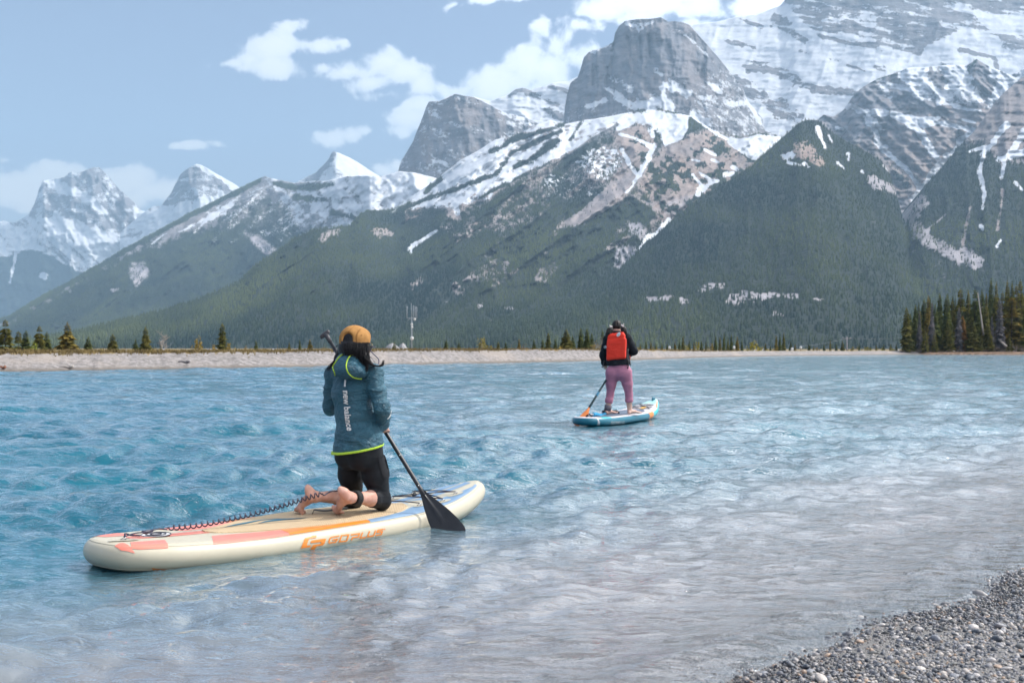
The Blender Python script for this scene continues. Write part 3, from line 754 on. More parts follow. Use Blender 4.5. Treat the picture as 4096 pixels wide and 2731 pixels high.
# --- near gravel beach and the lake bed
def gravel_nodes(T, b, co, dark, light, scale, dist):
    v = T.n('ShaderNodeTexVoronoi', ins={'Vector': co, 'Scale': scale})
    sp = T.n('ShaderNodeSeparateColor', ins={0: v.outputs['Color']})
    c = T.mix(sp.outputs[0], dark, light)
    c = T.mix(T.rng(T.noise(co, scale*0.12, 3), 0.4, 0.7, 0, 0.4), c, tuple(x*0.6 for x in dark))
    bp = T.n('ShaderNodeBump', ins={'Strength': 1.0, 'Distance': dist, 'Height': T.math('SUBTRACT', 1.0, v.outputs['Distance'])})
    T.set(b, 'Base Color', c); T.set(b, 'Normal', bp.outputs[0])
def make_beach():
    xs = np.concatenate((np.linspace(-120, -6, 12), np.linspace(-5, 8, 140), np.linspace(9, 120, 12)))
    ys = np.concatenate((np.linspace(-150, -2, 10), np.linspace(-1, 10, 120), np.linspace(11, 60, 8)))
    X, Y = np.meshgrid(xs, ys)
    Z = bed_z(X, Y)
    Z = np.where(Z > 0, np.minimum(Z, 1.5+0.01*Z), Z)+0.012*(fbm(X*2, Y*2, 3, 31)-.5)*(np.hypot(X, Y-4) < 9)
    me = mesh_np('gravel_beach', np.stack((X, Y, Z), -1).reshape(-1, 3), grid_faces(len(ys), len(xs)))
    m, T, b = principled('beach_gravel', rough=0.55, spec=0.5)
    co = T.n('ShaderNodeTexCoord').outputs['Object']
    gravel_nodes(T, b, co, (0.11, 0.105, 0.10), (0.26, 0.24, 0.225), 110.0, 0.006)
    o = link('gravel_beach', me, m)
    tag(o, 'grey gravel beach in the lower right corner', None, None, 'structure')
    return o
BEACH = make_beach()

# --- far bank and the valley floor behind it
def make_far_shore():
    px = np.concatenate((np.linspace(-1500, -20, 30), np.arange(0, 4100, 9.0), np.linspace(4110, 5500, 40)))
    yw = far_Y(px)
    cz = CAMH-(np.interp(px, WL_X, CR_Y)-HOR)/FPX*(yw+4.5)
    cz = cz+0.10*(fbm(px/60, px*0, 4, 41)-.5)
    yw = yw+0.5*(fbm(px/40, px*0+3, 3, 42)-.5)
    rows = []
    A = (px-CXP)/FPX
    def row(d, z):
        rows.append(np.stack((A*(yw+d), yw+d, z+0*px), -1))
    row(-3.0, -0.6); row(-0.6, -0.12); row(0.0, 0.03)
    n = 16
    for k in range(1, n+1):
        t = k/n
        bump_ = 0.045*(fbm(px/5+k*1.8, px*0+k*0.85, 2, 43)-.5)+0.05*(fbm(px/60, px*0+k*0.2, 3, 45)-.5)
        row(4.5*t, 0.03+(cz-0.03)*(1-(1-t)**1.5)+bump_*math.sin(math.pi*min(1, t*1.02)))
    row(6.0, cz-0.02); row(9.0, cz-0.25); row(20, cz-0.9); row(45, cz-1.3); row(140, cz-1.6); row(400, cz-1.6); row(1000, cz*0-0.6)
    rows.append(np.stack((A*2300, 0*px+2300, 0*px+1.0), -1)); rows.append(np.stack((A*5200, 0*px+5200, 0*px+3.0), -1))
    P = np.stack(rows)
    me = mesh_np('far_shore', P.reshape(-1, 3), grid_faces(P.shape[0], P.shape[1], flip=False))
    hh = np.zeros(P.shape[:2])
    for k in range(P.shape[0]):
        hh[k] = np.clip((k-2)/n, 0, 1)
    g = sstep(hh+0.45*(fbm(px/28, px*0, 4, 46)-.5)[None]+0.35*(fbm(np.broadcast_to(px/7, hh.shape), hh*9, 3, 47)-.5)-np.where(px < 700, 0.0, 0.12)[None]*0.6, 0.72, 0.95)
    low = sstep(0.14-hh, 0, 0.14)
    attr_color(me, 'bank', np.stack((g, low, hh, hh*0+1), -1).reshape(-1, 4))
    m, T, b = principled('far_bank', rough=0.9, spec=0.2)
    at_ = T.n('ShaderNodeAttribute', attribute_name='bank')
    sp = T.n('ShaderNodeSeparateColor', ins={0: at_.outputs['Color']})
    co = T.n('ShaderNodeTexCoord').outputs['Object']
    n1 = T.noise(co, 3.2, 6, 0.72); n2 = T.noise(co, 0.35, 4)
    st = T.mix(T.rng(n1, 0.3, 0.7), (0.15, 0.137, 0.13), (0.37, 0.342, 0.332))
    st = T.mix(T.rng(n2, 0.45, 0.75, 0, 0.5), st, (0.40, 0.34, 0.29))
    st = T.mix(sp.outputs[1], st, (0.16, 0.135, 0.11))
    gr = T.mix(T.rng(n1, 0.35, 0.65), (0.16, 0.125, 0.06), (0.30, 0.215, 0.10))
    gr = T.mix(T.rng(n2, 0.5, 0.8, 0, 0.5), gr, (0.10, 0.11, 0.045))
    T.set(b, 'Base Color', T.mix(T.rng(T.math('MULTIPLY_ADD', T.math('SUBTRACT', n1, 0.5), 0.8, sp.outputs[0]), 0.4, 0.6), st, gr))
    bp = T.n('ShaderNodeBump', ins={'Strength': 1.0, 'Distance': 0.12, 'Height': n1})
    T.set(b, 'Normal', bp.outputs[0])
    o = link('far_shore', me, m)
    tag(o, 'pale stony bank with dry grass on its crest across the lake', None, None, 'structure')
    return o
FARSHORE = make_far_shore()

# ------------------------------------------------------------------ scatter with geometry nodes (uncountable stuff only)
def scatter(name, pts, rots, scls, tones, src_mesh, label, parent=None, wet=None):
    me = bpy.data.meshes.new(name)
    me.vertices.add(len(pts))
    me.vertices.foreach_set('co', np.asarray(pts, np.float32).ravel())
    for nm, typ, arr, key in (('rot', 'FLOAT_VECTOR', rots, 'vector'), ('scl', 'FLOAT_VECTOR', scls, 'vector'), ('tone', 'FLOAT', tones, 'value'), ('wet', 'FLOAT', np.zeros(len(pts)) if wet is None else wet, 'value')):
        a = me.attributes.new(nm, typ, 'POINT')
        a.data.foreach_set(key, np.asarray(arr, np.float32).ravel())
    o = bpy.data.objects.new(name, me)
    COL.objects.link(o)
    if parent is not None:
        o.parent = parent
    src = bpy.data.objects.new(name+'_source', src_mesh)
    ng = bpy.data.node_groups.new(name+'_nodes', 'GeometryNodeTree')
    ng.interface.new_socket('Geometry', in_out='INPUT', socket_type='NodeSocketGeometry')
    ng.interface.new_socket('Geometry', in_out='OUTPUT', socket_type='NodeSocketGeometry')
    N, L = ng.nodes, ng.links
    gi, go = N.new('NodeGroupInput'), N.new('NodeGroupOutput')
    oi = N.new('GeometryNodeObjectInfo'); oi.inputs['Object'].default_value = src
    iop = N.new('GeometryNodeInstanceOnPoints')
    def na(nm, t):
        q = N.new('GeometryNodeInputNamedAttribute'); q.data_type = t; q.inputs['Name'].default_value = nm
        return q.outputs[0]
    L.new(gi.outputs[0], iop.inputs['Points'])
    L.new(oi.outputs['Geometry'], iop.inputs['Instance'])
    e2r = N.new('FunctionNodeEulerToRotation')
    L.new(na('rot', 'FLOAT_VECTOR'), e2r.inputs[0]); L.new(e2r.outputs[0], iop.inputs['Rotation'])
    L.new(na('scl', 'FLOAT_VECTOR'), iop.inputs['Scale'])
    sna = N.new('GeometryNodeStoreNamedAttribute'); sna.data_type = 'FLOAT'; sna.domain = 'INSTANCE'
    sna.inputs['Name'].default_value = 'itone'
    L.new(iop.outputs[0], sna.inputs['Geometry'])
    L.new(na('tone', 'FLOAT'), [i for i in sna.inputs if i.name == 'Value' and i.enabled][0])
    sn2 = N.new('GeometryNodeStoreNamedAttribute'); sn2.data_type = 'FLOAT'; sn2.domain = 'INSTANCE'
    sn2.inputs['Name'].default_value = 'iwet'
    L.new(sna.outputs[0], sn2.inputs['Geometry']); L.new(na('wet', 'FLOAT'), [i for i in sn2.inputs if i.name == 'Value' and i.enabled][0])
    L.new(sn2.outputs[0], go.inputs[0])
    md = o.modifiers.new('scatter', 'NODES'); md.node_group = ng
    if label:
        tag(o, label)
    o['kind'] = 'stuff'
    return o

def slope_tree_mesh():
    """a small spruce for the far slopes: three ragged skirts on a spike"""
    V, F = [], []
    rr = random.Random(3)
    for (z0, z1, r) in ((0.06, 0.52, 0.20), (0.30, 0.76, 0.145), (0.56, 1.0, 0.09)):
        b0 = len(V)
        n = 6
        for k in range(n):
            a = 2*math.pi*k/n+z0*5
            q = r*rr.uniform(0.75, 1.2)
            V.append((q*math.cos(a), q*math.sin(a), z0+rr.uniform(-.03, .03)))
        V.append((0, 0, z1))
        for k in range(n):
            F.append((b0+k, b0+(k+1) % n, b0+n))
    me = mesh_np('slope_spruce', V, np.array(F))
    m, T, b = principled('slope_spruce_needles', rough=0.9, spec=0.1)
    at_ = T.n('ShaderNodeAttribute', attribute_name='itone', attribute_type='INSTANCER')
    c = T.mix(at_.outputs['Fac'], (0.012, 0.028, 0.026), (0.095, 0.115, 0.050))  # pale green end paints sunlit stands into the needle colour
    T.set(b, 'Base Color', c)
    me.materials.append(m)
    return me
def slope_forest():
    P = np.concatenate([p for p, t in FOREST_PTS]); t = np.concatenate([t for p, t in FOREST_PTS])
    n = len(P)
    h = 8.0*rng.uniform(0.65, 1.35, n)
    P = P.copy(); P[:, 2] -= 0.8
    rots = np.stack((rng.normal(0, .03, n), rng.normal(0, .03, n), rng.uniform(0, 6.28, n)), -1)
    big = fbm(P[:, 0]/180, P[:, 2]/110, 3, 51)
    tone = np.clip(0.42+2.1*(big-.47)+rng.normal(0, .10, n), 0, 1)  # broad noise stands in for sunlit patches; the rest varies tree by tree
    w = rng.uniform(0.85, 1.25, n)*h
    scatter('slope_forest', P, rots, np.stack((w, w, h), -1), tone, slope_tree_mesh(), 'dense spruce forest covering the lower mountain slopes')
    print('slope trees', n)
slope_forest()

# ------------------------------------------------------------------ haze
def make_haze():
    x0, x1, y0, y1, z0, z1 = -9500, 9500, -400, 13500, -8, 2600
    V = [(x, y, z) for z in (z0, z1) for y in (y0, y1) for x in (x0, x1)]
    F = np.array([(0, 2, 3, 1), (4, 5, 7, 6), (0, 1, 5, 4), (2, 6, 7, 3), (0, 4, 6, 2), (1, 3, 7, 5)])
    me = mesh_np('haze', V, F)
    m = bpy.data.materials.new('haze_air')
    m.use_nodes = True
    T = NT(m.node_tree)
    pv = T.n('ShaderNodeVolumePrincipled')
    pv.inputs['Color'].default_value = (0.48, 0.74, 1.0, 1)
    pv.inputs['Density'].default_value = 9.2e-5
    pv.inputs['Anisotropy'].default_value = 0.0
    T.t.links.new(pv.outputs[0], T.n('ShaderNodeOutputMaterial').inputs['Volume'])
    o = link('haze', me, m, smooth=False)
    o['kind'] = 'stuff'
    o['label'] = 'thin pale air haze lying over the lake and mountains'
make_haze()
# ------------------------------------------------------------------ modelling tools: smooth implicit bodies, tubes, ribbons
def norm(v):
    v = np.asarray(v, float)
    return v/(np.linalg.norm(v)+1e-12)
class Field:
    """a signed distance grid that primitives are melted into"""
    def __init__(self, lo, hi, h):
        self.lo = np.array(lo, float); self.h = h
        self.n = np.ceil((np.array(hi)-self.lo)/h).astype(int)+1
        self.f = np.full(self.n, 0.5, np.float32)
    def block(self, lo, hi):
        a = np.clip(np.floor((np.array(lo)-self.lo)/self.h).astype(int), 0, self.n)
        b = np.clip(np.ceil((np.array(hi)-self.lo)/self.h).astype(int)+1, 0, self.n)
        if (b <= a).any():
            return None, None
        ax = [self.lo[i]+self.h*np.arange(a[i], b[i]) for i in range(3)]
        P = np.stack(np.meshgrid(*ax, indexing='ij'), -1)
        return tuple(slice(a[i], b[i]) for i in range(3)), P
    def merge(self, sl, d, k, op='add'):
        f = self.f[sl]; d = d.astype(np.float32)
        if op == 'add':
            if k > 0:
                h = np.clip(0.5+0.5*(d-f)/k, 0, 1)
                self.f[sl] = d*(1-h)+f*h-k*h*(1-h)
            else:
                self.f[sl] = np.minimum(f, d)
        else:
            if k > 0:
                h = np.clip(0.5-0.5*(f+d)/k, 0, 1)
                self.f[sl] = f*(1-h)-d*h+k*h*(1-h)
            else:
                self.f[sl] = np.maximum(f, -d)
    def cap(self, a, b, ra, rb, k=0.02, op='add'):
        """tapered capsule"""
        a = np.asarray(a, float); b = np.asarray(b, float); m = max(ra, rb)+k+3*self.h
        sl, P = self.block(np.minimum(a, b)-m, np.maximum(a, b)+m)
        if sl is None: return
        ab = b-a
        t = np.clip(((P-a)@ab)/(ab@ab+1e-12), 0, 1)
        d = np.linalg.norm(P-a-t[..., None]*ab, axis=-1)-(ra+(rb-ra)*t)
        self.merge(sl, d, k, op)
    def chain(self, pts, k=0.02):
        for (p, r), (q, s) in zip(pts[:-1], pts[1:]):
            self.cap(p, q, r, s, k)
    def ell(self, c, axes, rad, k=0.02, op='add'):
        """ellipsoid; axes = three unit vectors, rad = three radii"""
        c = np.asarray(c, float); A = np.array([norm(x) for x in axes]); rad = np.asarray(rad, float)
        m = max(rad)+k+3*self.h
        sl, P = self.block(c-m, c+m)
        if sl is None: return
        q = (P-c)@A.T
        k0 = np.linalg.norm(q/rad, axis=-1); k1 = np.linalg.norm(q/rad**2, axis=-1)+1e-9
        self.merge(sl, k0*(k0-1)/k1, k, op)
    def ecap(self, a, b, ra, rb, lat, fwd, k=0.03, op='add'):
        """limb with an elliptical section: ra, rb = (lateral, forward) radii at the two ends"""
        a = np.asarray(a, float); b = np.asarray(b, float); m = max(max(ra), max(rb))+k+3*self.h
        sl, P = self.block(np.minimum(a, b)-m, np.maximum(a, b)+m)
        if sl is None: return
        ab = b-a
        t = np.clip(((P-a)@ab)/(ab@ab), 0, 1)
        d = P-a-t[..., None]*ab
        L = ra[0]+(rb[0]-ra[0])*t; Fw = ra[1]+(rb[1]-ra[1])*t
        dl, df = d@lat, d@fwd
        rest = d-dl[..., None]*lat-df[..., None]*fwd
        mn = np.minimum(L, Fw)
        q = np.sqrt((dl/L)**2+(df/Fw)**2+(rest**2).sum(-1)/mn**2)
        self.merge(sl, (q-1)*mn, k, op)
    def box(self, c, axes, half, rnd=0.01, k=0.0, op='add'):
        c = np.asarray(c, float); A = np.array([norm(x) for x in axes]); half = np.asarray(half, float)
        m = np.linalg.norm(half)+k+3*self.h
        sl, P = self.block(c-m, c+m)
        if sl is None: return
        q = np.abs((P-c)@A.T)-(half-rnd)
        d = np.linalg.norm(np.maximum(q, 0), axis=-1)+np.minimum(q.max(-1), 0)-rnd
        self.merge(sl, d, k, op)
    def cut(self, p, n, k=0.0):
        """throw away what lies on the side the normal points to"""
        n = norm(n)
        sl, P = self.block(self.lo-1, self.lo+self.n*self.h+1)
        d = (P-np.asarray(p))@n
        self.merge(sl, -d, k, 'sub')
    def net(self, smooth=1):
        return surface_net(self.f, self.lo, self.h, smooth)
def surface_net(f, lo, h, smooth=1):
    s = f < 0
    c = np.zeros(tuple(x-1 for x in f.shape), np.int8)
    for dx in (0, 1):
        for dy in (0, 1):
            for dz in (0, 1):
                c += s[dx:f.shape[0]-1+dx, dy:f.shape[1]-1+dy, dz:f.shape[2]-1+dz]
    act = (c > 0) & (c < 8)
    ids = -np.ones(act.shape, np.int64)
    I = np.argwhere(act); ids[act] = np.arange(len(I))
    acc = np.zeros((len(I), 3)); cnt = np.zeros(len(I))
    corner = [(dx, dy, dz) for dx in (0, 1) for dy in (0, 1) for dz in (0, 1)]
    for a in range(8):
        for b in range(a+1, 8):
            A, B = corner[a], corner[b]
            if sum(abs(A[i]-B[i]) for i in range(3)) != 1: continue
            fa = f[I[:, 0]+A[0], I[:, 1]+A[1], I[:, 2]+A[2]]; fb = f[I[:, 0]+B[0], I[:, 1]+B[1], I[:, 2]+B[2]]
            m = (fa < 0) != (fb < 0)
            t = np.where(m, fa/(fa-fb+1e-12), 0)
            p = np.array(A)[None]+t[:, None]*(np.array(B)-np.array(A))[None]
            acc[m] += p[m]; cnt[m] += 1
    V = lo+(I+acc/cnt[:, None])*h
    quads = []
    for ax in range(3):
        o = [i for i in range(3) if i != ax]
        sl0 = [slice(None)]*3; sl1 = [slice(None)]*3
        sl0[ax] = slice(0, -1); sl1[ax] = slice(1, None)
        s0, s1 = s[tuple(sl0)], s[tuple(sl1)]
        E = np.argwhere(s0 != s1)
        ok = (E[:, o[0]] > 0) & (E[:, o[1]] > 0) & (E[:, o[0]] < f.shape[o[0]]-1) & (E[:, o[1]] < f.shape[o[1]]-1)
        E = E[ok]
        if not len(E): continue
        def cell(d0, d1):
            q = E.copy(); q[:, o[0]] -= d0; q[:, o[1]] -= d1
            return ids[q[:, 0], q[:, 1], q[:, 2]]
        q = np.stack((cell(1, 1), cell(0, 1), cell(0, 0), cell(1, 0)), -1)
        flip = s0[E[:, 0], E[:, 1], E[:, 2]]
        if ax == 1: flip = ~flip
        q[~flip] = q[~flip][:, ::-1]
        quads.append(q)
    Q = np.concatenate(quads)
    for _ in range(smooth):
        S = np.zeros_like(V); n = np.zeros(len(V))
        for i in range(4):
            a, b = Q[:, i], Q[:, (i+1) % 4]
            np.add.at(S, a, V[b]); np.add.at(n, a, 1)
        V = 0.5*V+0.5*S/np.maximum(n, 1)[:, None]
    return V, Q
def vnormals(V, Q):
    a, b, c, d = (V[Q[:, i]] for i in range(4))
    n = np.cross(c-a, d-b)
    N = np.zeros_like(V)
    for i in range(4): np.add.at(N, Q[:, i], n)
    return N/(np.linalg.norm(N, axis=1)[:, None]+1e-12)
def tube(pts, r, sides=8, cap=True):
    """tube along points; r is a number or one radius for each point -> V, list of faces"""
    P = np.asarray(pts, float); n = len(P)
    r = np.full(n, r) if np.isscalar(r) else np.asarray(r, float)
    T = np.gradient(P, axis=0); T /= np.linalg.norm(T, axis=1)[:, None]+1e-12
    up = np.array((0, 0, 1.0)) if abs(T[0][2]) < 0.9 else np.array((1.0, 0, 0))
    u = norm(np.cross(T[0], up)); V = []
    for i in range(n):
        u = norm(u-T[i]*(u@T[i])); w = np.cross(T[i], u)
        a = np.arange(sides)*2*math.pi/sides
        V.append(P[i]+r[i]*(np.cos(a)[:, None]*u+np.sin(a)[:, None]*w))
    V = np.concatenate(V)
    F = grid_faces(n, sides, wrap=True)
    fs = [F]
    if cap:
        V = np.concatenate((V, P[:1], P[-1:])); k = n*sides
        j = np.arange(sides)
        fs.append(np.stack((np.full(sides, k), (j+1) % sides, j), -1))
        e = (n-1)*sides
        fs.append(np.stack((np.full(sides, k+1), e+j, e+(j+1) % sides), -1))
    return V, fs
def joinm(parts):
    """several (V, faces) into one"""
    Vs, T, Q, o = [], [], [], 0
    for V, F in parts:
        for f in (F if isinstance(F, list) else [F]):
            f = np.asarray(f)
            if len(f): (T if f.shape[1] == 3 else Q).append(f+o)
        Vs.append(np.asarray(V)); o += len(V)
    fs = []
    if T: fs.append(np.concatenate(T))
    if Q: fs.append(np.concatenate(Q))
    return np.concatenate(Vs), fs
def spline(pts, n):
    """Catmull-Rom through points (any dimension)"""
    P = np.asarray(pts, float)
    P = np.concatenate((2*P[:1]-P[1:2], P, 2*P[-1:]-P[-2:-1]))
    m = len(P)-3; out = []
    for t in np.linspace(0, m-1e-6, n):
        i = int(t); u = t-i
        a, b, c, d = P[i:i+4]
        out.append(0.5*((2*b)+(c-a)*u+(2*a-5*b+4*c-d)*u*u+(3*b-a-3*c+d)*u**3))
    return np.array(out)
def stroke2d(pts, w, step=3.0, closed=False):
    """mitred ribbon in the plane -> 2D points, quads"""
    P = [np.array(p, float) for p in pts]
    if closed: P = P+[P[0]]
    Q = []
    for a, b in zip(P[:-1], P[1:]):
        n = max(1, int(np.linalg.norm(b-a)/step))
        Q += [a+(b-a)*i/n for i in range(n)]
    Q.append(P[-1]); Q = np.array(Q); n = len(Q)
    d = np.diff(Q, axis=0); d /= np.linalg.norm(d, axis=1)[:, None]+1e-9
    nr = np.stack((-d[:, 1], d[:, 0]), -1)
    M = np.zeros_like(Q)
    for i in range(n):
        if closed and i in (0, n-1): a, b = nr[-1], nr[0]
        else: a, b = nr[max(0, i-1)], nr[min(n-2, i)]
        m = norm(a+b); M[i] = m/max(0.45, m@a)
    V = np.concatenate((Q-M*w/2, Q+M*w/2))
    i = np.arange(n-1)
    return V, np.stack((i, i+1, n+i+1, n+i), -1)
CAM = np.array((0, 0, CAMH))
def bvh_of(V, F):
    fs = F if isinstance(F, list) else [F]
    return BVHTree.FromPolygons([tuple(v) for v in V], [tuple(int(i) for i in f) for g in fs for f in g])
def hit(bvh, px, py, off=0.003):
    """where the sight line of a photo pixel meets a surface, lifted off it"""
    d = at(px, py, 1.0)-CAM
    h = bvh.ray_cast(Vector(CAM), Vector(d))
    if h[0] is None:
        return None, None
    nrm = np.array(h[1]); nrm = nrm if nrm@d < 0 else -nrm
    return np.array(h[0])+nrm*off, nrm
def lay(bvh, V2, off=0.003, guess=None):
    """lay flat photo-plane points on a surface"""
    out = []; last = None
    for p in V2:
        q, _ = hit(bvh, p[0], p[1], off)
        out.append(np.full(3, np.nan) if q is None else q)
    out = np.array(out)
    bad = np.isnan(out[:, 0])
    if bad.any():
        print('lay: missed', bad.sum(), 'of', len(bad))
        good = np.nonzero(~bad)[0]
        V2 = np.asarray(V2)
        for i in np.nonzero(bad)[0]:
            j = good[np.hypot(*(V2[good]-V2[i]).T).argmin()]
            out[i] = at(V2[i][0], V2[i][1], out[j][1])
    return out
def poly_mesh2d(pts, step=4.0):
    """triangulated, evenly refined polygon in the plane"""
    from mathutils.geometry import tessellate_polygon
    V = [np.array(p, float) for p in pts]
    F = [tuple(t) for t in tessellate_polygon([[Vector((p[0], p[1], 0)) for p in pts]])]
    for _ in range(6):
        if max(np.linalg.norm(V[a]-V[b]) for f in F for a, b in ((f[0], f[1]), (f[1], f[2]), (f[2], f[0]))) < step:
            break
        mid = {}; G = []
        def m(a, b):
            k = (min(a, b), max(a, b))
            if k not in mid:
                mid[k] = len(V); V.append((V[a]+V[b])/2)
            return mid[k]
        for a, b, c in F:
            x, y, z = m(a, b), m(b, c), m(c, a)
            G += [(a, x, z), (x, b, y), (z, y, c), (x, y, z)]
        F = G
    return np.array(V), np.array(F)
def text_mesh2d(body, size, bold=0.0):
    """letters as flat triangles -> 2D points, faces"""
    cu = bpy.data.curves.new('letters', 'FONT'); cu.body = body; cu.size = size; cu.offset = bold; cu.resolution_u = 3
    o = bpy.data.objects.new('letters', cu); COL.objects.link(o)
    dg = bpy.context.evaluated_depsgraph_get()
    me = o.evaluated_get(dg).to_mesh()
    bm = bmesh.new(); bm.from_mesh(me)
    bmesh.ops.triangulate(bm, faces=bm.faces[:])
    V = np.array([(v.co.x, v.co.y) for v in bm.verts]); F = np.array([[v.index for v in f.verts] for f in bm.faces])
    bm.free(); o.evaluated_get(dg).to_mesh_clear()
    bpy.data.objects.remove(o); bpy.data.curves.remove(cu)
    return V, F
def npobj(name, VF, mat, parent=None, smooth=True, org=None):
    V, F = VF
    V = np.asarray(V, float)
    if parent is not None:
        V = V-np.array(parent.location)
    o = link(name, mesh_np(name, V, F), mat, parent, smooth)
    return o
# ------------------------------------------------------------------ inflatable boards
class Board:
    def __init__(self, S, N, head, L, T, wtab, rock):
        a = R(head)
        self.h = np.array((math.sin(a), math.cos(a), 0)); self.n = np.array((math.cos(a), -math.sin(a), 0))
        self.S, self.N, self.L, self.T, self.rock = S, N, L, T, rock
        self.rr = T/2
        ss = np.array([p[0] for p in wtab]); ww = np.array([p[1] for p in wtab])
        s = np.linspace(0, 1, 90); s = ss[0]+(1-np.cos(s*math.pi))/2*(L-ss[0])
        w = np.interp(s, ss, ww)
        for _ in range(3): w[1:-1] = 0.25*w[:-2]+0.5*w[1:-1]+0.25*w[2:]
        # outline of the flat deck = outer outline moved in by the rail radius
        out = np.concatenate((np.stack((s, w), -1), np.stack((s[::-1], -w[::-1]), -1)[1:-1]))
        t = np.roll(out, -1, 0)-np.roll(out, 1, 0); t /= np.linalg.norm(t, axis=1)[:, None]+1e-9
        nn = np.stack((-t[:, 1], t[:, 0]), -1)
        for _ in range(4): nn = 0.25*np.roll(nn, 1, 0)+0.5*nn+0.25*np.roll(nn, -1, 0)
        nn /= np.linalg.norm(nn, axis=1)[:, None]
        if (nn*(out-np.array((L/2, 0)))).sum() < 0: nn = -nn
        self.C = out-nn*self.rr; self.nn = nn
    def P(self, s, t, z):
        return (self.S+s)[..., None]*self.h+(self.N+t)[..., None]*self.n+np.stack((0*s, 0*s, z+self.rock(s)), -1)
    def hull(self):
        m = len(self.C); rows = []
        th = np.linspace(0, math.pi, 15)
        rings = [(self.C*(1-q)+np.array((self.L/2, 0))*q, 0*self.C[:, 0]) for q in (0.985, 0.75, 0.5, 0.3, 0.12)]
        allr = []
        for c, _ in rings: allr.append(self.P(c[:, 0], c[:, 1], 0*c[:, 0]))
        for a in th:
            c = self.C+self.nn*self.rr*math.sin(a)
            allr.append(self.P(c[:, 0], c[:, 1], np.full(m, self.rr*(math.cos(a)-1))))
        for c, _ in rings[::-1]: allr.append(self.P(c[:, 0], c[:, 1], np.full(m, -self.T)))
        V = np.concatenate(allr)
        F = grid_faces(len(allr), m, wrap=True)
        k = len(V)
        V = np.concatenate((V, allr[0].mean(0)[None], allr[-1].mean(0)[None]))
        j = np.arange(m)
        e = (len(allr)-1)*m
        return V, [F, np.stack((np.full(m, k), (j+1) % m, j), -1), np.stack((np.full(m, k+1), e+j, e+(j+1) % m), -1)]
    def surf(self, s, t, off=0.002):
        """unrolled plan coordinates -> point on the deck, or round the rail when outside the flat part"""
        s = np.asarray(s, float); t = np.asarray(t, float); sh = s.shape
        q = np.stack((s.ravel(), t.ravel()), -1)
        A = self.C; B = np.roll(self.C, -1, 0); AB = B-A
        tt = np.clip(((q[:, None]-A[None])*AB[None]).sum(-1)/((AB**2).sum(-1)[None]+1e-12), 0, 1)
        near = A[None]+tt[..., None]*AB[None]
        d = np.linalg.norm(q[:, None]-near, axis=-1)
        i = d.argmin(1); r = np.arange(len(q))
        nd = d[r, i]; npnt = near[r, i]; nrm = self.nn[i]*(1-tt[r, i])[:, None]+np.roll(self.nn, -1, 0)[i]*tt[r, i][:, None]
        nrm /= np.linalg.norm(nrm, axis=1)[:, None]
        outside = ((q-npnt)*nrm).sum(-1) > 0
        a = np.clip(nd/self.rr, 0, math.pi*0.97)
        pl = np.where(outside[:, None], npnt+nrm*((self.rr+off)*np.sin(a))[:, None], q)
        z = np.where(outside, (self.rr+off)*np.cos(a)-self.rr, off)
        return self.P(pl[:, 0], pl[:, 1], z).reshape(*sh, 3)
    def panel(self, s, lo, hi, nt=10, off=0.002, slant=0.0):
        """strip between two lateral limits; slant shears the ends"""
        s = np.asarray(s, float); lo = np.asarray(lo, float); hi = np.asarray(hi, float)
        k = np.linspace(0, 1, nt)
        T_ = lo[:, None]+(hi-lo)[:, None]*k[None]
        S_ = s[:, None]+slant*(T_-T_.mean())
        V = self.surf(S_, T_, off).reshape(-1, 3)
        return V, grid_faces(len(s), nt, flip=True)

M_CREAM = simple('cream_pvc', (0.54, 0.49, 0.375), 0.38, 0.5, 0.04, 6)
M_SALMON = simple('coral_print', (0.78, 0.235, 0.17), 0.33, 0.55, 0.06, 9)
M_ORANGE = simple('orange_print', (0.80, 0.24, 0.03), 0.33, 0.55, 0.06, 9)
M_BLUE = simple('dusty_blue_print', (0.19, 0.31, 0.46), 0.35, 0.5, 0.07, 12)
M_NAVY = simple('navy_print', (0.03, 0.10, 0.16), 0.5, 0.4, 0.05, 9)
M_TEALPRINT = simple('teal_print', (0.015, 0.13, 0.20), 0.5, 0.4, 0.08, 9)
M_BLACK = simple('black_plastic', (0.018, 0.019, 0.022), 0.45, 0.5, 0.2, 40)
M_CORD = simple('navy_cord', (0.022, 0.02, 0.045), 0.4, 0.5, 0.1, 40)
M_STEEL = simple('steel_ring', (0.55, 0.55, 0.56), 0.25, 0.5, 0.05, 30, metal=1.0)
def pad_material(name, c0, c1):
    m, T, b = principled(name, rough=0.75, spec=0.25)
    co = T.n('ShaderNodeTexCoord').outputs['Object']
    mp = T.n('ShaderNodeMapping', ins={'Vector': co, 'Rotation': (0, 0, R(41+45)), 'Scale': (1, 1, 1)}).outputs[0]
    v = T.n('ShaderNodeTexVoronoi', ins={'Vector': mp, 'Scale': 88.0, 'Randomness': 0.05})
    v.distance = 'CHEBYCHEV'
    e = T.rng(v.outputs['Distance'], 0.30, 0.48)
    big = T.noise(co, 5.0, 4)
    c = T.mix(e, T.mix(big, c0, tuple(x*1.08 for x in c0)), c1)
    T.set(b, 'Base Color', c)
    bp = T.n('ShaderNodeBump', ins={'Strength': 1.0, 'Distance': 0.002, 'Height': T.math('SUBTRACT', 1.0, e)})
    T.set(b, 'Normal', bp.outputs[0])
    return m
M_PAD = pad_material('tan_foam_pad', (0.64, 0.49, 0.315), (0.50, 0.365, 0.22))

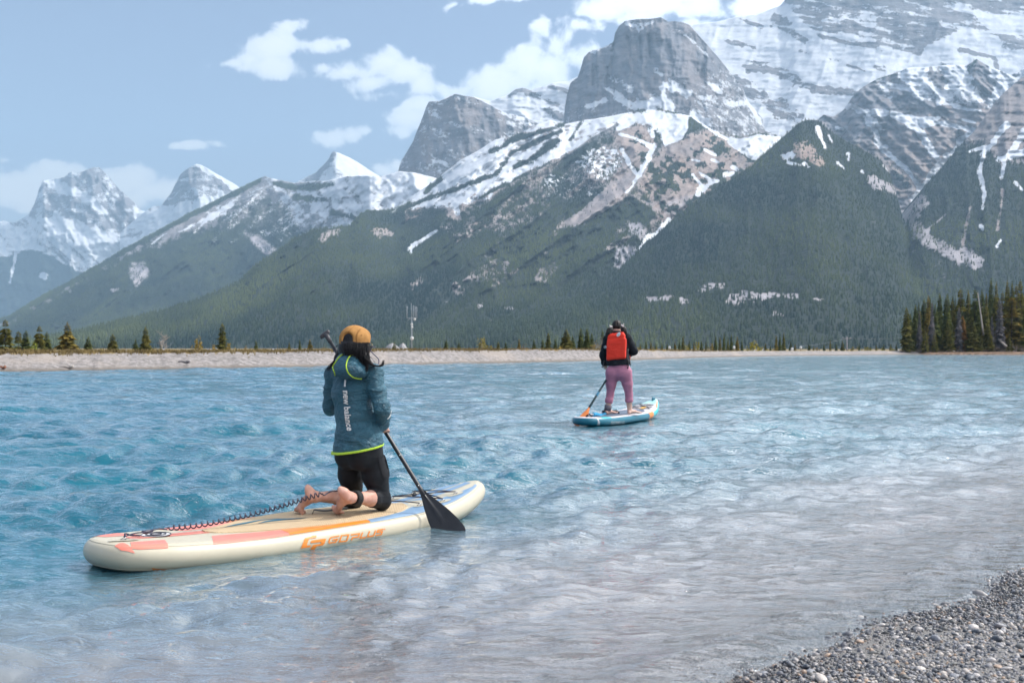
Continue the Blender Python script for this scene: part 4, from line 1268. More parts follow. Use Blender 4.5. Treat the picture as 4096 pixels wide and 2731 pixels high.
def rock1(s):
    s = np.asarray(s, float)
    return 0.112+np.where(s > 2.15, 0.125*(np.clip(s-2.15, 0, 2)/1.05)**2, 0)+np.where(s < 1.1, 0.050*np.clip((1.1-s), 0, 2)**1.5, 0)
B1 = Board(3.02, -5.71, 41.0, 3.20, 0.15,
           [(0.12,0),(0.125,.08),(0.14,.15),(0.18,.22),(0.27,.285),(0.42,.335),(0.6,.362),(0.9,.388),(1.4,.40),(1.9,.395),(2.2,.375),(2.5,.335),(2.75,.275),(2.95,.20),(3.1,.125),(3.17,.07),(3.2,0)], rock1)
def tanel(B, s0, s1, lo, hi, n=40, **kw):
    s = np.linspace(s0, s1, n)
    f = lambda q: np.interp(s, [p[0] for p in q], [p[1] for p in q]) if not np.isscalar(q) else np.full(n, q)
    return B.panel(s, f(lo), f(hi), **kw)
def outl(B, extra):
    """flat deck edge plus extra, as (s, t) pairs on the near side"""
    k = len(B.C)//2
    c = B.C[:k+1]
    c = c[np.argsort(c[:, 0])]
    return [(p[0], abs(p[1])+extra) for p in c]

def kneel_board():
    root = empty('paddle_board', tuple(B1.P(np.array(1.6), np.array(0.0), np.array(-0.15))))
    tag(root, 'cream inflatable paddle board with orange side stripes under the kneeling woman', 'paddle board')
    HV, HF = B1.hull()
    npobj('hull', (HV, HF), M_CREAM, root)
    bv = bvh_of(HV, HF)
    # seam lines of the glued rail
    for d in (0.042, 0.185):
        k = B1.C+B1.nn*0.0
        a = d/B1.rr
        c = B1.C+B1.nn*(B1.rr+0.0005)*math.sin(a)
        P = B1.P(c[:, 0], c[:, 1], np.full(len(c), (B1.rr+0.0005)*math.cos(a)-B1.rr))
        P = np.concatenate((P, P[:1]))
        npobj('rail_seam', tube(P, 0.0016, 5, cap=False), M_CREAM, root)
    edge = outl(B1, 0.036)
    eneg = [(s, -t) for s, t in edge]
    def rel(q, d): return [(s, t+d) for s, t in q]
    # pad
    half = [(0.83,0.0),(0.85,.06),(0.92,.10),(1.2,.225),(1.5,.30),(1.75,.315),(2.0,.275),(2.2,.21),(2.35,.12),(2.42,0.0)]
    s = np.linspace(0.83, 2.42, 70)
    hw = np.interp(s, [p[0] for p in half], [p[1] for p in half])+0.002
    cen = -0.02
    pv, pf = B1.panel(s, cen-hw, cen+hw, nt=24, off=0.007)
    pv2, pf2 = B1.panel(s, cen-hw-0.004, cen+hw+0.004, nt=24, off=0.001)
    o = npobj('deck_pad', joinm([(pv, pf), (np.concatenate((pv[::24], pv2[::24])), grid_faces(2, len(s))), (np.concatenate((pv[23::24], pv2[23::24])), grid_faces(2, len(s), flip=True))]), M_PAD, root)
    # coloured panels of the print, tail to nose
    E = lambda s0: np.interp(s0, [p[0] for p in edge], [p[1] for p in edge])
    for sg in (1, -1):
        e = edge if sg > 0 else eneg
        def strip(name, mat, s0, s1, inn, slant, nt=12):
            s = np.linspace(s0, s1, 40)
            ou = np.interp(s, [p[0] for p in e], [p[1] for p in e]); ii = np.interp(s, [p[0] for p in inn], [p[1] for p in inn])*sg
            lo, hi = (ii, ou) if sg > 0 else (ou, ii)
            k = np.linspace(0, 1, nt); T_ = lo[:, None]+(hi-lo)[:, None]*k[None]
            fr = (np.abs(T_)-np.abs(ii)[:, None])
            S_ = s[:, None]-slant*fr
            return npobj(name, (B1.surf(S_, T_, 0.0032 if mat is M_ORANGE else 0.002).reshape(-1, 3), grid_faces(40, nt, flip=True)), mat, root)
        strip('coral_stripe', M_SALMON, 0.26, 0.47, [(0.1,.13),(0.5,.13)], 0.5)
        strip('coral_stripe', M_SALMON, 0.77, 1.26, [(0.7,.13),(0.92,.15),(1.2,.21),(1.3,.24)], 0.62)
        strip('orange_stripe', M_ORANGE, 1.20, 1.80, [(1.2,.215),(1.5,.29),(1.75,.305),(1.8,.30)], 0.3)
        strip('blue_stripe', M_BLUE, 1.806, 3.06, [(1.8,.297),(2.0,.27),(2.2,.21),(2.35,.13),(2.5,.10),(3.0,.095),(3.1,.05)] if sg > 0 else [(1.8,.34),(2.2,.30),(2.6,.26),(2.85,.22),(3.0,.12),(3.1,.06)], 0.3)
    npobj('coral_stripe', tanel(B1, 0.34, 0.86, -0.085, -0.045, 20, nt=4), M_SALMON, root)
    npobj('coral_stripe', tanel(B1, 0.34, 0.86, -0.035, 0.02, 20, nt=4), M_SALMON, root)
    npobj('coral_stripe', tanel(B1, 0.165, 0.215, 0.13, [(0.165,.19),(0.215,.26)], 10, nt=6), M_SALMON, root)
    for lo, hi, s0, s1 in ((-.065,.015,2.43,3.08), (-.175,-.09,2.36,3.04)):
        npobj('blue_stripe', tanel(B1, s0, s1, [(2.3,lo),(3.1,lo*0.7)], [(2.3,hi),(3.1,hi*0.7)], 30, nt=5, off=0.0022), M_BLUE, root)
    # underside patch showing at the raised tail
    s = np.linspace(0.26, 0.5, 12)
    c = np.interp(s, [p[0] for p in outl(B1, 0)], [p[1] for p in outl(B1, 0)])
    npobj('underside_patch', B1.panel(s, c+B1.rr*2.55, c+B1.rr*2.95, nt=4, off=0.002), M_ORANGE, root)
    # pad print: two slanted blades and the thin script line
    for pts in ([(0.97,-.10),(1.10,-.155),(1.30,-.19),(1.47,-.14),(1.30,-.165),(1.16,-.125)], [(1.20,-.07),(1.30,-.12),(1.40,-.135),(1.58,-.02),(1.44,-.06),(1.30,-.085)]):
        V, F = poly_mesh2d([(a*1.0+0.02, b+0.02) for a, b in pts], 0.05)
        npobj('pad_emblem', (B1.surf(V[:, 0], V[:, 1], 0.0095), F), M_TEALPRINT, root, smooth=False)
    # D rings on oval patches, bungee
    def oval(s, t, a=0.075, b=0.033):
        k = np.linspace(0, 2*math.pi, 25)[:-1]
        S_ = np.concatenate([[s]]+[s+a*q*np.cos(k) for q in (0.5, 1.0)]); T_ = np.concatenate([[t]]+[t+b*q*np.sin(k) for q in (0.5, 1.0)])
        V = B1.surf(S_, T_, 0.005)
        j = np.arange(24)
        p = npobj('ring_patch', (V, [np.stack((0*j, 1+j, 1+(j+1) % 24), -1), np.stack((1+j, 25+j, 25+(j+1) % 24, 1+(j+1) % 24), -1)]), M_CREAM, root)
        a = np.linspace(0, 2*math.pi, 17)
        base = B1.surf(np.array(s), np.array(t), 0.010)
        ring = base+0.016*np.cos(a)[:, None]*B1.h*1.0+0.016*np.sin(a)[:, None]*(B1.n*0.8+np.array((0, 0, 0.45)))
        q = npobj('ring', tube(ring, 0.0028, 6, cap=False), M_STEEL, root)
        return base+np.array((0, 0, 0.012))
    A_, B_, C_, D_ = oval(2.80, .12), oval(2.60, .19), oval(2.70, -.20), oval(2.50, -.215)
    oval(0.27, 0.05, 0.09, 0.04)
    E_, F_ = oval(2.42, .145, 0.05, 0.026), B1.surf(np.array(2.36), np.array(-.16), 0.016)
    up = np.array((0, 0, 0.012))
    path = []
    for a, b in ((C_, A_), (A_, D_), (D_, B_), (B_, C_), (E_, F_)):
        path.append(tube(np.linspace(a, b, 6)+up*np.sin(np.linspace(0, math.pi, 6))[:, None]*0.4, 0.0042, 6))
    npobj('bungee_cord', joinm(path), M_CORD, root)
    kn = A_*0.35+D_*0.65
    npobj('bungee_toggle', joinm([tube([kn-0.014*B1.h, kn+0.014*B1.h], [0.009, 0.012], 8), tube([kn, kn+np.array((-.012, 0, .03))], 0.003, 5), tube([kn, kn+np.array((.01, .006, .028))], 0.003, 5)]), M_BLACK, root)
    # webbing carry handle
    ang = np.linspace(0, 1, 17)
    p0, p1 = B1.surf(np.array(1.72), np.array(-.135), 0.008), B1.surf(np.array(1.83), np.array(-.015), 0.008)
    mid = p0+(p1-p0)*ang[:, None]+np.array((0, 0, 1.0))*(0.032*np.minimum(1, np.minimum(ang*14, (1-ang)*5))*(1-0.35*np.sin(ang*math.pi)))[:, None]
    sd_ = norm(np.cross(p1-p0, (0, 0, 1)))
    top = np.concatenate((mid-sd_*0.016, mid+sd_*0.016, mid-sd_*0.016-np.array((0, 0, .006)), mid+sd_*0.016-np.array((0, 0, .006))))
    g = grid_faces(2, 17)
    npobj('carry_handle', (top, np.concatenate((g, g[:, ::-1]+34, np.stack((np.arange(16), np.arange(16)+34, np.arange(16)+35, np.arange(16)+1), -1)[:, ::-1], np.stack((np.arange(16)+17, np.arange(16)+18, np.arange(16)+52, np.arange(16)+51), -1)[:, ::-1]))), M_BLACK, root, smooth=False)
    # air valve with its ringed cap near the tail
    vc = B1.surf(np.array(0.53), np.array(-.055), 0.003)
    prs = []
    for r_, z_ in ((0.082, 0.004), (0.055, 0.007), (0.03, 0.008)):
        a = np.linspace(0, 2*math.pi, 33)
        prs.append(tube(vc+np.stack((r_*np.cos(a), r_*np.sin(a), 0*a+z_), -1), 0.0026, 6, cap=False))
    npobj('valve_ring', joinm(prs), M_CORD, root)
    a = np.linspace(0, 2*math.pi, 33)[:-1]
    V = np.concatenate((vc[None]+np.array((0, 0, .006)), vc+np.stack((.08*np.cos(a), .08*np.sin(a), 0*a+.003), -1)))
    j = np.arange(32)
    npobj('valve_cap', (V, np.stack((0*j, 1+j, 1+(j+1) % 32), -1)), simple('white_plastic', (0.7, 0.7, 0.7), 0.4), root, smooth=False)
    # lettering on the near rail
    k = 6.357
    def X(p): return (1190+p[0]/k, 2090+p[1]/k+LOGO_DY)
    par = []
    for poly in ([(75,650),(150,480),(188,378),(340,352),(370,308),(492,295),(472,382),(300,408),(280,425),(232,555),(240,572),(345,566),(310,615)],
                 [(345,450),(700,398),(720,415),(680,520),(640,568),(480,592),(425,672),(312,672),(395,555),(590,525),(600,485),(320,515)]):
        V, F = poly_mesh2d([X(p) for p in poly], 8)
        par.append((lay(bv, V, 0.003), F))
    npobj('emblem', joinm(par), M_ORANGE, root, smooth=False)
    par = []
    for pts, cl in (([(1058,332),(850,370),(828,385),(790,490),(802,508),(960,487),(1012,412),(885,432)], False), ([(1115,323),(1295,302),(1250,440),(1220,460),(1060,478)], True),
                    ([(1350,305),(1570,272),(1545,350),(1400,372),(1360,435)], False), ([(1652,240),(1590,385),(1730,363)], False), ([(1830,212),(1775,350),(1900,330),(1940,310),(1980,190)], False),
                    ([(2178,162),(2040,188),(2020,238),(2148,222),(2122,290),(1985,318)], False), ([(2210,145),(2222,160),(2210,180),(2198,165)], True)):
        w = 5.2 if pts[0][0] < 2200 else 1.5
        V, F = stroke2d([X(p) for p in pts], w, 3.0, cl)
        par.append((lay(bv, V, 0.003), F[:, ::-1]))
    npobj('lettering', joinm(par), M_ORANGE, root, smooth=False)
    return root
LOGO_DY = 0.0
BOARD1 = kneel_board()

# --- second board
M_WHITE2 = simple('pale_pinkish_pvc', (0.60, 0.57, 0.60), 0.4, 0.5, 0.04, 6)
M_TEAL2 = simple('deep_teal_print', (0.012, 0.15, 0.22), 0.35, 0.5, 0.1, 7)
M_TURQ = simple('turquoise_print', (0.06, 0.52, 0.56), 0.35, 0.5, 0.08, 7)
M_GREYPAD = pad_material('slate_blue_foam_pad', (0.16, 0.20, 0.27), (0.11, 0.14, 0.20))
def rock2(s):
    s = np.asarray(s, float)
    return 0.138+np.where(s > 1.9, 0.185*(np.clip(s-1.9, 0, 2)/1.45)**2.2, 0)+np.where(s < 0.6, 0.02*np.clip((0.6-s)/0.6, 0, 2), 0)
_t = at(2318, 1712, 17.0); _h = R(27.5)
B2 = Board(_t[0]*math.sin(_h)+_t[1]*math.cos(_h), _t[0]*math.cos(_h)-_t[1]*math.sin(_h)-0.02, 27.5, 3.35, 0.125,
           [(0.13,0),(0.14,.07),(0.17,.14),(0.25,.215),(0.42,.285),(0.8,.345),(1.4,.375),(1.9,.375),(2.3,.345),(2.7,.27),(3.0,.17),(3.2,.10),(3.3,.055),(3.35,0)], rock2)
def stand_board():
    B = B2
    root = empty('paddle_board', tuple(B.P(np.array(1.6), np.array(0.0), np.array(-0.14))))
    tag(root, 'smaller far paddle board with teal rails and turquoise nose under the standing woman', 'paddle board')
    HV, HF = B.hull()
    npobj('hull', (HV, HF), M_WHITE2, root)
    bv = bvh_of(HV, HF)
    def rail(name, mat, s0, s1, d0, d1, sg=1, off=0.002):
        s = np.linspace(s0, s1, 40); c = outl(B, 0)
        b = np.interp(s, [p[0] for p in c], [p[1] for p in c])
        lo, hi = (b+d0, b+d1) if sg > 0 else (-b-d1, -b-d0)
        return npobj(name, B.panel(s, lo, hi, nt=10, off=off), mat, root)
    def wrap(name, mat, sel, d0, d1):
        m = len(B.C); idx = [i for i in range(m) if sel(B.C[i, 0])]
        idx.sort(key=lambda i: math.atan2(B.C[i, 1], B.C[i, 0]-1.6) if B.C[i, 0] > 1.6 else math.atan2(B.C[i, 1], 1.6-B.C[i, 0]))
        c = B.C[idx]; q = B.nn[idx]; rows = []
        for d in np.linspace(d0, d1, 10):
            a = d/B.rr; o_ = c+q*(B.rr+0.002)*math.sin(a)
            rows.append(B.P(o_[:, 0], o_[:, 1], np.full(len(c), (B.rr+.002)*math.cos(a)-B.rr)))
        return npobj(name, (np.concatenate(rows), grid_faces(10, len(c))), mat, root)
    wrap('teal_rail_band', M_TEAL2, lambda s_: s_ < 0.30, 0.045, 0.19)
    wrap('turquoise_rail_band', M_TURQ, lambda s_: s_ > 3.2, 0.055, 0.19)
    for sg in (1, -1):
        rail('teal_rail_band', M_TEAL2, 0.27, 2.05, 0.045, 0.19, sg)
        rail('orange_block', M_ORANGE, 2.055, 2.30, 0.036, 0.185, sg)
        rail('turquoise_rail_band', M_TURQ, 2.305, 3.22, 0.055, 0.19, sg)
        rail('orange_pinstripe', M_ORANGE, 2.72, 3.16, 0.02, 0.045, sg)
        rail('turquoise_patch', M_TURQ, 0.36, 0.60, -0.06, 0.05, sg)
    npobj('nose_panel', tanel(B, 2.95, 3.27, [(2.9,-.16),(3.1,-.09),(3.3,-.03)], [(2.9,.16),(3.1,.09),(3.3,.03)], 20, nt=10), simple('pale_turquoise', (0.35, 0.66, 0.68), 0.4, 0.5, 0.15, 4), root)
    s = np.linspace(0.5, 2.45, 50)
    hw = np.interp(s, [.5,.6,1.0,1.8,2.2,2.4,2.45], [.14,.18,.24,.26,.22,.12,.05])
    npobj('deck_pad', B.panel(s, -hw, hw, nt=16, off=0.006), M_GREYPAD, root)
    g = B.surf(np.array(3.2), np.array(0.0), 0.004)
    npobj('nose_grip', tube([g-0.05*B.h+np.array((0, 0, .0)), g-0.02*B.h+np.array((0, 0, .035)), g+0.02*B.h+np.array((0, 0, .035)), g+0.05*B.h], 0.018, 8), M_TEAL2, root)
    par = []
    for a, b in (((2.50,-.2),(2.85,.13)), ((2.85,-.13),(2.5,.2)), ((2.5,-.2),(2.5,.2)), ((2.85,-.13),(2.85,.13)), ((2.67,-.18),(2.67,.17))):
        p, q = B.surf(np.array(a[0]), np.array(a[1]), .014), B.surf(np.array(b[0]), np.array(b[1]), .014)
        par.append(tube(np.linspace(p, q, 5), 0.006, 5))
    npobj('bungee_cord', joinm(par), M_BLACK, root)
    npobj('deck_tag', tanel(B, 2.44, 2.62, .02, .10, 6, nt=3, off=0.018), simple('amber_tag', (0.75, 0.42, 0.08), 0.5), root)
    p = B.surf(np.array(1.42), np.array(-.02), .012)
    npobj('carry_handle', tube([p-0.10*B.n, p-0.06*B.n+np.array((0, 0, .03)), p+0.06*B.n+np.array((0, 0, .03)), p+0.10*B.n], 0.02, 8), M_BLACK, root)
    p = B.surf(np.array(0.36), np.array(0.02), .01)
    npobj('tail_ring', tube([p-0.05*B.n, p+np.array((0, 0, .03)), p+0.05*B.n], 0.014, 7), M_BLACK, root)
    # PERFORMER 11 on the rail
    for word, u0, u1 in (('PERFORMER', 0.0, 0.80), ('1', 0.87, 0.92), ('1', 0.95, 1.0)):
        V, F = text_mesh2d(word, 1.0, 0.015)
        x0, x1 = V[:, 0].min(), V[:, 0].max(); y1 = V[:, 1].max()
        u = u0+(u1-u0)*(V[:, 0]-x0)/(x1-x0); w = V[:, 1]/y1
        base = np.stack((2442+(2496-2442)*u, (1703.5+LOGO2_DY)+(1700.5-1703.5)*u), -1)
        px = base+np.stack((0*u, -9.5*w), -1)
        npobj('lettering', (lay(bv, px, 0.008), F), simple('white_print', (0.75, 0.75, 0.75), 0.5), root, smooth=False)
    return root
LOGO2_DY = -8.5
BOARD2 = stand_board()
# ------------------------------------------------------------------ the kneeling woman
def cloth(name, col, col2, rough=0.55, spec=0.4, bump=0.004, stretch=(1, 1, 2.2), scale=14.0, sheen=0.0):
    m, T, b = principled(name, rough=rough, spec=spec)
    co = T.n('ShaderNodeTexCoord').outputs['Object']
    mp = T.n('ShaderNodeMapping', ins={'Vector': co, 'Rotation': (0.2, 0.3, 0), 'Scale': stretch}).outputs[0]
    n1 = T.noise(mp, scale, 6, 0.62, 1.2)
    n2 = T.noise(co, scale*6, 4)
    T.set(b, 'Base Color', T.mix(T.rng(n1, 0.3, 0.7), col, col2))
    rg = T.math('ABSOLUTE', T.math('SUBTRACT', n1, 0.5))
    h = T.math('ADD', T.math('MULTIPLY', rg, 3.0), T.math('MULTIPLY', n2, 0.12))
    T.set(b, 'Normal', T.n('ShaderNodeBump', ins={'Strength': 1.0, 'Distance': bump, 'Height': h}).outputs[0])
    if sheen: b.inputs['Sheen Weight'].default_value = sheen
    return m
def skin_mat(name, c, c2):
    m, T, b = principled(name, rough=0.5, spec=0.35)
    co = T.n('ShaderNodeTexCoord').outputs['Object']
    n = T.noise(co, 22.0, 4)
    T.set(b, 'Base Color', T.mix(T.rng(n, 0.35, 0.65), c, c2))
    b.inputs['Subsurface Weight'].default_value = 0.12
    b.inputs['Subsurface Radius'].default_value = (0.012, 0.005, 0.003)
    b.inputs['Subsurface Scale'].default_value = 0.5
    return m
M_SKIN = skin_mat('skin', (0.52, 0.27, 0.20), (0.62, 0.36, 0.285))
M_JACKET = cloth('teal_windbreaker', (0.022, 0.102, 0.152), (0.036, 0.135, 0.192), 0.40, 0.5, 0.013, (1.1, 1.1, 2.2), 13.0)
M_LEGG = cloth('black_stretch_fabric', (0.006, 0.0075, 0.010), (0.010, 0.0115, 0.015), 0.62, 0.25, 0.0015, (1, 1, 3), 10.0)
M_LIME = simple('lime_trim', (0.42, 0.62, 0.05), 0.6, 0.3, 0.05, 60)
M_REFL = simple('silver_print', (0.74, 0.74, 0.72), 0.5, 0.4, 0.05, 40)
M_CAP = simple('tan_cotton_twill', (0.40, 0.205, 0.068), 0.85, 0.2, 0.2, 26, 0.0012, 160)
def hair_mat(name, c0, c1):
    m, T, b = principled(name, rough=0.5, spec=0.3)
    co = T.n('ShaderNodeTexCoord').outputs['Object']
    mp = T.n('ShaderNodeMapping', ins={'Vector': co, 'Scale': (90, 90, 7)}).outputs[0]
    n = T.noise(mp, 1.0, 4, 0.6, 0.6)
    T.set(b, 'Base Color', T.mix(T.rng(n, 0.4, 0.75), c0, c1))
    T.set(b, 'Normal', T.n('ShaderNodeBump', ins={'Strength': 0.9, 'Distance': 0.004, 'Height': n}).outputs[0])
    return m
M_HAIR = hair_mat('black_hair', (0.006, 0.006, 0.008), (0.022, 0.020, 0.022))

def shaft_frame(p, axis):
    ax = norm(axis); u = norm(np.cross(ax, (0, 0, 1.0))); return ax, u, np.cross(ax, u)
def grip_hand(F, c, axis, palm, wrist, rs=0.015, flip=1):
    """a closed hand: palm beside the shaft, four fingers wrapped round it, thumb from the other side"""
    ax = norm(axis); pd = norm(np.asarray(palm)-ax*(np.asarray(palm)@ax)); sd_ = np.cross(ax, pd)*flip
    c = np.asarray(c, float)
    pc = c+pd*(rs+0.016)
    F.ell(pc, (ax, pd, sd_), (0.043, 0.017, 0.036), 0.012)
    F.cap(pc, wrist, 0.026, 0.026, 0.018)
    for i, (o, ln) in enumerate(((0.031, 1.0), (0.0105, 1.08), (-0.0105, 1.0), (-0.030, 0.85))):
        b = c+ax*o; pts = []
        for a in np.linspace(25, 25+205*ln, 6):
            a = R(a)
            pts.append((b+(pd*math.cos(a)+sd_*math.sin(a))*(rs+0.0095), 0.0095 if o > -0.02 else 0.0082))
        F.chain(pts, 0.004)
    b = c+ax*0.036
    pts = [(pc+ax*0.02-sd_*0.022, 0.013)]
    for a in (-40, -85, -130):
        a = R(a); pts.append((b+ax*0.012+(pd*math.cos(a)+sd_*math.sin(a))*(rs+0.011), 0.0105))
    F.chain(pts, 0.006)
def add_head(F, c, f, up, s=1.0):
    """head with brow, nose, mouth, chin and ears; c = centre of the skull"""
    f = norm(f); up = norm(up); l = np.cross(f, up)
    q = lambda a, b_, z: np.asarray(c)+(l*a+f*b_+up*z)*s
    F.ell(q(0, -0.005, 0.012), (l, f, up), np.array((0.074, 0.094, 0.098))*s, 0.01)
    F.ell(q(0, 0.032, -0.055), (l, f, up), np.array((0.054, 0.060, 0.062))*s, 0.03)
    F.ell(q(0, 0.068, -0.098), (l, f, up), np.array((0.022, 0.020, 0.017))*s, 0.02)
    F.cap(q(0, 0.090, -0.010), q(0, 0.106, -0.044), 0.008*s, 0.014*s, 0.012)
    for a in (-1, 1):
        F.ell(q(a*0.011, 0.099, -0.048), (l, f, up), np.array((0.009, 0.010, 0.008))*s, 0.006)
        F.ell(q(a*0.030, 0.084, 0.012), (l, f, up), np.array((0.022, 0.010, 0.008))*s, 0.012)
        F.ell(q(a*0.032, 0.092, -0.008), (l, f, up), np.array((0.015, 0.012, 0.010))*s, 0.006, 'sub')
        F.ell(q(a*0.045, 0.066, -0.035), (l, f, up), np.array((0.022, 0.022, 0.020))*s, 0.02)
        F.ell(q(a*0.078, -0.004, -0.018), (l, f, up), np.array((0.009, 0.018, 0.031))*s, 0.005)
    F.ell(q(0, 0.092, -0.070), (l, f, up), np.array((0.022, 0.009, 0.0055))*s, 0.005)
    F.ell(q(0, 0.091, -0.080), (l, f, up), np.array((0.019, 0.009, 0.006))*s, 0.005)
    return q
def foot(F, heel, ankle, ball, lat, toes_dir, up, side, w=0.039):
    """bare foot from heel to ball, then five toes bent along toes_dir; side +1: big toe towards -lat"""
    heel, ankle, ball = (np.asarray(x, float) for x in (heel, ankle, ball))
    lat = norm(lat); ln = norm(ball-heel)
    dor = norm(np.cross(lat, ln)); dor = dor if dor@(ankle-(heel+ball)/2) > 0 else -dor
    F.ell(heel, (lat, ln, dor), (0.029, 0.031, 0.031), 0.012)
    F.cap(ankle, heel+dor*0.012, 0.031, 0.027, 0.02)
    F.ecap(heel+ln*0.02+dor*0.012, heel*0.45+ball*0.55+dor*0.013, (0.026, 0.024), (0.030, 0.022), lat, dor, 0.02)
    F.ecap(heel*0.45+ball*0.55+dor*0.013, ball+dor*0.002, (0.030, 0.022), (w, 0.018), lat, dor, 0.018)
    F.cap(ankle, heel*0.4+ball*0.6+dor*0.018, 0.029, 0.02, 0.025)
    F.ell(ball-lat*side*0.022, (lat, ln, dor), (0.020, 0.022, 0.019), 0.012)
    td = norm(toes_dir)
    for i, (o, r, L) in enumerate(((-0.029, 0.0125, 0.046), (-0.010, 0.0092, 0.044), (0.005, 0.0085, 0.040), (0.0185, 0.008, 0.035), (0.031, 0.0078, 0.028))):
        b = ball+lat*side*o+ln*0.010
        m_ = b+(ln*0.5+td*0.5)*L*0.5
        F.chain([(b, r*1.1), (m_, r), (m_+td*L*0.55, r*1.02)], 0.005)
def wrinkle(V, Q, amp, fn, only=None):
    N = vnormals(V, Q)
    d = fn(V)*amp
    if only is not None: d = d*only(V)
    return V+N*d[:, None]
def fold_noise(V, ax=(1.0, 1.0, 2.4), sc=11.0, seed=5):
    a = V[:, 0]*ax[0]*sc; b = V[:, 2]*ax[2]*sc; c = V[:, 1]*ax[1]*sc
    w = 1.2*(fbm(a*0.6+c*0.4, b*0.4, 2, seed+7)-.5)
    r1 = ridged(a+0.6*c+w*2, b*0.9+0.35*a+w*2, 3, seed)
    r2 = ridged(a*0.7-c+w*2, b*0.6-0.7*a+w*1.5, 3, seed+3)
    return r1*0.6+r2*0.5-0.5

def kneeler():
    hY = R(41.0)
    fw = np.array((math.sin(hY), math.cos(hY), 0)); lt = np.array((math.cos(hY), -math.sin(hY), 0)); up = np.array((0, 0, 1.0))
    root = empty('person', tuple(at(1480, 2035, 7.6)))
    tag(root, 'kneeling woman in a tan cap, teal windbreaker and black leggings on the near board', 'person')
    # joints
    kR, kL = at(1527, 2003, 7.56), at(1416, 1998, 7.70)
    aR, aL = at(1402, 1990, 7.25), at(1263, 1986, 7.36)
    hR, hL = at(1478, 1795, 7.45), at(1394, 1800, 7.57)
    hemc = at(1436, 1790, 7.50); waist = at(1423, 1660, 7.52); chest = at(1411, 1572, 7.545); sho = at(1407, 1498, 7.565); neck = at(1410, 1440, 7.57)
    sR, sL = at(1492, 1496, 7.47), at(1335, 1497, 7.68)
    eR, wR = at(1528, 1632, 7.37), at(1534, 1700, 7.53)
    eL = at(1324, 1628, 7.70)
    # the paddle line
    g1, g0 = at(1306, 1342, 7.93), at(1782, 2118, 7.42)
    ax = norm(g0-g1)
    def on_shaft(py):
        t = np.linspace(0, 1, 600); P = g1+(g0-g1)*t[:, None]
        y = HOR-(P[:, 2]-CAMH)/P[:, 1]*FPX
        return P[np.abs(y-py).argmin()]
    hr = on_shaft(1714); hl = on_shaft(1480)
    wL = hl-fw*0.07-lt*0.05-up*0.02
    # continuous body
    h = 0.0055
    F = Field((-1.62, 7.02, 0.08), (-0.62, 8.0, 1.42), h)
    F.ecap(hemc+up*0.0, waist, (0.150, 0.112), (0.118, 0.088), lt, fw, 0.04)
    F.ecap(waist, chest, (0.118, 0.088), (0.128, 0.098), lt, fw, 0.04)
    F.ecap(chest, sho, (0.128, 0.098), (0.125, 0.075), lt, fw, 0.04)
    F.cap(sho, neck+fw*0.012+up*0.02, 0.062, 0.048, 0.04)
    F.ell(hemc-fw*0.055+lt*0.065-up*0.05, (lt, fw, up), (0.074, 0.052, 0.076), 0.04)
    F.ell(hemc-fw*0.055-lt*0.065-up*0.05, (lt, fw, up), (0.074, 0.052, 0.076), 0.04)
    for hip, k, r0, r1 in ((hR, kR, 0.070, 0.054), (hL, kL, 0.070, 0.052)):
        F.chain([(hip, r0), (hip*0.45+k*0.55-fw*0.004, (r0+r1)*0.51), (k, r1)], 0.03)
    for k, a in ((kR, aR), (kL, aL)):
        F.chain([(k, 0.052), (k*0.62+a*0.38+up*0.010, 0.049), (a, 0.030)], 0.025)
    # feet, toes tucked under
    deck = lambda p: float(B1.rock(np.array(p@np.array((B1.h[0], B1.h[1], 0))-B1.S)))+0.007
    bR, bL = at(1351, 2042, 7.335), at(1195, 2036, 7.40)
    bR[2] = deck(bR)+0.035; bL[2] = deck(bL)+0.033
    foot(F, at(1374, 1973, 7.20), aR, bR, lt, norm(fw*0.8-up*0.22+lt*0.35), up, 1)
    foot(F, at(1238, 1970, 7.31), aL, bL, lt, norm(fw*0.8-up*0.22-lt*0.1), up, -1)
    # arms and hands
    for s_, e, w in ((sR, eR, wR), (sL, eL, wL)):
        F.chain([(sho*0.5+s_*0.5, 0.055), (s_, 0.050), (s_*0.5+e*0.5, 0.042), (e, 0.036), (e*0.5+w*0.5, 0.034), (w, 0.026)], 0.03)
    grip_hand(F, hr, -ax, norm(wR-hr), wR, 0.014, 1)
    grip_hand(F, hl, -ax, norm(wL-hl), wL, 0.014, -1)
    hd = at(1420, 1374, 7.565)
    fa = R(40.0); ff = norm(np.array((math.sin(fa), math.cos(fa), -0.10))); fu = norm(np.array((0.07, 0.07, 1.0))); fu = norm(fu-ff*(fu@ff))
    F.cap(neck, hd-up*0.05, 0.050, 0.052, 0.03)
    q = add_head(F, hd, ff, fu, 0.98)
    V, Q = F.net(1)
    npobj('body', (V, Q), M_SKIN, root)
    ll = np.cross(ff, fu)
    # eyes, glasses
    for sg in (-1, 1):
        e = q(sg*0.032, 0.083, -0.008)
        a = np.linspace(0, math.pi, 9)
        npobj('eye', tube(e+np.outer(np.cos(a)*0.009, ff), 0.009*np.sin(a)+0.0004, 10), simple('eye_white', (0.7, 0.7, 0.68), 0.2), root)
    prs = []
    for sg in (-1, 1):
        e = q(sg*0.034, 0.106, -0.008); a = np.linspace(0, 2*math.pi, 25)
        prs.append(tube(e+np.outer(np.cos(a)*0.026, ll)+np.outer(np.sin(a)*0.022, fu), 0.0018, 5, cap=False))
        prs.append(tube([q(sg*0.060, 0.104, -0.004), q(sg*0.078, 0.06, -0.004), q(sg*0.080, 0.0, -0.002)], 0.0018, 5))
    prs.append(tube([q(-0.009, 0.107, -0.004), q(0.009, 0.107, -0.004)], 0.0018, 5))
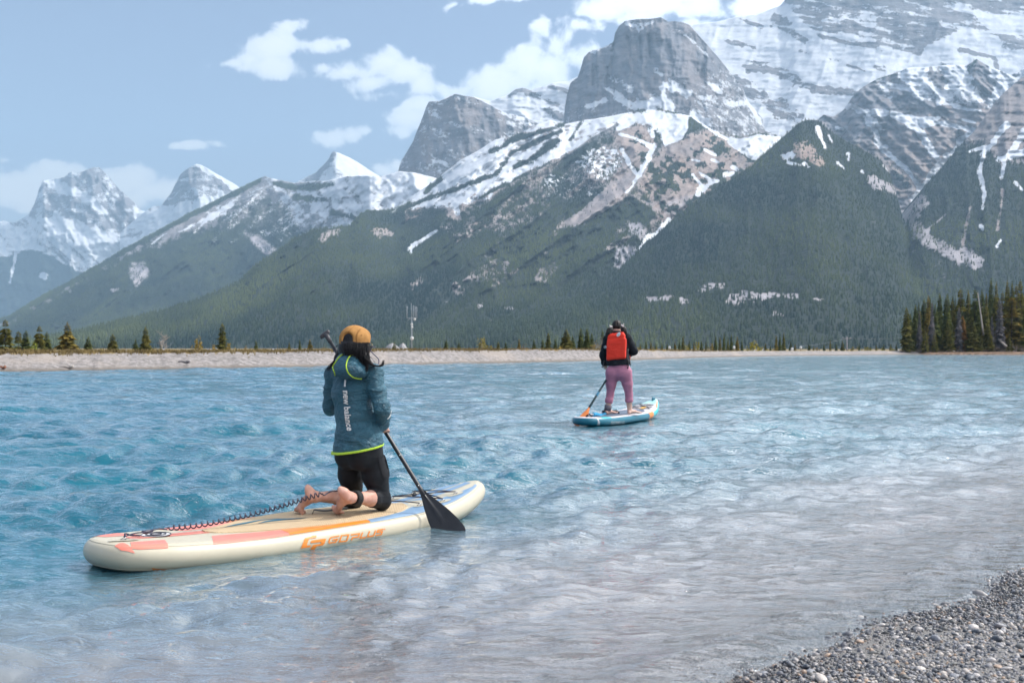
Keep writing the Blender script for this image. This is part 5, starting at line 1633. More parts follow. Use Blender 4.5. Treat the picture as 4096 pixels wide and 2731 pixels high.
    npobj('glasses', joinm(prs), simple('thin_gold_wire', (0.5, 0.42, 0.28), 0.3, metal=1.0), root)
    c0 = q(0.086, 0.085, -0.006)
    cord = [c0, at(1482, 1400, c0[1]+0.01), at(1490, 1412, c0[1]), at(1505, 1426, c0[1]-0.02), at(1514, 1436, c0[1]-0.03), at(1515, 1450, c0[1]-0.04), at(1505, 1466, c0[1]-0.08), at(1470, 1470, 7.50)]
    npobj('glasses_cord', tube(spline(cord, 40), 0.0034, 6), simple('speckled_cord', (0.10, 0.09, 0.14), 0.6, 0.3, 0.6, 260), root)
    # leggings: skin tight, open at calf and waist
    F = Field((-1.45, 7.05, 0.08), (-0.62, 8.0, 0.72), h)
    g = 0.006
    F.ecap(hemc+up*0.03, hemc+up*0.09, (0.158, 0.120), (0.145, 0.108), lt, fw, 0.03)
    F.ecap(hemc-up*0.03, hemc+up*0.03, (0.152, 0.112), (0.158, 0.120), lt, fw, 0.04)
    F.ell(hemc-fw*0.055+lt*0.065-up*0.055, (lt, fw, up), (0.086, 0.068, 0.088), 0.04)
    F.ell(hemc-fw*0.055-lt*0.065-up*0.055, (lt, fw, up), (0.086, 0.068, 0.088), 0.04)
    for hip, k, r0, r1 in ((hR, kR, 0.079, 0.060), (hL, kL, 0.078, 0.057)):
        F.chain([(hip, r0), (hip*0.5+k*0.5-fw*0.004, (r0+r1)*0.60), (k, r1)], 0.03)
    for k, a, t in ((kR, aR, 0.50), (kL, aL, 0.62)):
        e = k*(1-t)+a*t
        F.chain([(k, 0.059), (k*0.70+a*0.30+up*0.008, 0.054), (e+up*0.006, 0.047)], 0.025)
        F.cap(e+(a-k)*0.02, e+(a-k)*0.45, 0.075, 0.075, 0.0, 'sub')
    F.cut(hemc+up*0.07, up)
    V, Q = F.net(1)
    V = wrinkle(V, Q, 0.004, lambda v: ridged(v[:, 2]*26+v[:, 0]*6, v[:, 0]*7+v[:, 1]*5, 2, 61)-.4, lambda v: np.exp(-((v[:, 2]-0.20)/0.09)**2)+0.25)
    lob = npobj('leggings', (V, Q), M_LEGG, root)
    bvl = bvh_of(V, Q)
    V2, F2 = poly_mesh2d([(1508, 1824), (1522, 1830), (1536, 1816), (1544, 1830), (1557, 1880), (1559, 1903), (1539, 1919), (1530, 1905), (1518, 1865)], 7)
    npobj('thigh_pocket', (lay(bvl, V2, 0.005), F2), cloth('black_mesh_pocket', (0.007, 0.008, 0.011), (0.011, 0.012, 0.016), 0.75, 0.3, 0.001), root)
    # jacket
    h2 = 0.005
    F = Field((-1.42, 7.15, 0.44), (-0.70, 8.06, 1.16), h2)
    F.ecap(hemc-up*0.08-fw*0.018, hemc+up*0.05, (0.172, 0.158), (0.172, 0.138), lt, fw, 0.03)
    F.ecap(hemc+up*0.05, waist, (0.165, 0.130), (0.140, 0.110), lt, fw, 0.04)
    F.ecap(waist, chest, (0.140, 0.110), (0.145, 0.115), lt, fw, 0.04)
    F.ecap(chest, sho, (0.150, 0.118), (0.140, 0.090), lt, fw, 0.04)
    F.cap(sho, neck-up*0.01, 0.085, 0.066, 0.04)
    for s_, e, w in ((sR, eR, wR), (sL, eL, wL)):
        F.chain([(sho*0.55+s_*0.45, 0.075), (s_, 0.063), (s_*0.5+e*0.5, 0.052), (e, 0.050), (e*0.5+w*0.5, 0.044), (w-(w-e)*0.02, 0.039)], 0.03)
    hemn = norm(up*1.0-fw*0.16-lt*0.08)          # the hem drops a little at the back
    F.cut(hemc-up*0.002, -hemn)
    hem_field = F.f.copy()
    V, Q = F.net(1)
    armw = lambda v: 0.55+0.75*np.clip(np.linalg.norm((v-waist)[:, :2], axis=1)/0.25, 0, 1)
    V = wrinkle(V, Q, 0.015, lambda v: fold_noise(v, sc=7.5, seed=5), armw)
    V = wrinkle(V, Q, 0.0022, lambda v: fold_noise(v, (1, 1, 1.6), 30.0, 15))
    npobj('jacket', (V, Q), M_JACKET, root)
    bvj = bvh_of(V, Q)
    # lime band round the hem
    F2_ = Field((-1.42, 7.15, 0.44), (-0.70, 8.06, 0.70), h2*0.8)
    F2_.ecap(hemc-up*0.08-fw*0.018, hemc+up*0.05, (0.183, 0.170), (0.183, 0.150), lt, fw, 0.03)
    F2_.cut(hemc-up*0.009, -hemn); F2_.cut(hemc+up*0.006, hemn)
    V2, Q2 = F2_.net(1)
    npobj('hem_trim', (V2, Q2), M_LIME, root)
    # hood lying on the shoulders
    F = Field((-1.40, 7.20, 0.88), (-0.75, 7.85, 1.24), h2)
    F.ell(at(1394, 1478, 7.455), (lt, fw, up), (0.128, 0.085, 0.062), 0.03)
    F.ell(at(1397, 1450, 7.49), (lt, fw, up), (0.105, 0.080, 0.055), 0.03)
    F.ell(at(1430, 1490, 7.43), (lt, fw, up), (0.085, 0.06, 0.045), 0.03)
    F.ecap(at(1400, 1440, 7.53), at(1404, 1424, 7.55), (0.082, 0.075), (0.072, 0.068), lt, fw, 0.03)
    V, Q = F.net(1)
    V = wrinkle(V, Q, 0.009, lambda v: fold_noise(v, (1, 1, 1.3), 12.0, 25))
    V = wrinkle(V, Q, 0.0025, lambda v: fold_noise(v, (1, 1, 1.2), 32.0, 35))
    npobj('hood', (V, Q), M_JACKET, root)
    bvh_ = bvh_of(V, Q)
    for pth in ([(1374,1417),(1362,1424),(1351,1436),(1343,1449),(1334,1462),(1332,1470),(1336,1482),(1340,1492),(1341,1502)], [(1412,1420),(1401,1425),(1393,1434),(1388,1447),(1385,1462),(1387,1476),(1394,1491),(1404,1502),(1420,1511),(1447,1514)]):
        pp = []
        for p in spline(pth, 36):
            c, _ = hit(bvh_, p[0], p[1], 0.002)
            c2, _ = hit(bvj, p[0], p[1], 0.002)
            if c is None or (c2 is not None and np.linalg.norm(c2-CAM) < np.linalg.norm(c-CAM)): c = c2
            if c is not None: pp.append(c)
        pp = np.array(pp)
        for _ in range(2): pp[1:-1] = 0.25*pp[:-2]+0.5*pp[1:-1]+0.25*pp[2:]
        npobj('hood_piping', tube(pp, 0.0046, 6), M_LIME, root)
    # lettering down the back
    tv, tf = text_mesh2d('new balance', 1.0, 0.022)
    x0, x1 = tv[:, 0].min(), tv[:, 0].max()
    u = (tv[:, 0]-x0)/(x1-x0)
    mid = np.stack((np.interp(u, [0, .5, .8, 1], [1380.5, 1386, 1391, 1398]), 1563+(1723-1563)*u), -1)
    asc = 24.0/0.69
    pxy = mid+np.stack((asc*(tv[:, 1]-0.20), 0*u), -1)
    npobj('lettering', (lay(bvj, pxy, 0.0045), tf), M_REFL, root, smooth=False)
    b2, bf = stroke2d([(1383, 1519), (1381, 1547)], 7, 3)
    npobj('back_stripe', (lay(bvj, b2, 0.006), bf), M_REFL, root, smooth=False)
    b2, bf = stroke2d([(1564, 1643), (1562, 1655), (1556, 1667), (1548, 1675)], 4.2, 3)
    npobj('reflective_strip', (lay(bvj, b2, 0.004), bf), M_REFL, root, smooth=False)
    # cap
    h3 = 0.004
    F = Field((-1.32, 7.28, 1.12), (-0.78, 7.85, 1.44), h3)
    cc = hd+fu*0.020-ff*0.003
    Q_ = lambda a, b_, z: cc+ll*a+ff*b_+fu*z
    F.ell(cc, (ll, ff, fu), (0.090, 0.104, 0.094), 0.02)
    F.ell(Q_(0, 0.062, 0.038), (ll, ff, fu), (0.062, 0.046, 0.046), 0.02)
    F.ecap(Q_(0, -0.004, -0.02), Q_(0, -0.004, 0.01), (0.088, 0.104), (0.090, 0.104), ll, ff, 0.02)
    F.cut(Q_(0, -0.10, -0.034), norm(-fu+ff*0.10))
    for _z in (0.0,):
        F.cap(Q_(0.043, -0.118, -0.06), Q_(0.043, -0.118, 0.010), 0.050, 0.046, 0.004, 'sub')
    V, Q = F.net(2)
    V = wrinkle(V, Q, 0.003, lambda v: fbm(v[:, 0]*25, v[:, 2]*22+v[:, 1]*9, 3, 71)-.5)
    npobj('cap', (V, Q), M_CAP, root)
    bvc = bvh_of(V, Q)
    for pth in ([(1426,1372),(1424,1350),(1429,1330),(1440,1315)], [(1429,1372),(1427,1350),(1432,1330),(1443,1316)], [(1388,1338),(1400,1320),(1420,1301)], [(1409,1354),(1418,1357),(1427,1356)]):
        pp = [hit(bvc, p[0], p[1], 0.0006)[0] for p in spline(pth, 14)]
        pp = [p for p in pp if p is not None]
        if len(pp) > 3: npobj('seam', tube(np.array(pp), 0.0013, 5), simple('brown_stitching', (0.24, 0.11, 0.03), 0.9), root)
    e_, n_ = hit(bvc, 1445, 1341, 0.0006)
    if e_ is not None:
        a = np.linspace(0, 2*math.pi, 13); uu = norm(np.cross(n_, up)); vv = np.cross(n_, uu)
        npobj('eyelet', tube(e_+np.outer(np.cos(a)*.0035, uu)+np.outer(np.sin(a)*.0035, vv), .0014, 5, cap=False), simple('brown_stitching', (0.24, 0.11, 0.03), 0.9), root)
    # visor: a thin curved plate
    a = np.linspace(-1.05, 1.05, 19); k = np.linspace(0, 1, 6)
    top = []
    for kk in k:
        r_ = 0.086+0.062*kk
        top.append([Q_(0.086*math.sin(x)*(1+0.02*kk), 0.0+(0.099+0.082*kk*math.cos(x*1.1))*math.cos(x)**0.75 if True else 0, -0.020-0.012*kk*0+0.010*(math.cos(x)-1)*1.6) for x in a])
    top = np.array(top).reshape(-1, 3); bot = top-fu*0.009
    n_ = len(top); gf = grid_faces(6, 19)
    rim = np.concatenate((np.arange(19)+5*19,)); e0 = np.stack((rim[:-1], rim[1:], rim[1:]+n_, rim[:-1]+n_), -1)
    npobj('visor', (np.concatenate((top, bot)), np.concatenate((gf[:, ::-1], gf+n_, e0))), M_BLACK, root)
    s_ = np.linspace(-0.12, 0.92, 15)
    st = np.array([Q_(0.096*math.sin(x), -0.1115*math.cos(x)-0.001, -0.032) for x in s_]); st2 = st+fu*0.017
    npobj('cap_strap', (np.concatenate((st, st2)), grid_faces(2, 15)), M_BLACK, root)
    a = np.linspace(-2.2, 2.2, 60)
    # hair: mass under the cap and down the back, then loose strands blown aside
    F = Field((-1.50, 7.15, 0.92), (-0.70, 7.90, 1.40), 0.006)
    F.ell(hd+fu*0.014-ff*0.006, (ll, ff, fu), (0.086, 0.099, 0.095), 0.02)
    F.ell(hd-fu*0.05-ff*0.035, (ll, ff, fu), (0.080, 0.066, 0.085), 0.03)
    F.ecap(hd-fu*0.03-ff*0.05, at(1420, 1432, 7.50), (0.075, 0.05), (0.085, 0.045), ll, ff, 0.03)
    F.chain([(at(1446, 1400, 7.485), 0.040), (at(1458, 1436, 7.455), 0.026), (at(1467, 1462, 7.43), 0.014)], 0.025)
    F.chain([(at(1368, 1400, 7.58), 0.030), (at(1352, 1430, 7.60), 0.022), (at(1334, 1456, 7.61), 0.010)], 0.02)
    F.ell(hd+ff*0.075-fu*0.05, (ll, ff, fu), (0.058, 0.055, 0.10), 0.015, 'sub')
    F.ell(hd+ll*0.087-ff*0.002-fu*0.022, (ll, ff, fu), (0.026, 0.017, 0.034), 0.006, 'sub')
    V, Q = F.net(1)
    parts = [(V, Q)]
    r = random.Random(9)
    def strand(pts, rad=0.0018, n=16):
        p = spline(pts, n); rr_ = rad*np.linspace(1, 0.35, n)
        parts.append(tube(p, rr_, 4, cap=False))
    for i in range(230):                                     # down the back and over the hood
        x = r.uniform(1372, 1472); y0 = r.uniform(1368, 1378)
        k_ = (x-1372)/100
        d0 = 7.475-0.02*math.sin(k_*3.14)-0.05*k_*0.6
        ex = x+r.gauss(4+22*k_*r.random(), 7); ey = r.uniform(1418, 1456)+max(0, k_-0.55)*r.uniform(40, 125)
        ym = (y0+ey)/2
        strand([at(x, y0, d0), at(x+(ex-x)*0.3+r.gauss(0, 3), ym, d0-0.012-0.02*r.random()), at(ex, ey, d0-0.015-0.055*max(0, k_-0.4))], r.uniform(0.0009, 0.0020))
    for i in range(60):                                     # blown to the left
        x = r.uniform(1360, 1378); d0 = 7.58+r.uniform(-.02, .03); t_ = r.random()
        strand([at(x, r.uniform(1385, 1420), d0), at(1352-10*t_+r.gauss(0, 4), 1428+14*t_, d0), at(1334-12*t_+r.gauss(0, 4), 1452+12*t_, d0+.01), at(1318-28*t_*r.random()+r.gauss(0, 4), 1474+20*t_*r.random(), d0+.01)], r.uniform(0.0008, 0.0018))
    for i in range(4):
        strand([at(1366, 1374+4*i, 7.55), at(1346+r.gauss(0, 3), 1384, 7.55), at(1334+r.gauss(0, 3), 1396+4*i, 7.56), at(1336, 1410, 7.57)], 0.0010)
    for i in range(44):                                     # the flick at the right shoulder
        t_ = r.random(); d0 = 7.40+r.uniform(-.02, .02)
        strand([at(1468+r.gauss(0, 4), 1430+10*t_, d0), at(1484+r.gauss(0, 3), 1450+8*t_, d0), at(1506+r.gauss(0, 3), 1461+5*t_, d0), at(1527+r.gauss(0, 3), 1458+6*t_, d0), at(1535+r.gauss(0, 3), 1448+r.uniform(-10, 6), d0)], r.uniform(0.0009, 0.002))
    for i in range(60):
        t_ = r.random(); d0 = 7.405+r.uniform(-.012, .02)
        strand([at(1460+r.gauss(0, 7), 1420, d0), at(1474-6*t_, 1456, d0-.01), at(1470-26*t_*r.random(), 1480+6*t_, d0-.02), at(1452-40*t_*r.random(), 1494+14*t_, d0-.015)], r.uniform(0.0008, 0.0018))
    for i in range(14):
        t_ = r.random()
        strand([at(1476+r.gauss(0, 2), 1368+6*t_, 7.50), at(1477+r.gauss(0, 2), 1395, 7.47), at(1474+r.gauss(0, 4), 1425, 7.44)], r.uniform(0.001, 0.002))
    npobj('hair', joinm(parts), M_HAIR, root)
    # ---------------- ankle strap and coiled leash (a thing of its own)
    lr = empty('leash', tuple(B1.surf(np.array(0.4), np.array(-.05), 0.02)))
    tag(lr, 'coiled navy leash running from the near board tail to the right ankle', 'leash')
    d = norm(aR-kR); c = aR-d*0.055
    u_ = norm(np.cross(d, up)); v_ = np.cross(d, u_)
    aa = np.linspace(0, 2*math.pi, 29)[:-1]
    rows = []
    for (o, rr_) in ((-.026, .036), (-.026, .047), (-.018, .052), (.018, .050), (.026, .045), (.026, .034)):
        rows.append(c+d*o+np.outer(np.cos(aa)*rr_, u_)+np.outer(np.sin(aa)*rr_, v_))
    Vr = np.concatenate(rows)
    fr = grid_faces(6, 28, wrap=True)
    npobj('ankle_cuff', (Vr, np.concatenate((fr, np.stack((np.arange(28)+140, (np.arange(28)+1) % 28+140, (np.arange(28)+1) % 28, np.arange(28)), -1)))), cloth('black_neoprene', (0.009, 0.010, 0.011), (0.016, 0.017, 0.018), 0.7, 0.35, 0.002), lr)
    end = at(1386, 1956, 7.27)
    st = B1.surf(np.array(0.60), np.array(-.055), 0.030)
    ring0 = B1.surf(np.array(0.27), np.array(.05), 0.022); sw = B1.surf(np.array(0.45), np.array(-.02), 0.03)
    npobj('leash_cord', joinm([tube(spline([ring0, ring0*0.5+sw*0.5+up*0.006, sw, sw*0.4+st*0.6+up*0.01, st], 24), 0.0042, 6), tube(spline([ring0+B1.n*.01, ring0-B1.n*0.02+B1.h*0.02+up*.012, ring0-B1.n*.004+B1.h*0.05, ring0+B1.n*.03+B1.h*.08], 12), 0.005, 6)]), M_CORD, lr)
    npobj('swivel', tube([sw-B1.h*0.03+up*.004, sw-B1.h*0.012, sw+B1.h*0.012, sw+B1.h*0.04+up*.004], [0.006, 0.011, 0.011, 0.006], 10), M_CORD, lr)
    mid1 = at(1290, 1978, 7.14)
    line = spline([st, at(800, 2104, 6.70), at(1000, 2062, 6.93), at(1150, 2020, 7.06), at(1238, 1992, 7.12), mid1], 900)
    ll_ = np.concatenate(([0], np.cumsum(np.linalg.norm(np.diff(line, axis=0), axis=1))))
    T_ = np.gradient(line, axis=0); T_ /= np.linalg.norm(T_, axis=1)[:, None]
    pitch = 0.034+0.006*np.cos(ll_/ll_[-1]*3)
    ph = np.cumsum(np.gradient(ll_)/pitch)*2*math.pi
    s1 = np.cross(T_, up); s1 /= np.linalg.norm(s1, axis=1)[:, None]; s2 = np.cross(s1, T_)
    fade = np.clip(ll_/0.03, 0, 1)*np.clip((ll_[-1]-ll_)/0.02, 0, 1)
    coil = line+(s1*np.cos(ph)[:, None]+s2*np.sin(ph)[:, None])*(0.0135*fade)[:, None]+up*0.008
    npobj('leash_coil', tube(coil, 0.0042, 6), M_CORD, lr)
    npobj('leash_lead', tube(spline([mid1+up*.008, at(1296, 1980, 7.15), at(1312, 1970, 7.18), at(1328, 1963, 7.20), at(1356, 1961, 7.24), end], 24), np.interp(np.linspace(0, 1, 24), [0, .4, .5, 1], [.004, .004, .0065, .0065]), 6), M_CORD, lr)
    # ---------------- paddle
    pr = empty('paddle', tuple(g0))
    tag(pr, 'black paddle held by the kneeling woman with its wide blade in the water', 'paddle')
    bl_top = on_shaft(1955)
    npobj('shaft', tube([g1+ax*0.03, g1*0.5+bl_top*0.5, bl_top, bl_top+ax*0.05], [0.0135, 0.0135, 0.0145, 0.012], 14), simple('satin_black_shaft', (0.028, 0.028, 0.033), 0.35, 0.5, 0.25, 30), pr)
    # T grip
    lat = norm(at(1332, 1322, 7.93)-at(1290, 1350, 7.93)); lat = norm(lat-ax*(lat@ax)*0.4)
    t0 = g1-ax*0.012
    npobj('grip', joinm([tube(spline([t0-lat*0.045+ax*0.010, t0-lat*0.025-ax*0.002, t0, t0+lat*0.022-ax*0.004, t0+lat*0.036-ax*0.002], 20), np.interp(np.linspace(0, 1, 20), [0, .15, .5, .85, 1], [.004, .0155, .019, .0155, .004]), 10), tube([t0, g1+ax*0.022, g1+ax*0.06], [.020, .0165, .0145], 10)]), simple('dark_grey_grip', (0.06, 0.06, 0.07), 0.5, 0.4, 0.2, 60), pr)
    for py in (1822, 1944):
        b = on_shaft(py); n_ = norm(CAM-b); n_ = norm(n_-ax*(n_@ax))
        npobj('button', tube([b+n_*0.012, b+n_*0.0185], [0.0055, 0.0035], 8), M_STEEL, pr)
    # blade: teardrop, spine down the middle
    wv = norm(np.cross(ax, norm(CAM-g0))); nv = np.cross(wv, ax)
    if wv[0] < 0: wv = -wv
    tt = np.linspace(0, 1, 22); wid = np.interp(tt, [0, .06, .15, .3, .5, .7, .85, .93, .98, 1.0], [.014, .018, .030, .052, .077, .094, .099, .093, .066, .0])
    offc = np.interp(tt, [0, .3, .7, 1], [0, .004, .014, .02])
    L = 0.43
    rows = []; k = np.linspace(-1, 1, 13)
    for sgn in (1, -1):
        for t_, w_, o_ in zip(tt, wid, offc):
            sp_ = 0.013*np.exp(-(k/0.16)**2)*max(0, 1-t_*1.5)+0.0035*np.sqrt(np.maximum(0, 1-k**2))
            ctr = bl_top+ax*(t_*L+0.0)+wv*o_-nv*0.02*t_*t_*0
            rows.append(ctr+np.outer(k*w_, wv)+np.outer(sgn*sp_+0.004*(k**2), nv))
    Vb = np.concatenate(rows); nrow = 22
    g = grid_faces(nrow, 13)
    npobj('blade', (Vb, np.concatenate((g, g[:, ::-1]+nrow*13))), simple('matte_black_blade', (0.017, 0.019, 0.024), 0.4, 0.5, 0.3, 18, 0.0006, 80), pr)
    return root
KNEELER = kneeler()
# ------------------------------------------------------------------ the standing woman
M_SKIN2 = skin_mat('light_skin', (0.60, 0.37, 0.30), (0.68, 0.45, 0.37))
M_SWEAT = cloth('black_sweatshirt', (0.010, 0.013, 0.018), (0.017, 0.020, 0.027), 0.85, 0.2, 0.006, (1, 1, 1.6), 9.0)
M_PINK = cloth('mauve_leggings', (0.40, 0.165, 0.245), (0.46, 0.195, 0.285), 0.75, 0.25, 0.002, (1, 1, 2), 9.0, 0.1)
M_VEST = cloth('red_life_vest', (0.78, 0.038, 0.018), (0.86, 0.05, 0.024), 0.6, 0.3, 0.006, (0.7, 0.7, 1.6), 5.0)
M_HAIR2 = hair_mat('dark_brown_hair', (0.006, 0.005, 0.005), (0.02, 0.015, 0.013))
def stander():
    hY = R(24.0)
    fw = np.array((math.sin(hY), math.cos(hY), 0)); lt = np.array((math.cos(hY), -math.sin(hY), 0)); up = np.array((0, 0, 1.0))
    Y0 = 18.05
    A = lambda x, y, d=0.0: at(x, y, Y0+d)
    root = empty('person', tuple(A(2480, 1668)))
    tag(root, 'standing woman with pigtails in a red life vest and mauve leggings on the far board', 'person')
    def bd(p, lift):
        s = float(p[0]*B2.h[0]+p[1]*B2.h[1]-B2.S); p = p.copy(); p[2] = float(B2.rock(np.array(s)))+0.006+lift; return p
    hips = A(2475, 1487); waist = A(2473, 1445, .03); chest = A(2470, 1390, .10); sho = A(2469, 1352, .15); neck = A(2468, 1332, .17)
    sL, sR = A(2433, 1357, .20), A(2506, 1353, .06)
    eL, eR = A(2414, 1420, .22), A(2535, 1405, .10)
    wL, wR = A(2422, 1470, .34), A(2505, 1418, .42)
    hL, hR = A(2448, 1492), A(2502, 1490, -.06)
    kL, kR = A(2441, 1578, .04), A(2516, 1578, -.02)
    aL, aR = A(2429, 1646, .02), A(2519, 1644, .0)
    p_top, p_bot = A(2486, 1420, .48), at(2333, 1668, 17.35)
    ax = norm(p_bot-p_top)
    handL = p_top+(p_bot-p_top)*0.27
    h = 0.011
    F = Field((1.10, 17.4, 0.05), (2.25, 18.9, 1.75), h)
    F.ecap(hips, waist, (0.165, 0.125), (0.135, 0.10), lt, fw, 0.04)
    F.ecap(waist, chest, (0.135, 0.10), (0.145, 0.11), lt, fw, 0.04)
    F.ecap(chest, sho, (0.145, 0.11), (0.14, 0.085), lt, fw, 0.04)
    F.cap(sho, neck+up*0.02, 0.07, 0.055, 0.04)
    for hp, k, a in ((hL, kL, aL), (hR, kR, aR)):
        F.chain([(hp, 0.098), (hp*0.5+k*0.5, 0.080), (k, 0.049), (k*0.65+a*0.35-fw*0.012, 0.049), (a, 0.035)], 0.03)
    for a, sd_, tw in ((aL, -1, lt*0.25), (aR, 1, lt*0.45)):
        heel = bd(a-fw*0.03, 0.028); ball = bd(a+fw*0.13+tw*0.25, 0.022)
        foot(F, heel, a, ball, lt, norm(fw+tw), up, sd_)
    for s_, e, w in ((sL, eL, wL), (sR, eR, wR)):
        F.chain([(sho*0.5+s_*0.5, 0.06), (s_, 0.055), (s_*0.5+e*0.5, 0.045), (e, 0.040), (w, 0.028)], 0.03)
    hR_ = p_top+ax*0.03
    grip_hand(F, hR_, -ax, norm(wR-hR_), wR, 0.014, 1)
    grip_hand(F, handL, -ax, norm(wL-handL), wL, 0.014, -1)
    hd = A(2468, 1308, .20)
    ff = norm(fw*0.8-up*0.55+lt*0.05); fu = norm(up-ff*(up@ff))
    F.cap(neck, hd-fu*0.05, 0.055, 0.055, 0.03)
    q = add_head(F, hd, ff, fu, 0.95)
    V, Q = F.net(1)
    npobj('body', (V, Q), M_SKIN2, root)
    for sg in (-1, 1):
        e = q(sg*0.032, 0.083, -0.008); a = np.linspace(0, math.pi, 7)
        npobj('eye', tube(e+np.outer(np.cos(a)*0.009, ff), 0.009*np.sin(a)+0.0004, 8), simple('eye_white', (0.7, 0.7, 0.68), 0.2), root)
    # leggings
    F = Field((1.10, 17.5, 0.10), (2.25, 18.7, 1.15), 0.010)
    F.ecap(hips-up*0.01, hips+up*0.12, (0.182, 0.135), (0.168, 0.118), lt, fw, 0.03)
    for s_ in (-1, 1):
        F.ell(hips+lt*0.078*s_-fw*0.055-up*0.03, (lt, fw, up), (0.098, 0.090, 0.10), 0.04)
    for hp, k, a, t in ((hL, kL, aL, .72), (hR, kR, aR, .66)):
        e = k*(1-t)+a*t
        F.chain([(hp, 0.108), (hp*0.5+k*0.5, 0.083), (k, 0.057), (k*0.65+a*0.35-fw*0.012, 0.060), (e, 0.044)], 0.025)
        F.cap(e+(a-k)*0.05, e+(a-k)*0.5, 0.09, 0.09, 0.0, 'sub')
    F.cut(hips+up*0.12, up)
    V, Q = F.net(1)
    V = wrinkle(V, Q, 0.004, lambda v: ridged(v[:, 2]*18+v[:, 0]*5, v[:, 0]*6, 2, 62)-.4)
    npobj('leggings', (V, Q), M_PINK, root)
    # sweatshirt
    F = Field((1.10, 17.5, 0.70), (2.25, 18.9, 1.62), 0.010)
    F.ecap(hips+up*0.08, waist+up*0.02, (0.192, 0.150), (0.185, 0.145), lt, fw, 0.03)
    F.ecap(waist+up*0.02, chest, (0.180, 0.140), (0.165, 0.130), lt, fw, 0.04)
    F.ecap(chest, sho, (0.165, 0.130), (0.15, 0.10), lt, fw, 0.04)
    F.cap(sho, neck, 0.09, 0.07, 0.04)
    for s_, e, w in ((sL, eL, wL), (sR, eR, wR)):
        F.chain([(sho*0.5+s_*0.5, 0.085), (s_, 0.078), (s_*0.5+e*0.5, 0.070), (e, 0.064), (e*0.4+w*0.6, 0.056), (w, 0.044)], 0.03)
    F.cut(hips+up*0.105, norm(-up+lt*0.05))
    V, Q = F.net(1)
    V = wrinkle(V, Q, 0.016, lambda v: fold_noise(v, (1, 1, 1.6), 8.0, 45))
    npobj('sweatshirt', (V, Q), M_SWEAT, root)
    bvs = bvh_of(V, Q)
    # life vest: thick foam slab on the back, two front panels, shoulder straps
    F = Field((1.10, 17.3, 0.70), (2.25, 18.9, 1.62), 0.009)
    up_v = norm(A(2464, 1345, .10)-A(2467, 1432, .0))
    c = A(2465, 1388, -.105); nb = norm(-fw+up*0.10)
    F.box(A(2466, 1398, -.10), (lt, nb, up_v), (0.160, 0.033, 0.158), 0.026, 0.0)
    F.box(A(2465, 1380, -.08), (lt, nb, up_v), (0.147, 0.032, 0.150), 0.026, 0.02)
    F.box(A(2464, 1364, -.055), (lt, nb, up_v), (0.130, 0.031, 0.125), 0.026, 0.03)
    for s_ in (-1, 1):
        F.box(chest+fw*0.165+lt*0.085*s_-up*0.02, (lt, fw, up), (0.075, 0.035, 0.19), 0.028, 0.0)
        F.chain([(A(2466+20*s_, 1343, -.02), 0.024), (sho+lt*0.085*s_+up*0.085, 0.022), (chest+fw*0.16+lt*0.085*s_+up*0.15, 0.024)], 0.02)
    V, Q = F.net(1)
    V = wrinkle(V, Q, 0.006, lambda v: ridged(v[:, 0]*5+v[:, 2]*3, v[:, 2]*9, 2, 63)-.4)
    vo = npobj('life_vest', (V, Q), M_VEST, root)
    bvv = bvh_of(V, Q)
    k = np.linspace(0, 2*math.pi, 21)[:-1]
    def badge(x, y, a, b, tilt, bv, par):
        c_, s_ = math.cos(R(tilt)), math.sin(R(tilt)); pts = [(x, y)]
        for f_ in (0.6, 1.0):
            for t in k: pts.append((x+c_*a*f_*math.cos(t)-s_*b*f_*math.sin(t), y+s_*a*f_*math.cos(t)+c_*b*f_*math.sin(t)))
        j = np.arange(20)
        npobj('badge', (lay(bv, np.array(pts), 0.008), [np.stack((0*j, 1+j, 1+(j+1) % 20), -1), np.stack((1+j, 21+j, 21+(j+1) % 20, 1+(j+1) % 20), -1)]), simple('white_badge', (0.7, 0.7, 0.72), 0.5), root, smooth=False)
        V2, F2 = stroke2d([(x+c_*a*.5*math.cos(t)-s_*b*.45*math.sin(t), y+s_*a*.5*math.cos(t)+c_*b*.45*math.sin(t)) for t in np.linspace(0.6, 5.2, 12)], 1.3, 1.0)
        npobj('badge_mark', (lay(bv, V2, 0.011), F2), M_NAVY, root, smooth=False)
    badge(2475, 1338, 9.5, 6, -45, bvv, root)
    badge(2422, 1388, 6.0, 5.5, 0, bvs, root)
    for pts in ([A(2512, 1396, -.1), A(2508, 1425, -.12), A(2514, 1450, -.14), A(2511, 1474, -.15)], [A(2418, 1440, .1), A(2412, 1465, .1), A(2406, 1467, .1)], [A(2515, 1440, -.12), A(2520, 1452, -.12), A(2522, 1461, -.12)]):
        npobj('vest_strap', tube(spline(pts, 10), 0.011, 6), M_BLACK, root)
    # hair: parted crown, two pigtails with pale scrunchies
    F = Field((1.15, 17.6, 1.20), (2.2, 18.7, 1.75), 0.008)
    ll = np.cross(ff, fu)
    F.ell(hd-ff*0.016+fu*0.018, (ll, ff, fu), (0.080, 0.092, 0.092), 0.02)
    F.ell(hd-ff*0.035-fu*0.02, (ll, ff, fu), (0.072, 0.055, 0.050), 0.02)
    F.ell(hd+ff*0.10-fu*0.05, (ll, ff, fu), (0.06, 0.06, 0.10), 0.01, 'sub')
    F.chain([(A(2446, 1313, .10), 0.026), (A(2440, 1322, .06), 0.050), (A(2434, 1338, .03), 0.048), (A(2430, 1352, .02), 0.022)], 0.02)
    F.chain([(A(2490, 1308, .08), 0.026), (A(2495, 1318, .04), 0.048), (A(2497, 1329, .02), 0.042), (A(2500, 1338, .01), 0.018)], 0.02)
    F.cap(A(2467.5, 1283, .16), A(2467, 1312, .06), 0.006, 0.006, 0.01, 'sub')
    V, Q = F.net(1)
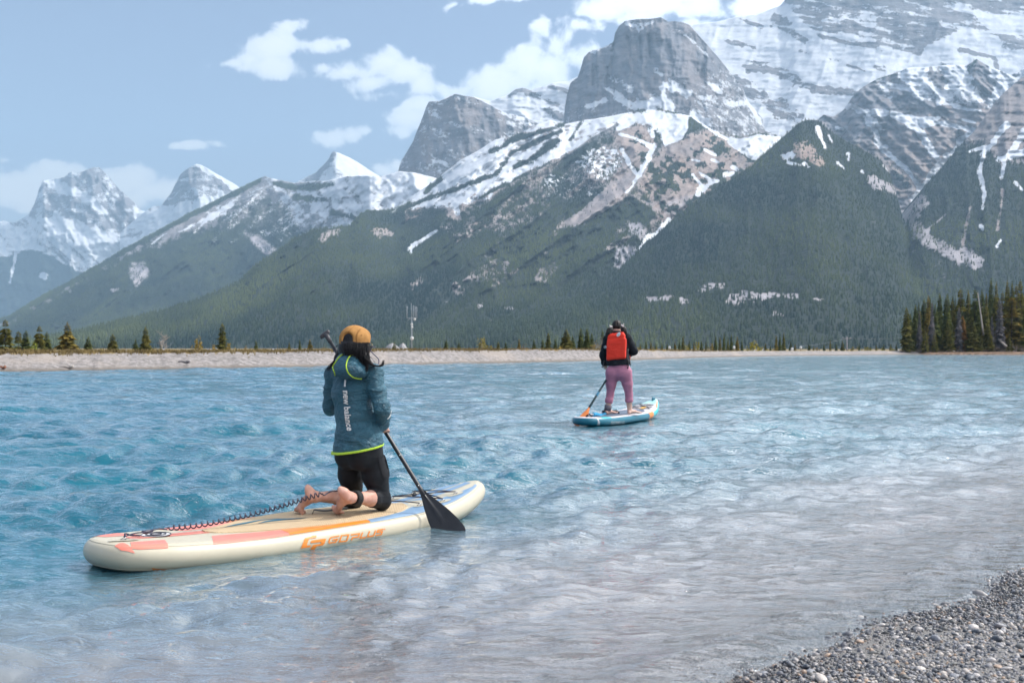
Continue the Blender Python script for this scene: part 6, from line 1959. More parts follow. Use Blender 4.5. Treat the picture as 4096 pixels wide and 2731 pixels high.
    V = wrinkle(V, Q, 0.006, lambda v: fbm(v[:, 0]*60, v[:, 2]*14, 3, 72)-.5)
    parts = [(V, Q)]
    r = random.Random(4)
    for sx, x0, y0 in ((-1, 2438, 1318), (1, 2495, 1314)):
        for i in range(16):
            x = x0+r.gauss(0, 7)
            parts.append(tube(spline([A(x, y0, .0), A(x+sx*r.uniform(0, 5), y0+14, -.03), A(x+sx*r.uniform(0, 9)-3, y0+r.uniform(24, 42 if sx < 0 else 28), -.02)], 8), 0.005*np.linspace(1, .3, 8), 4, cap=False))
    npobj('hair', joinm(parts), M_HAIR2, root)
    for x, y, d in ((2443, 1309, .07), (2491, 1304, .05)):
        c = A(x, y, d); a = np.linspace(0, 2*math.pi, 15); w = norm(lt*(-1 if x < 2460 else 1)*0.6+up*0.7)
        u_ = norm(np.cross(w, fw)); v_ = np.cross(w, u_)
        npobj('scrunchie', joinm([tube(c+np.outer(np.cos(a)*0.024, u_)+np.outer(np.sin(a)*0.024, v_), 0.011, 6, cap=False), tube([c, c+w*0.03+up*0.015], [0.012, 0.006], 6)]), simple('pale_scrunchie', (0.62, 0.56, 0.56), 0.8), root)
    # ankle cuff and blue leash: a thing of its own
    lr = empty('leash', tuple(B2.surf(np.array(0.4), np.array(.02), 0.02)))
    tag(lr, 'thick bright blue leash from the far board tail to a grey ankle cuff', 'leash')
    d = norm(aL-kL); c = aL-d*0.045; u_ = norm(np.cross(d, fw)); v_ = np.cross(d, u_)
    npobj('ankle_cuff', tube([c-d*0.062, c-d*0.060, c+d*0.030, c+d*0.032], [0.03, 0.058, 0.056, 0.03], 18), cloth('grey_neoprene', (0.11, 0.105, 0.13), (0.16, 0.15, 0.18), 0.7, 0.3, 0.003), lr)
    npobj('cuff_buckle', tube([A(2410, 1646, -.02), A(2416, 1645, -.06), A(2421, 1652, -.08)], [0.018, 0.024, 0.016], 8), M_BLACK, lr)
    e0 = A(2420, 1656, -.07)
    e1 = B2.surf(np.array(0.50), np.array(.03), 0.035)
    npobj('leash_tube', tube(spline([e0, e0*0.6+e1*0.4-up*0.02, e0*0.2+e1*0.8, e1], 16), 0.030, 10), simple('cyan_blue_tube', (0.01, 0.30, 0.56), 0.4, 0.5, 0.1, 20), lr)
    npobj('leash_cord', tube(spline([e1, e1*0.5+B2.surf(np.array(0.36), np.array(.02), 0.04)*0.5, B2.surf(np.array(0.34), np.array(.02), 0.03)], 8), 0.009, 6), simple('pale_cord', (0.5, 0.45, 0.46), 0.6), lr)
    # paddle
    pr = empty('paddle', tuple(p_bot))
    tag(pr, 'dark green paddle with an orange blade held by the standing woman', 'paddle')
    b0 = p_bot-ax*0.24
    npobj('shaft', tube([p_top-ax*0.02, p_top*0.4+b0*0.6, b0], [0.0155, 0.0155, 0.0165], 10), simple('dark_green_shaft', (0.012, 0.04, 0.045), 0.4, 0.5, 0.2, 8), pr)
    g = p_top+ax*1.02
    npobj('shaft_band', tube([g, g+ax*0.10], 0.0185, 10), simple('blue_band', (0.04, 0.22, 0.36), 0.4), pr)
    npobj('grip', tube([p_top-ax*0.02-lt*0.055, p_top-ax*0.03-lt*0.02, p_top-ax*0.03+lt*0.02, p_top-ax*0.02+lt*0.055], [.008, .017, .017, .008], 8), M_BLACK, pr)
    wv = norm(lt*0.9-ax*(lt@ax)+up*0.1); wv = norm(wv-ax*(wv@ax)); nv = np.cross(wv, ax)
    tt = np.linspace(0, 1, 16); wid = np.interp(tt, [0, .1, .3, .6, .85, .96, 1], [.016, .024, .052, .083, .09, .07, .0])
    k_ = np.linspace(-1, 1, 9); rows = []
    for sg in (1, -1):
        for t_, w_ in zip(tt, wid):
            rows.append(b0+ax*t_*0.46+np.outer(k_*w_, wv)+np.outer(sg*(0.012*np.exp(-(k_/.2)**2)*max(0, 1-1.5*t_)+0.003*np.sqrt(np.maximum(0, 1-k_**2))), nv))
    g_ = grid_faces(16, 9)
    npobj('blade', (np.concatenate(rows), np.concatenate((g_, g_[:, ::-1]+16*9))), simple('orange_blade', (0.66, 0.20, 0.05), 0.45, 0.4, 0.1, 12), pr)
    return root
STANDER = stander()
# ------------------------------------------------------------------ trees and things on the far bank
def needle_mat(name, c0, c1):
    m, T, b = principled(name, rough=0.85, spec=0.15)
    co = T.n('ShaderNodeTexCoord').outputs['Object']
    oi = T.n('ShaderNodeObjectInfo')
    n = T.noise(co, 9.0, 4)
    c = T.mix(T.rng(n, 0.3, 0.7), c0, c1)
    c = T.mix(1.0, c, oi.outputs['Color'], 'MULTIPLY')
    T.set(b, 'Base Color', c)
    return m
M_NEEDLE = needle_mat('conifer_needles', (0.075, 0.096, 0.038), (0.215, 0.215, 0.078))
M_LEAF = needle_mat('spring_leaves', (0.20, 0.19, 0.045), (0.36, 0.31, 0.085))
M_TWIG = simple('bare_twigs', (0.27, 0.235, 0.215), 0.9, 0.2, 0.2, 20)
M_BARK = simple('grey_brown_bark', (0.14, 0.115, 0.095), 0.9, 0.2, 0.3, 12)
M_DEAD = simple('weathered_dead_wood', (0.36, 0.32, 0.29), 0.85, 0.2, 0.2, 12)

def conifer_mesh(seed, levels=30, per=7, rad=0.16, z0=0.06, power=0.85, droop=0.35, gap=0.0, tuft=1.0):
    r = random.Random(seed); V, F = [], []
    def kite(a, b, w, nrm):
        d = b-a; s = norm(np.cross(d, nrm))*w; k = len(V); m = a+d*0.45
        V.extend([a, m+s, b, m-s]); F.append((k, k+1, k+2, k+3))
    for i in range(levels):
        t = i/(levels-1); z = z0+(0.985-z0)*t
        R_ = rad*max(0.04, (1-t)**power)*(0.55+0.45*min(1, t*7+0.25))
        if r.random() < gap: continue
        a0 = r.uniform(0, 6.28); asym = r.uniform(0.8, 1.15)
        for k in range(per):
            a = a0+6.283*k/per+r.gauss(0, .25); L = R_*r.uniform(0.62, 1.22)*asym
            d = np.array((math.cos(a), math.sin(a), 0)); up = np.array((0, 0, 1.0))
            dz = -droop*L*r.uniform(.6, 1.4)+0.25*L*(t > .8)
            p0 = np.array((0, 0, z))+d*L*0.10; p1 = np.array((0, 0, z+dz))+d*L
            w = (0.010+0.17*L)*tuft
            kite(p0, p1, w, up*0.9+d*0.2); kite(p0+up*0.006, p1-up*0.012, w*0.7, norm(np.cross(d, up))*0.8+up*0.5)
            q = p0*0.45+p1*0.55
            sd_ = norm(np.cross(d, up))*r.choice((-1, 1))
            kite(q, q+d*L*0.25+sd_*L*0.33-up*L*0.12, w*0.6, up)
    V.append(np.array((0, 0, 1.0))); k = len(V)-1
    V.extend([np.array((.006, 0, .93)), np.array((-.004, .005, .93)), np.array((-.003, -.005, .93))])
    me = mesh_np('conifer_crown', np.array(V), [np.array(F), np.array([(k, k+1, k+2), (k, k+2, k+3), (k, k+3, k+1)])])
    me.materials.append(M_NEEDLE)
    V2, F2 = tube(np.array(((0, 0, -0.03), (0.003, 0, .3), (0, .003, .65), (0, 0, .96))), [.018, .014, .008, .002], 6)
    mt = mesh_np('conifer_trunk', V2, F2); mt.materials.append(M_BARK); mt.shade_smooth()
    return me, mt
CONIF = {'narrow': [conifer_mesh(s, 32, 7, 0.105, 0.04, 0.55, 0.55, 0, 1.2) for s in (1, 2, 3)],
         'spruce': [conifer_mesh(s, 32, 8, 0.17, 0.04, 0.7, 0.4, 0, 1.15) for s in (4, 5, 6)],
         'broad': [conifer_mesh(s, 30, 9, 0.25, 0.04, 0.75, 0.3, 0.05, 1.2) for s in (7, 8)],
         'pine': [conifer_mesh(s, 26, 8, 0.20, 0.16, 0.5, 0.1, 0.15, 1.3) for s in (9, 10, 11)],
         'young': [conifer_mesh(s, 16, 7, 0.24, 0.03, 0.9, 0.25, 0, 1.2) for s in (12, 13)]}
def tree(kind, base, height, width, label, group=None, col=(1, 1, 1), seed=0, name='spruce_tree'):
    """one conifer: empty at its foot > crown, trunk"""
    ms = CONIF[kind]; me, mt = ms[seed % len(ms)]
    natural = {'narrow': .21, 'spruce': .34, 'broad': .5, 'pine': .40, 'young': .48}[kind]*height
    root = empty(name, tuple(base), (seed*2.399) % 6.283)
    sx = width/natural
    for nm, m_ in (('crown', me), ('trunk', mt)):
        o = bpy.data.objects.new(nm, m_); COL.objects.link(o); o.parent = root
        o.scale = (height*sx, height*sx, height) if nm == 'crown' else (height, height, height)
        o.color = (*col, 1)
    tag(root, label, 'tree', group)
    return root
def shrub_mesh(seed, n=260, leaf=0.055, twigs=14):
    r = np.random.default_rng(seed)
    V, F = [], []
    cl = [(r.normal(0, .22), r.normal(0, .22), r.uniform(.25, .85), r.uniform(.14, .26)) for _ in range(9)]
    for i in range(n):
        c = cl[r.integers(len(cl))]; d = norm(r.normal(size=3)); p = np.array(c[:3])+d*c[3]*r.uniform(.3, 1)**.5
        p[2] = min(max(p[2], .03), 1.0)
        a, b = norm(r.normal(size=3))*leaf*r.uniform(.6, 1.3), norm(r.normal(size=3))*leaf*r.uniform(.6, 1.2)
        k = len(V); V.extend([p-a, p+b, p+a, p-b]); F.append((k, k+1, k+2, k+3))
    me = mesh_np('shrub_leaves', np.array(V), np.array(F)); me.materials.append(M_LEAF)
    prs = []
    for i in range(twigs):
        c = cl[i % len(cl)]; e = np.array(c[:3])+r.normal(0, .08, 3)
        prs.append(tube([np.array((r.normal(0, .03), r.normal(0, .03), -.02)), e*0.5+np.array((0, 0, .03)), e], [.014, .009, .003], 4, cap=False))
    V2, F2 = joinm(prs); mt = mesh_np('shrub_stems', V2, F2); mt.materials.append(M_TWIG)
    return me, mt
SHRUB = [shrub_mesh(s) for s in (1, 2, 3)]
SPARSE = [shrub_mesh(s, 110, 0.04, 40) for s in (5, 6)]
def shrub(base, height, width, label, col=(1, 1, 1), seed=0, sparse=False, group=None, name='leafy_shrub', cat='shrub'):
    me, mt = (SPARSE if sparse else SHRUB)[seed % (2 if sparse else 3)]
    root = empty(name, tuple(base), (seed*1.7) % 6.28)
    for nm, m_ in (('foliage', me), ('stems', mt)):
        o = bpy.data.objects.new(nm, m_); COL.objects.link(o); o.parent = root
        o.scale = (width, width, height); o.color = (*col, 1)
    tag(root, label, cat, group)
    return root
def bare_tree(name, base, height, label, seed=3, spread=0.55, mat=None, trunk=0.018, depth=4, cat='tree'):
    r = random.Random(seed); prs = []; tr = []
    def grow(p, d, L, rad, lev, out):
        n = 5; pts = [p]
        for i in range(n):
            d = norm(d+np.array([r.gauss(0, .10) for _ in range(3)])+np.array((0, 0, .06)))
            pts.append(pts[-1]+d*L/n)
        out.append(tube(np.array(pts), np.linspace(rad, rad*.55, n+1), 5, cap=False))
        if lev == 0: return
        for k in range(4 if lev > 1 else 3):
            t = r.uniform(.35, 1.0); q = pts[min(n, int(t*n))]
            a = r.uniform(0, 6.28); e = norm(d*0.6+np.array((math.cos(a), math.sin(a), r.uniform(-.1, .5)))*spread*1.5)
            grow(q, e, L*r.uniform(.5, .75), rad*.5, lev-1, prs)
    grow(np.zeros(3), np.array((0, 0, 1.0)), 0.55, trunk, depth, tr)
    if len(prs) > 0: pass
    root = empty(name, tuple(base))
    V, F = joinm(tr[:1]); npobj('trunk', (V*height+np.array(base), F), mat or M_DEAD, root)
    V, F = joinm(prs); npobj('branches', (V*height+np.array(base), F), mat or M_DEAD, root)
    tag(root, label, cat)
    return root
def ground_far(px, d):
    yw = float(far_Y(px)); cz = CAMH-(float(np.interp(px, WL_X, CR_Y))-HOR)/FPX*(yw+4.5)
    return yw+d, float(np.interp(d, [4.5, 6, 9, 20, 45, 140], [cz, cz-.02, cz-.25, cz-.9, cz-1.3, cz-1.6]))
def spot(px, top, wpx, d):
    Y, z = ground_far(px, d)
    p = at(px, top, Y)
    return (p[0], Y, z), p[2]-z, wpx/FPX*Y
ORD = ['first','second','third','fourth','fifth','sixth','seventh','eighth','ninth','tenth','eleventh','twelfth','thirteenth','fourteenth','fifteenth','sixteenth','seventeenth']
G0, G1, G2 = (0.85, 0.92, 0.75), (1.3, 1.12, 0.8), (1.75, 1.25, 0.8)     # dark green, olive, brownish
LEFT = [(21,1277,58,'pine',G1,'tall lanky pine at the left edge of the far bank'),(74,1322,40,'pine',G1,'thin olive pine just left of the dark dense spruce on the left bank'),(104,1319,56,'spruce',G0,'dense dark spruce left of the round yellow-green bush'),
        (157,1302,44,'pine',G1,'open crowned pine rising behind the round yellow-green bush'),(187,1325,52,'spruce',G0,'dark spruce directly right of the round yellow-green bush'),(269,1287,84,'broad',G2,'broad brownish conifer, the widest tree on the left bank'),
        (353,1345,48,'spruce',G0,'short dark spruce right of the broad brownish conifer'),(377,1378,34,'young',G0,'low young spruce touching the short dark spruce on the left bank'),(451,1334,60,'spruce',G1,'bushy spruce standing alone halfway to the white bare tree'),
        (500,1383,24,'young',G2,'tiny olive conifer left of the pair beside the white bare tree'),(542,1355,40,'spruce',G0,'shorter dark spruce of the pair left of the white bare tree'),(582,1304,56,'spruce',G1,'taller spruce of the pair left of the white bare tree'),
        (642,1372,34,'young',G2,'brownish young conifer at the foot of the white bare tree'),(889,1291,46,'narrow',G1,'tall narrow spruce, the tallest between the white bare tree and the kneeling woman'),(1024,1361,28,'spruce',G0,'small dark spruce right of the tall narrow spruce'),
        (1110,1377,24,'young',G2,'little brownish conifer, first of three left of the kneeling woman'),(1157,1367,20,'spruce',G1,'little spruce, middle of three left of the kneeling woman'),(1199,1358,18,'narrow',G0,'slim dark little spruce close left of the paddle grip'),
        (1240,1355,30,'spruce',G2,'yellowish little conifer just left of the paddle grip'),(1577,1366,32,'spruce',G0,'small dark spruce in front of the grey gravel heap'),(1785,1357,30,'spruce',G0,'dark spruce, left one of two right of the radio tower'),(1836,1368,28,'spruce',G0,'dark spruce, right one of two right of the radio tower'),
        (1993,1366,22,'narrow',G1,'thin low spruce right of the pale yellow-green tree'),(2023,1368,26,'spruce',G0,'low dark spruce second right of the pale yellow-green tree'),(2046,1374,22,'young',G1,'very low conifer third right of the pale yellow-green tree'),(2076,1355,18,'narrow',G2,'thin yellowish conifer beside the pinkish bush on the far bank'),
        (2136,1357,26,'spruce',G0,'dark spruce right of the pinkish bush on the far bank'),(2170,1359,20,'narrow',G0,'slim dark spruce second right of the pinkish bush'),(2193,1330,30,'narrow',G1,'slender spruce left of the full rounded spruce behind the red vest'),(2221,1353,26,'spruce',G0,'shorter spruce between the slender and the full rounded spruce'),
        (2265,1315,58,'spruce',G1,'full rounded spruce left of the red vest'),(2291,1340,32,'spruce',G0,'dark spruce leaning on the full rounded spruce'),(2323,1310,30,'narrow',G0,'tall dark spruce, left of the close pair by the red vest'),(2348,1313,34,'narrow',G0,'tall dark spruce, right of the close pair by the red vest'),
        (2367,1328,26,'spruce',G0,'dark spruce just left of the pale bare tree by the red vest'),(2410,1321,28,'narrow',G0,'dark spruce half hidden by the standing woman')]
for i, (x, t, w, k, c, lb) in enumerate(LEFT):
    b, h, ww = spot(x, t, w, 30+7*((i*5) % 3))
    tree(k, b, h, ww*1.6, lb, None, c, i, 'pine_tree' if k == 'pine' else 'spruce_tree')
ROW = 'small spruces in the row right of the red vest'
for i, (x, t, w) in enumerate([(2541,1367,26),(2562,1372,20),(2584,1362,24),(2603,1366,22),(2624,1374,22),(2648,1370,24),(2669,1372,20),(2700,1364,26),(2718,1360,26),(2732,1342,26),(2757,1358,24),(2776,1366,24),(2806,1362,24),(2824,1366,22),(2862,1339,30),(2880,1350,24),(2896,1327,22),(2912,1354,24),(2926,1337,26),(2949,1344,34),(2968,1362,24),
      (3062,1372,26),(3082,1378,20),(3105,1340,26),(3120,1345,24),(3135,1327,26),(3163,1362,30),(3180,1376,20),(3236,1372,24),(3254,1384,18),(3296,1374,20),(3321,1355,16),(3345,1374,22),(3370,1362,28),(3437,1375,18),(3505,1378,18),(3535,1376,20),(3562,1374,22),(3586,1372,22)]):
    b, h, ww = spot(x, t, w, 26+6*((i*7) % 4))
    lb = (ORD[i]+' small spruce counting right from the red vest' if i < 11 else ORD[20-i]+' small spruce counting left from the largest yellow bush' if i < 21 else ORD[i-21]+' small spruce counting right from the largest yellow bush' if i < 30 else ORD[38-i]+' small spruce counting left from the wooded point')+' along the far bank'
    tree(('narrow', 'spruce', 'spruce')[i % 3], b, h, ww, lb, ROW, (G0, G1, G0, G2)[i % 4], i)
YEL = 'low yellowish shrubs in the row right of the red vest'
for x, t, w, lb, c, sp, gp in [(142,1362,48,'round bright yellow-green bush among the left bank trees',(0.9,1.1,.8),False,None),(790,1342,60,'loose yellow leafed tree between the white bare tree and the tall narrow spruce',(1.1,.9,1),False,None),(850,1374,34,'small yellow bush left of the tall narrow spruce',(1.2,.9,1),False,None),
      (918,1365,36,'yellow bush hugging the tall narrow spruce on its right',(1.1,.85,.7),False,None),(982,1383,28,'small orange-yellow bush right of the tall narrow spruce',(1.2,.8,.6),False,None),(1296,1371,26,'small bush just beside the paddle grip',(.8,.7,.6),True,None),
      (1928,1340,62,'pale yellow-green tree, the largest between tower and red vest',(.8,.78,.9),False,None),(1962,1376,40,'low bright bush at the right foot of the pale yellow-green tree',(1.1,1,.6),False,None),(2090,1375,44,'pinkish leafless bush on the far bank left of the red vest',(.9,.55,.6),True,None),
      (2240,1380,36,'low yellow bush at the foot of the full rounded spruce',(1.3,1.05,.6),False,None),(2386,1362,70,'straw coloured bush behind the standing woman left shoulder',(1.1,.85,.8),True,None),(3010,1360,64,'largest bright yellow bush, right of the small spruce row',(1.25,1.15,.6),False,None),(3042,1384,50,'low bright yellow bush joined to the largest yellow bush on its right',(1.25,1.1,.6),False,None)]+[(x,t,w,'low yellowish shrub in the row behind the far bank right of the red vest',c,False,YEL) for x,t,w,c in [(2558,1382,22,(1.2,1,.6)),(2612,1382,24,(1.1,.95,.6)),(2750,1374,24,(1.3,1.15,.6)),(2793,1362,26,(1.2,1.05,.6)),(2845,1370,36,(.8,.65,.7)),(3092,1388,22,(1.2,.9,.5)),(3270,1386,30,(.9,.7,.6)),(3410,1382,28,(1,.85,.6)),(3465,1384,34,(1.1,1,.6)),(3480,1386,26,(.9,.9,.6)),(3530,1387,30,(1,.95,.6)),(3575,1388,30,(1,.95,.6))]]:
    b, h, ww = spot(x, t, w, 24)
    if gp:
        YN = globals().get('YN', -1)+1
        lb = (ORD[YN]+' low yellowish shrub counting right from the red vest' if YN < 5 else ORD[YN-5]+' low yellowish shrub counting right from the largest yellow bush')+' along the far bank'
    shrub(b, h, ww*0.9, lb, c, int(x), sp, gp)
b, h, w = spot(657, 1300, 80, 9)
bare_tree('bare_tree', b, h*1.0, 'white leafless tree standing on the crest of the left bank', 5, 0.75, M_DEAD, 0.020)
b, h, w = spot(2391, 1322, 40, 30)
bare_tree('bare_tree', b, h, 'pale leafless tree behind the standing woman', 8, 0.4, M_TWIG, 0.012)

BR = 'low olive brush along the crest of the left bank'
for i, (x, w, t) in enumerate([(48,60,1386),(122,44,1390),(212,50,1388),(318,40,1392),(398,46,1391),(470,40,1390),(520,36,1391),(612,44,1388),(690,50,1393),(830,40,1392),(1005,44,1391),(1075,36,1392),(1180,40,1392)]):
    b, h, ww = spot(x, t, w, 20)
    shrub(b, h, ww*1.1, ORD[i]+' patch of low olive brush along the left bank counting from the left frame edge', ((.45,.5,.35),(.7,.6,.4),(.55,.5,.4))[i % 3], i, False, BR, 'low_brush', 'brush')

# --- wooded point on the right
def point_land():
    px = np.linspace(3585, 5400, 160); rows = []
    A = (px-CXP)/FPX
    yw = CAMH*FPX/(np.interp(px, [3585, 3620, 3800, 4096, 5400], [1416.6, 1417.6, 1418.2, 1418.6, 1419.5])-HOR)
    fade = np.clip((px-3585)/60, 0.02, 1)
    for d, z in ((-1.5, -.3), (0, .02), (0.4, .20), (1.2, .36), (3, .42), (8, .55), (20, .6), (38, .3), (46, -.4)):
        zz = z*(fade if z > 0 else 1+0*fade)+(0.08*(fbm(px/14+d, px*0+d, 3, 55)-.5) if z > .1 else 0)
        rows.append(np.stack((A*(yw+d*fade), yw+d*fade, zz), -1))
    P = np.stack(rows)
    me = mesh_np('wooded_point', P.reshape(-1, 3), grid_faces(P.shape[0], P.shape[1]))
    m, T, b = principled('point_soil', rough=0.95, spec=0.1)
    co = T.n('ShaderNodeTexCoord').outputs['Object']
    T.set(b, 'Base Color', T.mix(T.rng(T.noise(co, 1.8, 5), .35, .65), (0.10, 0.07, 0.05), (0.26, 0.18, 0.13)))
    o = link('wooded_point', me, m); tag(o, 'low brown spit of land under the trees at the right', None, None, 'structure')
point_land()
def spotp(px, top, wpx, d):
    Y = 196.0+d
    p = at(px, top, Y); z = 0.5
    return (p[0], Y, z), p[2]-z, wpx/FPX*Y
PT = [(3626,1228,52,'narrow',G1,2,'slim spruce at the very left tip of the wooded point'),(3641,1250,30,'narrow',G0,8,'low dark spruce tucked behind the tip spruce of the wooded point'),(3662,1217,46,'narrow',G0,6,'dark narrow spruce second from the tip of the wooded point'),(3680,1240,34,'narrow',G1,10,'olive spruce behind the second spruce of the wooded point'),
      (3696,1192,44,'narrow',G0,12,'tall dark spruce fourth in line from the tip of the wooded point'),(3713,1180,52,'spruce',G2,10,'tall brown topped conifer left of the gap in the wooded point'),(3740,1211,56,'spruce',G0,5,'full dark spruce in front of the gap on the wooded point'),(3759,1170,40,'narrow',G0,14,'narrow dark spruce rising behind the full dark spruce'),
      (3789,1173,56,'spruce',G0,9,'broad tall spruce left of the first dead grey tree'),(3808,1200,44,'pine',G1,14,'olive pine behind the first dead grey tree'),(3842,1151,60,'pine',G1,12,'large round topped pine above the reddish young conifer'),(3873,1157,40,'narrow',G1,15,'narrow olive spruce right of the large round topped pine'),
      (3900,1152,50,'pine',G0,11,'dark pine with a flat top left of the leaning bare pole'),(3927,1152,50,'spruce',G0,13,'dark spruce behind the leaning bare pole'),(3945,1172,44,'spruce',G1,9,'olive spruce right of the leaning bare pole'),(3964,1109,38,'narrow',G0,17,'tallest dark spire of the wooded point'),
      (3985,1124,52,'spruce',G1,13,'olive spruce right beside the tallest dark spire'),(4010,1165,50,'pine',G1,15,'pine filling the gap right of the large grey dead tree'),(4029,1118,40,'narrow',G1,15,'tall spire left of the right frame edge group'),(4049,1122,34,'narrow',G0,18,'narrow dark spire between two taller olive ones at the right edge'),
      (4066,1135,50,'pine',G1,14,'olive pine second from the right frame edge'),(4082,1116,52,'pine',G1,17,'tall olive pine at the right frame edge'),(4047,1186,90,'pine',G2,4,'broad brownish pine in front at the right edge'),(4110,1130,60,'spruce',G0,12,'dark spruce cut by the right frame edge'),
      (3702,1301,40,'young',G1,1.5,'young bright spruce third from the tip on the shore'),(3739,1310,36,'young',G1,1.5,'small young spruce in front of the full dark spruce'),(3791,1281,56,'spruce',G1,2.5,'light green young spruce in front of the broad tall spruce'),(3851,1263,54,'spruce',(2.3,1.1,.8),3,'reddish dying young conifer on the wooded point'),
      (3888,1266,70,'spruce',G1,2,'full light green conifer right of the reddish one'),(3952,1294,52,'spruce',G1,2,'pointed light green young spruce right of the leaning pole'),(3924,1337,30,'young',G1,1.5,'little yellow-green conifer between two larger young ones'),(4036,1331,44,'young',G1,2,'young green conifer beside the fallen white log'),
      (3770,1330,30,'young',G1,4,'short green conifer right of the full dark spruce foot'),(3660,1330,30,'young',G0,3,'short dark conifer near the tip shrubs'),(3835,1340,36,'young',G0,3.5,'short dark conifer left of the reddish one foot'),(4084,1300,60,'spruce',G0,3,'dark shrubby spruce low at the right frame edge')]
for i, (x, t, w, k, c, d, lb) in enumerate(PT):
    b, h, ww = spotp(x, t, w*1.12, d)
    tree(k, b, h, ww*1.12, lb, None, c, i+3, 'pine_tree' if k == 'pine' else 'spruce_tree')
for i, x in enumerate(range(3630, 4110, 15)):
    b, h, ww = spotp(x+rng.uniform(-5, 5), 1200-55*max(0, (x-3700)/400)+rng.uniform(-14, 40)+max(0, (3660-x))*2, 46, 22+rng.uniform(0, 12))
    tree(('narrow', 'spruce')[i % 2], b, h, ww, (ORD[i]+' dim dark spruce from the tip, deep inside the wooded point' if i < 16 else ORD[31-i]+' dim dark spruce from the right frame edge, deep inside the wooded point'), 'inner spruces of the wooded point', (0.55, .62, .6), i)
for x, t, w, lb, i in [(3836,1228,44,'first dead grey tree of the wooded point, left of the reddish conifer',0),(3999,1190,58,'large grey dead tree above the fallen white log',1),(3678,1250,34,'thin grey dead tree near the tip of the wooded point',2),(3728,1208,36,'grey lilac dead tree next to the brown topped conifer',0),(3968,1262,34,'slim dead tree left of the large grey dead tree',2)]:
    b, h, ww = spotp(x, t, w, 2.6)
    tree('narrow', b, h, ww, lb, None, (1.45, 1.25, 3.4), i, 'dead_tree')
p0, p1 = at(3934, 1336, 199.0), at(3911, 1166, 201.0)
lp = empty('dead_snag', tuple(p0)); tag(lp, 'leaning bare white pole of a dead trunk among dark spruces', 'dead trunk')
npobj('trunk', tube(np.linspace(p0, p1, 6)+np.array((0, 0, -.2)), np.linspace(.17, .06, 6), 7), M_DEAD, lp)
npobj('stub', tube([p0*.4+p1*.6, p0*.38+p1*.62+np.array((.5, 0, .15))], [.05, .02], 5), M_DEAD, lp)
p0, p1 = at(3993, 1358, 198.0), at(4026, 1386, 197.0)
lg = empty('fallen_log', tuple(p1)); tag(lg, 'fallen white log slanting down to the shore of the wooded point', 'log')
npobj('trunk', tube(np.linspace(p0, p1, 6), np.linspace(.12, .24, 6), 8), M_DEAD, lg)
npobj('branch_stub', tube([p0*.5+p1*.5, p0*.5+p1*.5+np.array((-.3, 0, .5))], [.06, .02], 5), M_DEAD, lg)
SH = 'grey leafless shrubs along the shore of the wooded point'
for i, (x, w, t) in enumerate([(3612,50,1393),(3640,40,1396),(3675,44,1388),(3712,60,1382),(3752,44,1392),(3800,50,1388),(3842,60,1390),(3890,56,1386),(3935,50,1388),(3975,60,1384),(4010,50,1386),(4062,56,1362),(4092,56,1372),(4120,60,1380)]):
    b, h, ww = spotp(x, t, w, 1.4)
    b = (b[0], b[1], .35)
    shrub(b, h, ww*0.9, ORD[i]+' grey leafless shrub along the shore counting from the tip of the wooded point', (.55, .48, .62), i, True, SH, 'bare_shrub')

# --- radio tower, gravel heaps, pole and line, markers, log on the bank
def radio_tower():
    Y = 420.0; b = at(1647, 1398, Y); base = np.array((b[0], Y, -0.8))
    top = at(1645, 1212, Y)
    root = empty('radio_tower', tuple(base)); tag(root, 'pale lattice radio tower with white dishes right of the kneeling woman', 'tower')
    M = simple('galvanised_steel', (0.42, 0.45, 0.50), 0.5, 0.5, 0.1, 3)
    H = top[2]-base[2]; prs = []; k = 0.26
    leg = [np.array((k*math.cos(a), k*math.sin(a), 0)) for a in (0.5, 2.6, 4.7)]
    hh = H*0.72
    for l in leg: prs.append(tube([base+l, base+l*0.75+np.array((0, 0, hh))], 0.05, 5))
    n = 18
    for i in range(n):
        for j in range(3):
            z0, z1 = hh*i/n, hh*(i+1)/n
            prs.append(tube([base+leg[j]*(1-.25*i/n)+np.array((0, 0, z0)), base+leg[(j+1) % 3]*(1-.25*(i+1)/n)+np.array((0, 0, z1))], 0.028, 4, cap=False))
    npobj('mast', joinm(prs), M, root)
    npobj('top_pole', tube([base+np.array((0, 0, hh)), top], [0.12, 0.05], 6), M, root)
    for x, t, bt in ((1628,1224,1272),(1655,1222,1278),(1662,1226,1274),(1667,1226,1272)):
        npobj('whip_antenna', tube([at(x, bt, Y), at(x, t, Y)], [0.13, 0.09], 6), M, root)
    npobj('cross_arm', joinm([tube([at(1627, 1272, Y), at(1668, 1272, Y)], 0.09, 5), tube([at(1630, 1282, Y), at(1646, 1270, Y)], 0.07, 5)]), M, root)
    for x, y, r_ in ((1659,1277,.50),(1647,1297,.46),(1648,1308,.46),(1648,1353,.72)):
        c = at(x, y, Y-0.6); a = np.linspace(0, 1, 8)
        npobj('dish', tube(c+np.outer(np.array((0, .25, .35, .38, .30, .12, 0, -.05))*r_*-1, (0, 1, 0)), np.array((.02, .55, .85, 1, 1, .9, .5, .02))*r_, 14), simple('white_dish', (0.72, 0.72, 0.73), 0.5), root)
radio_tower()
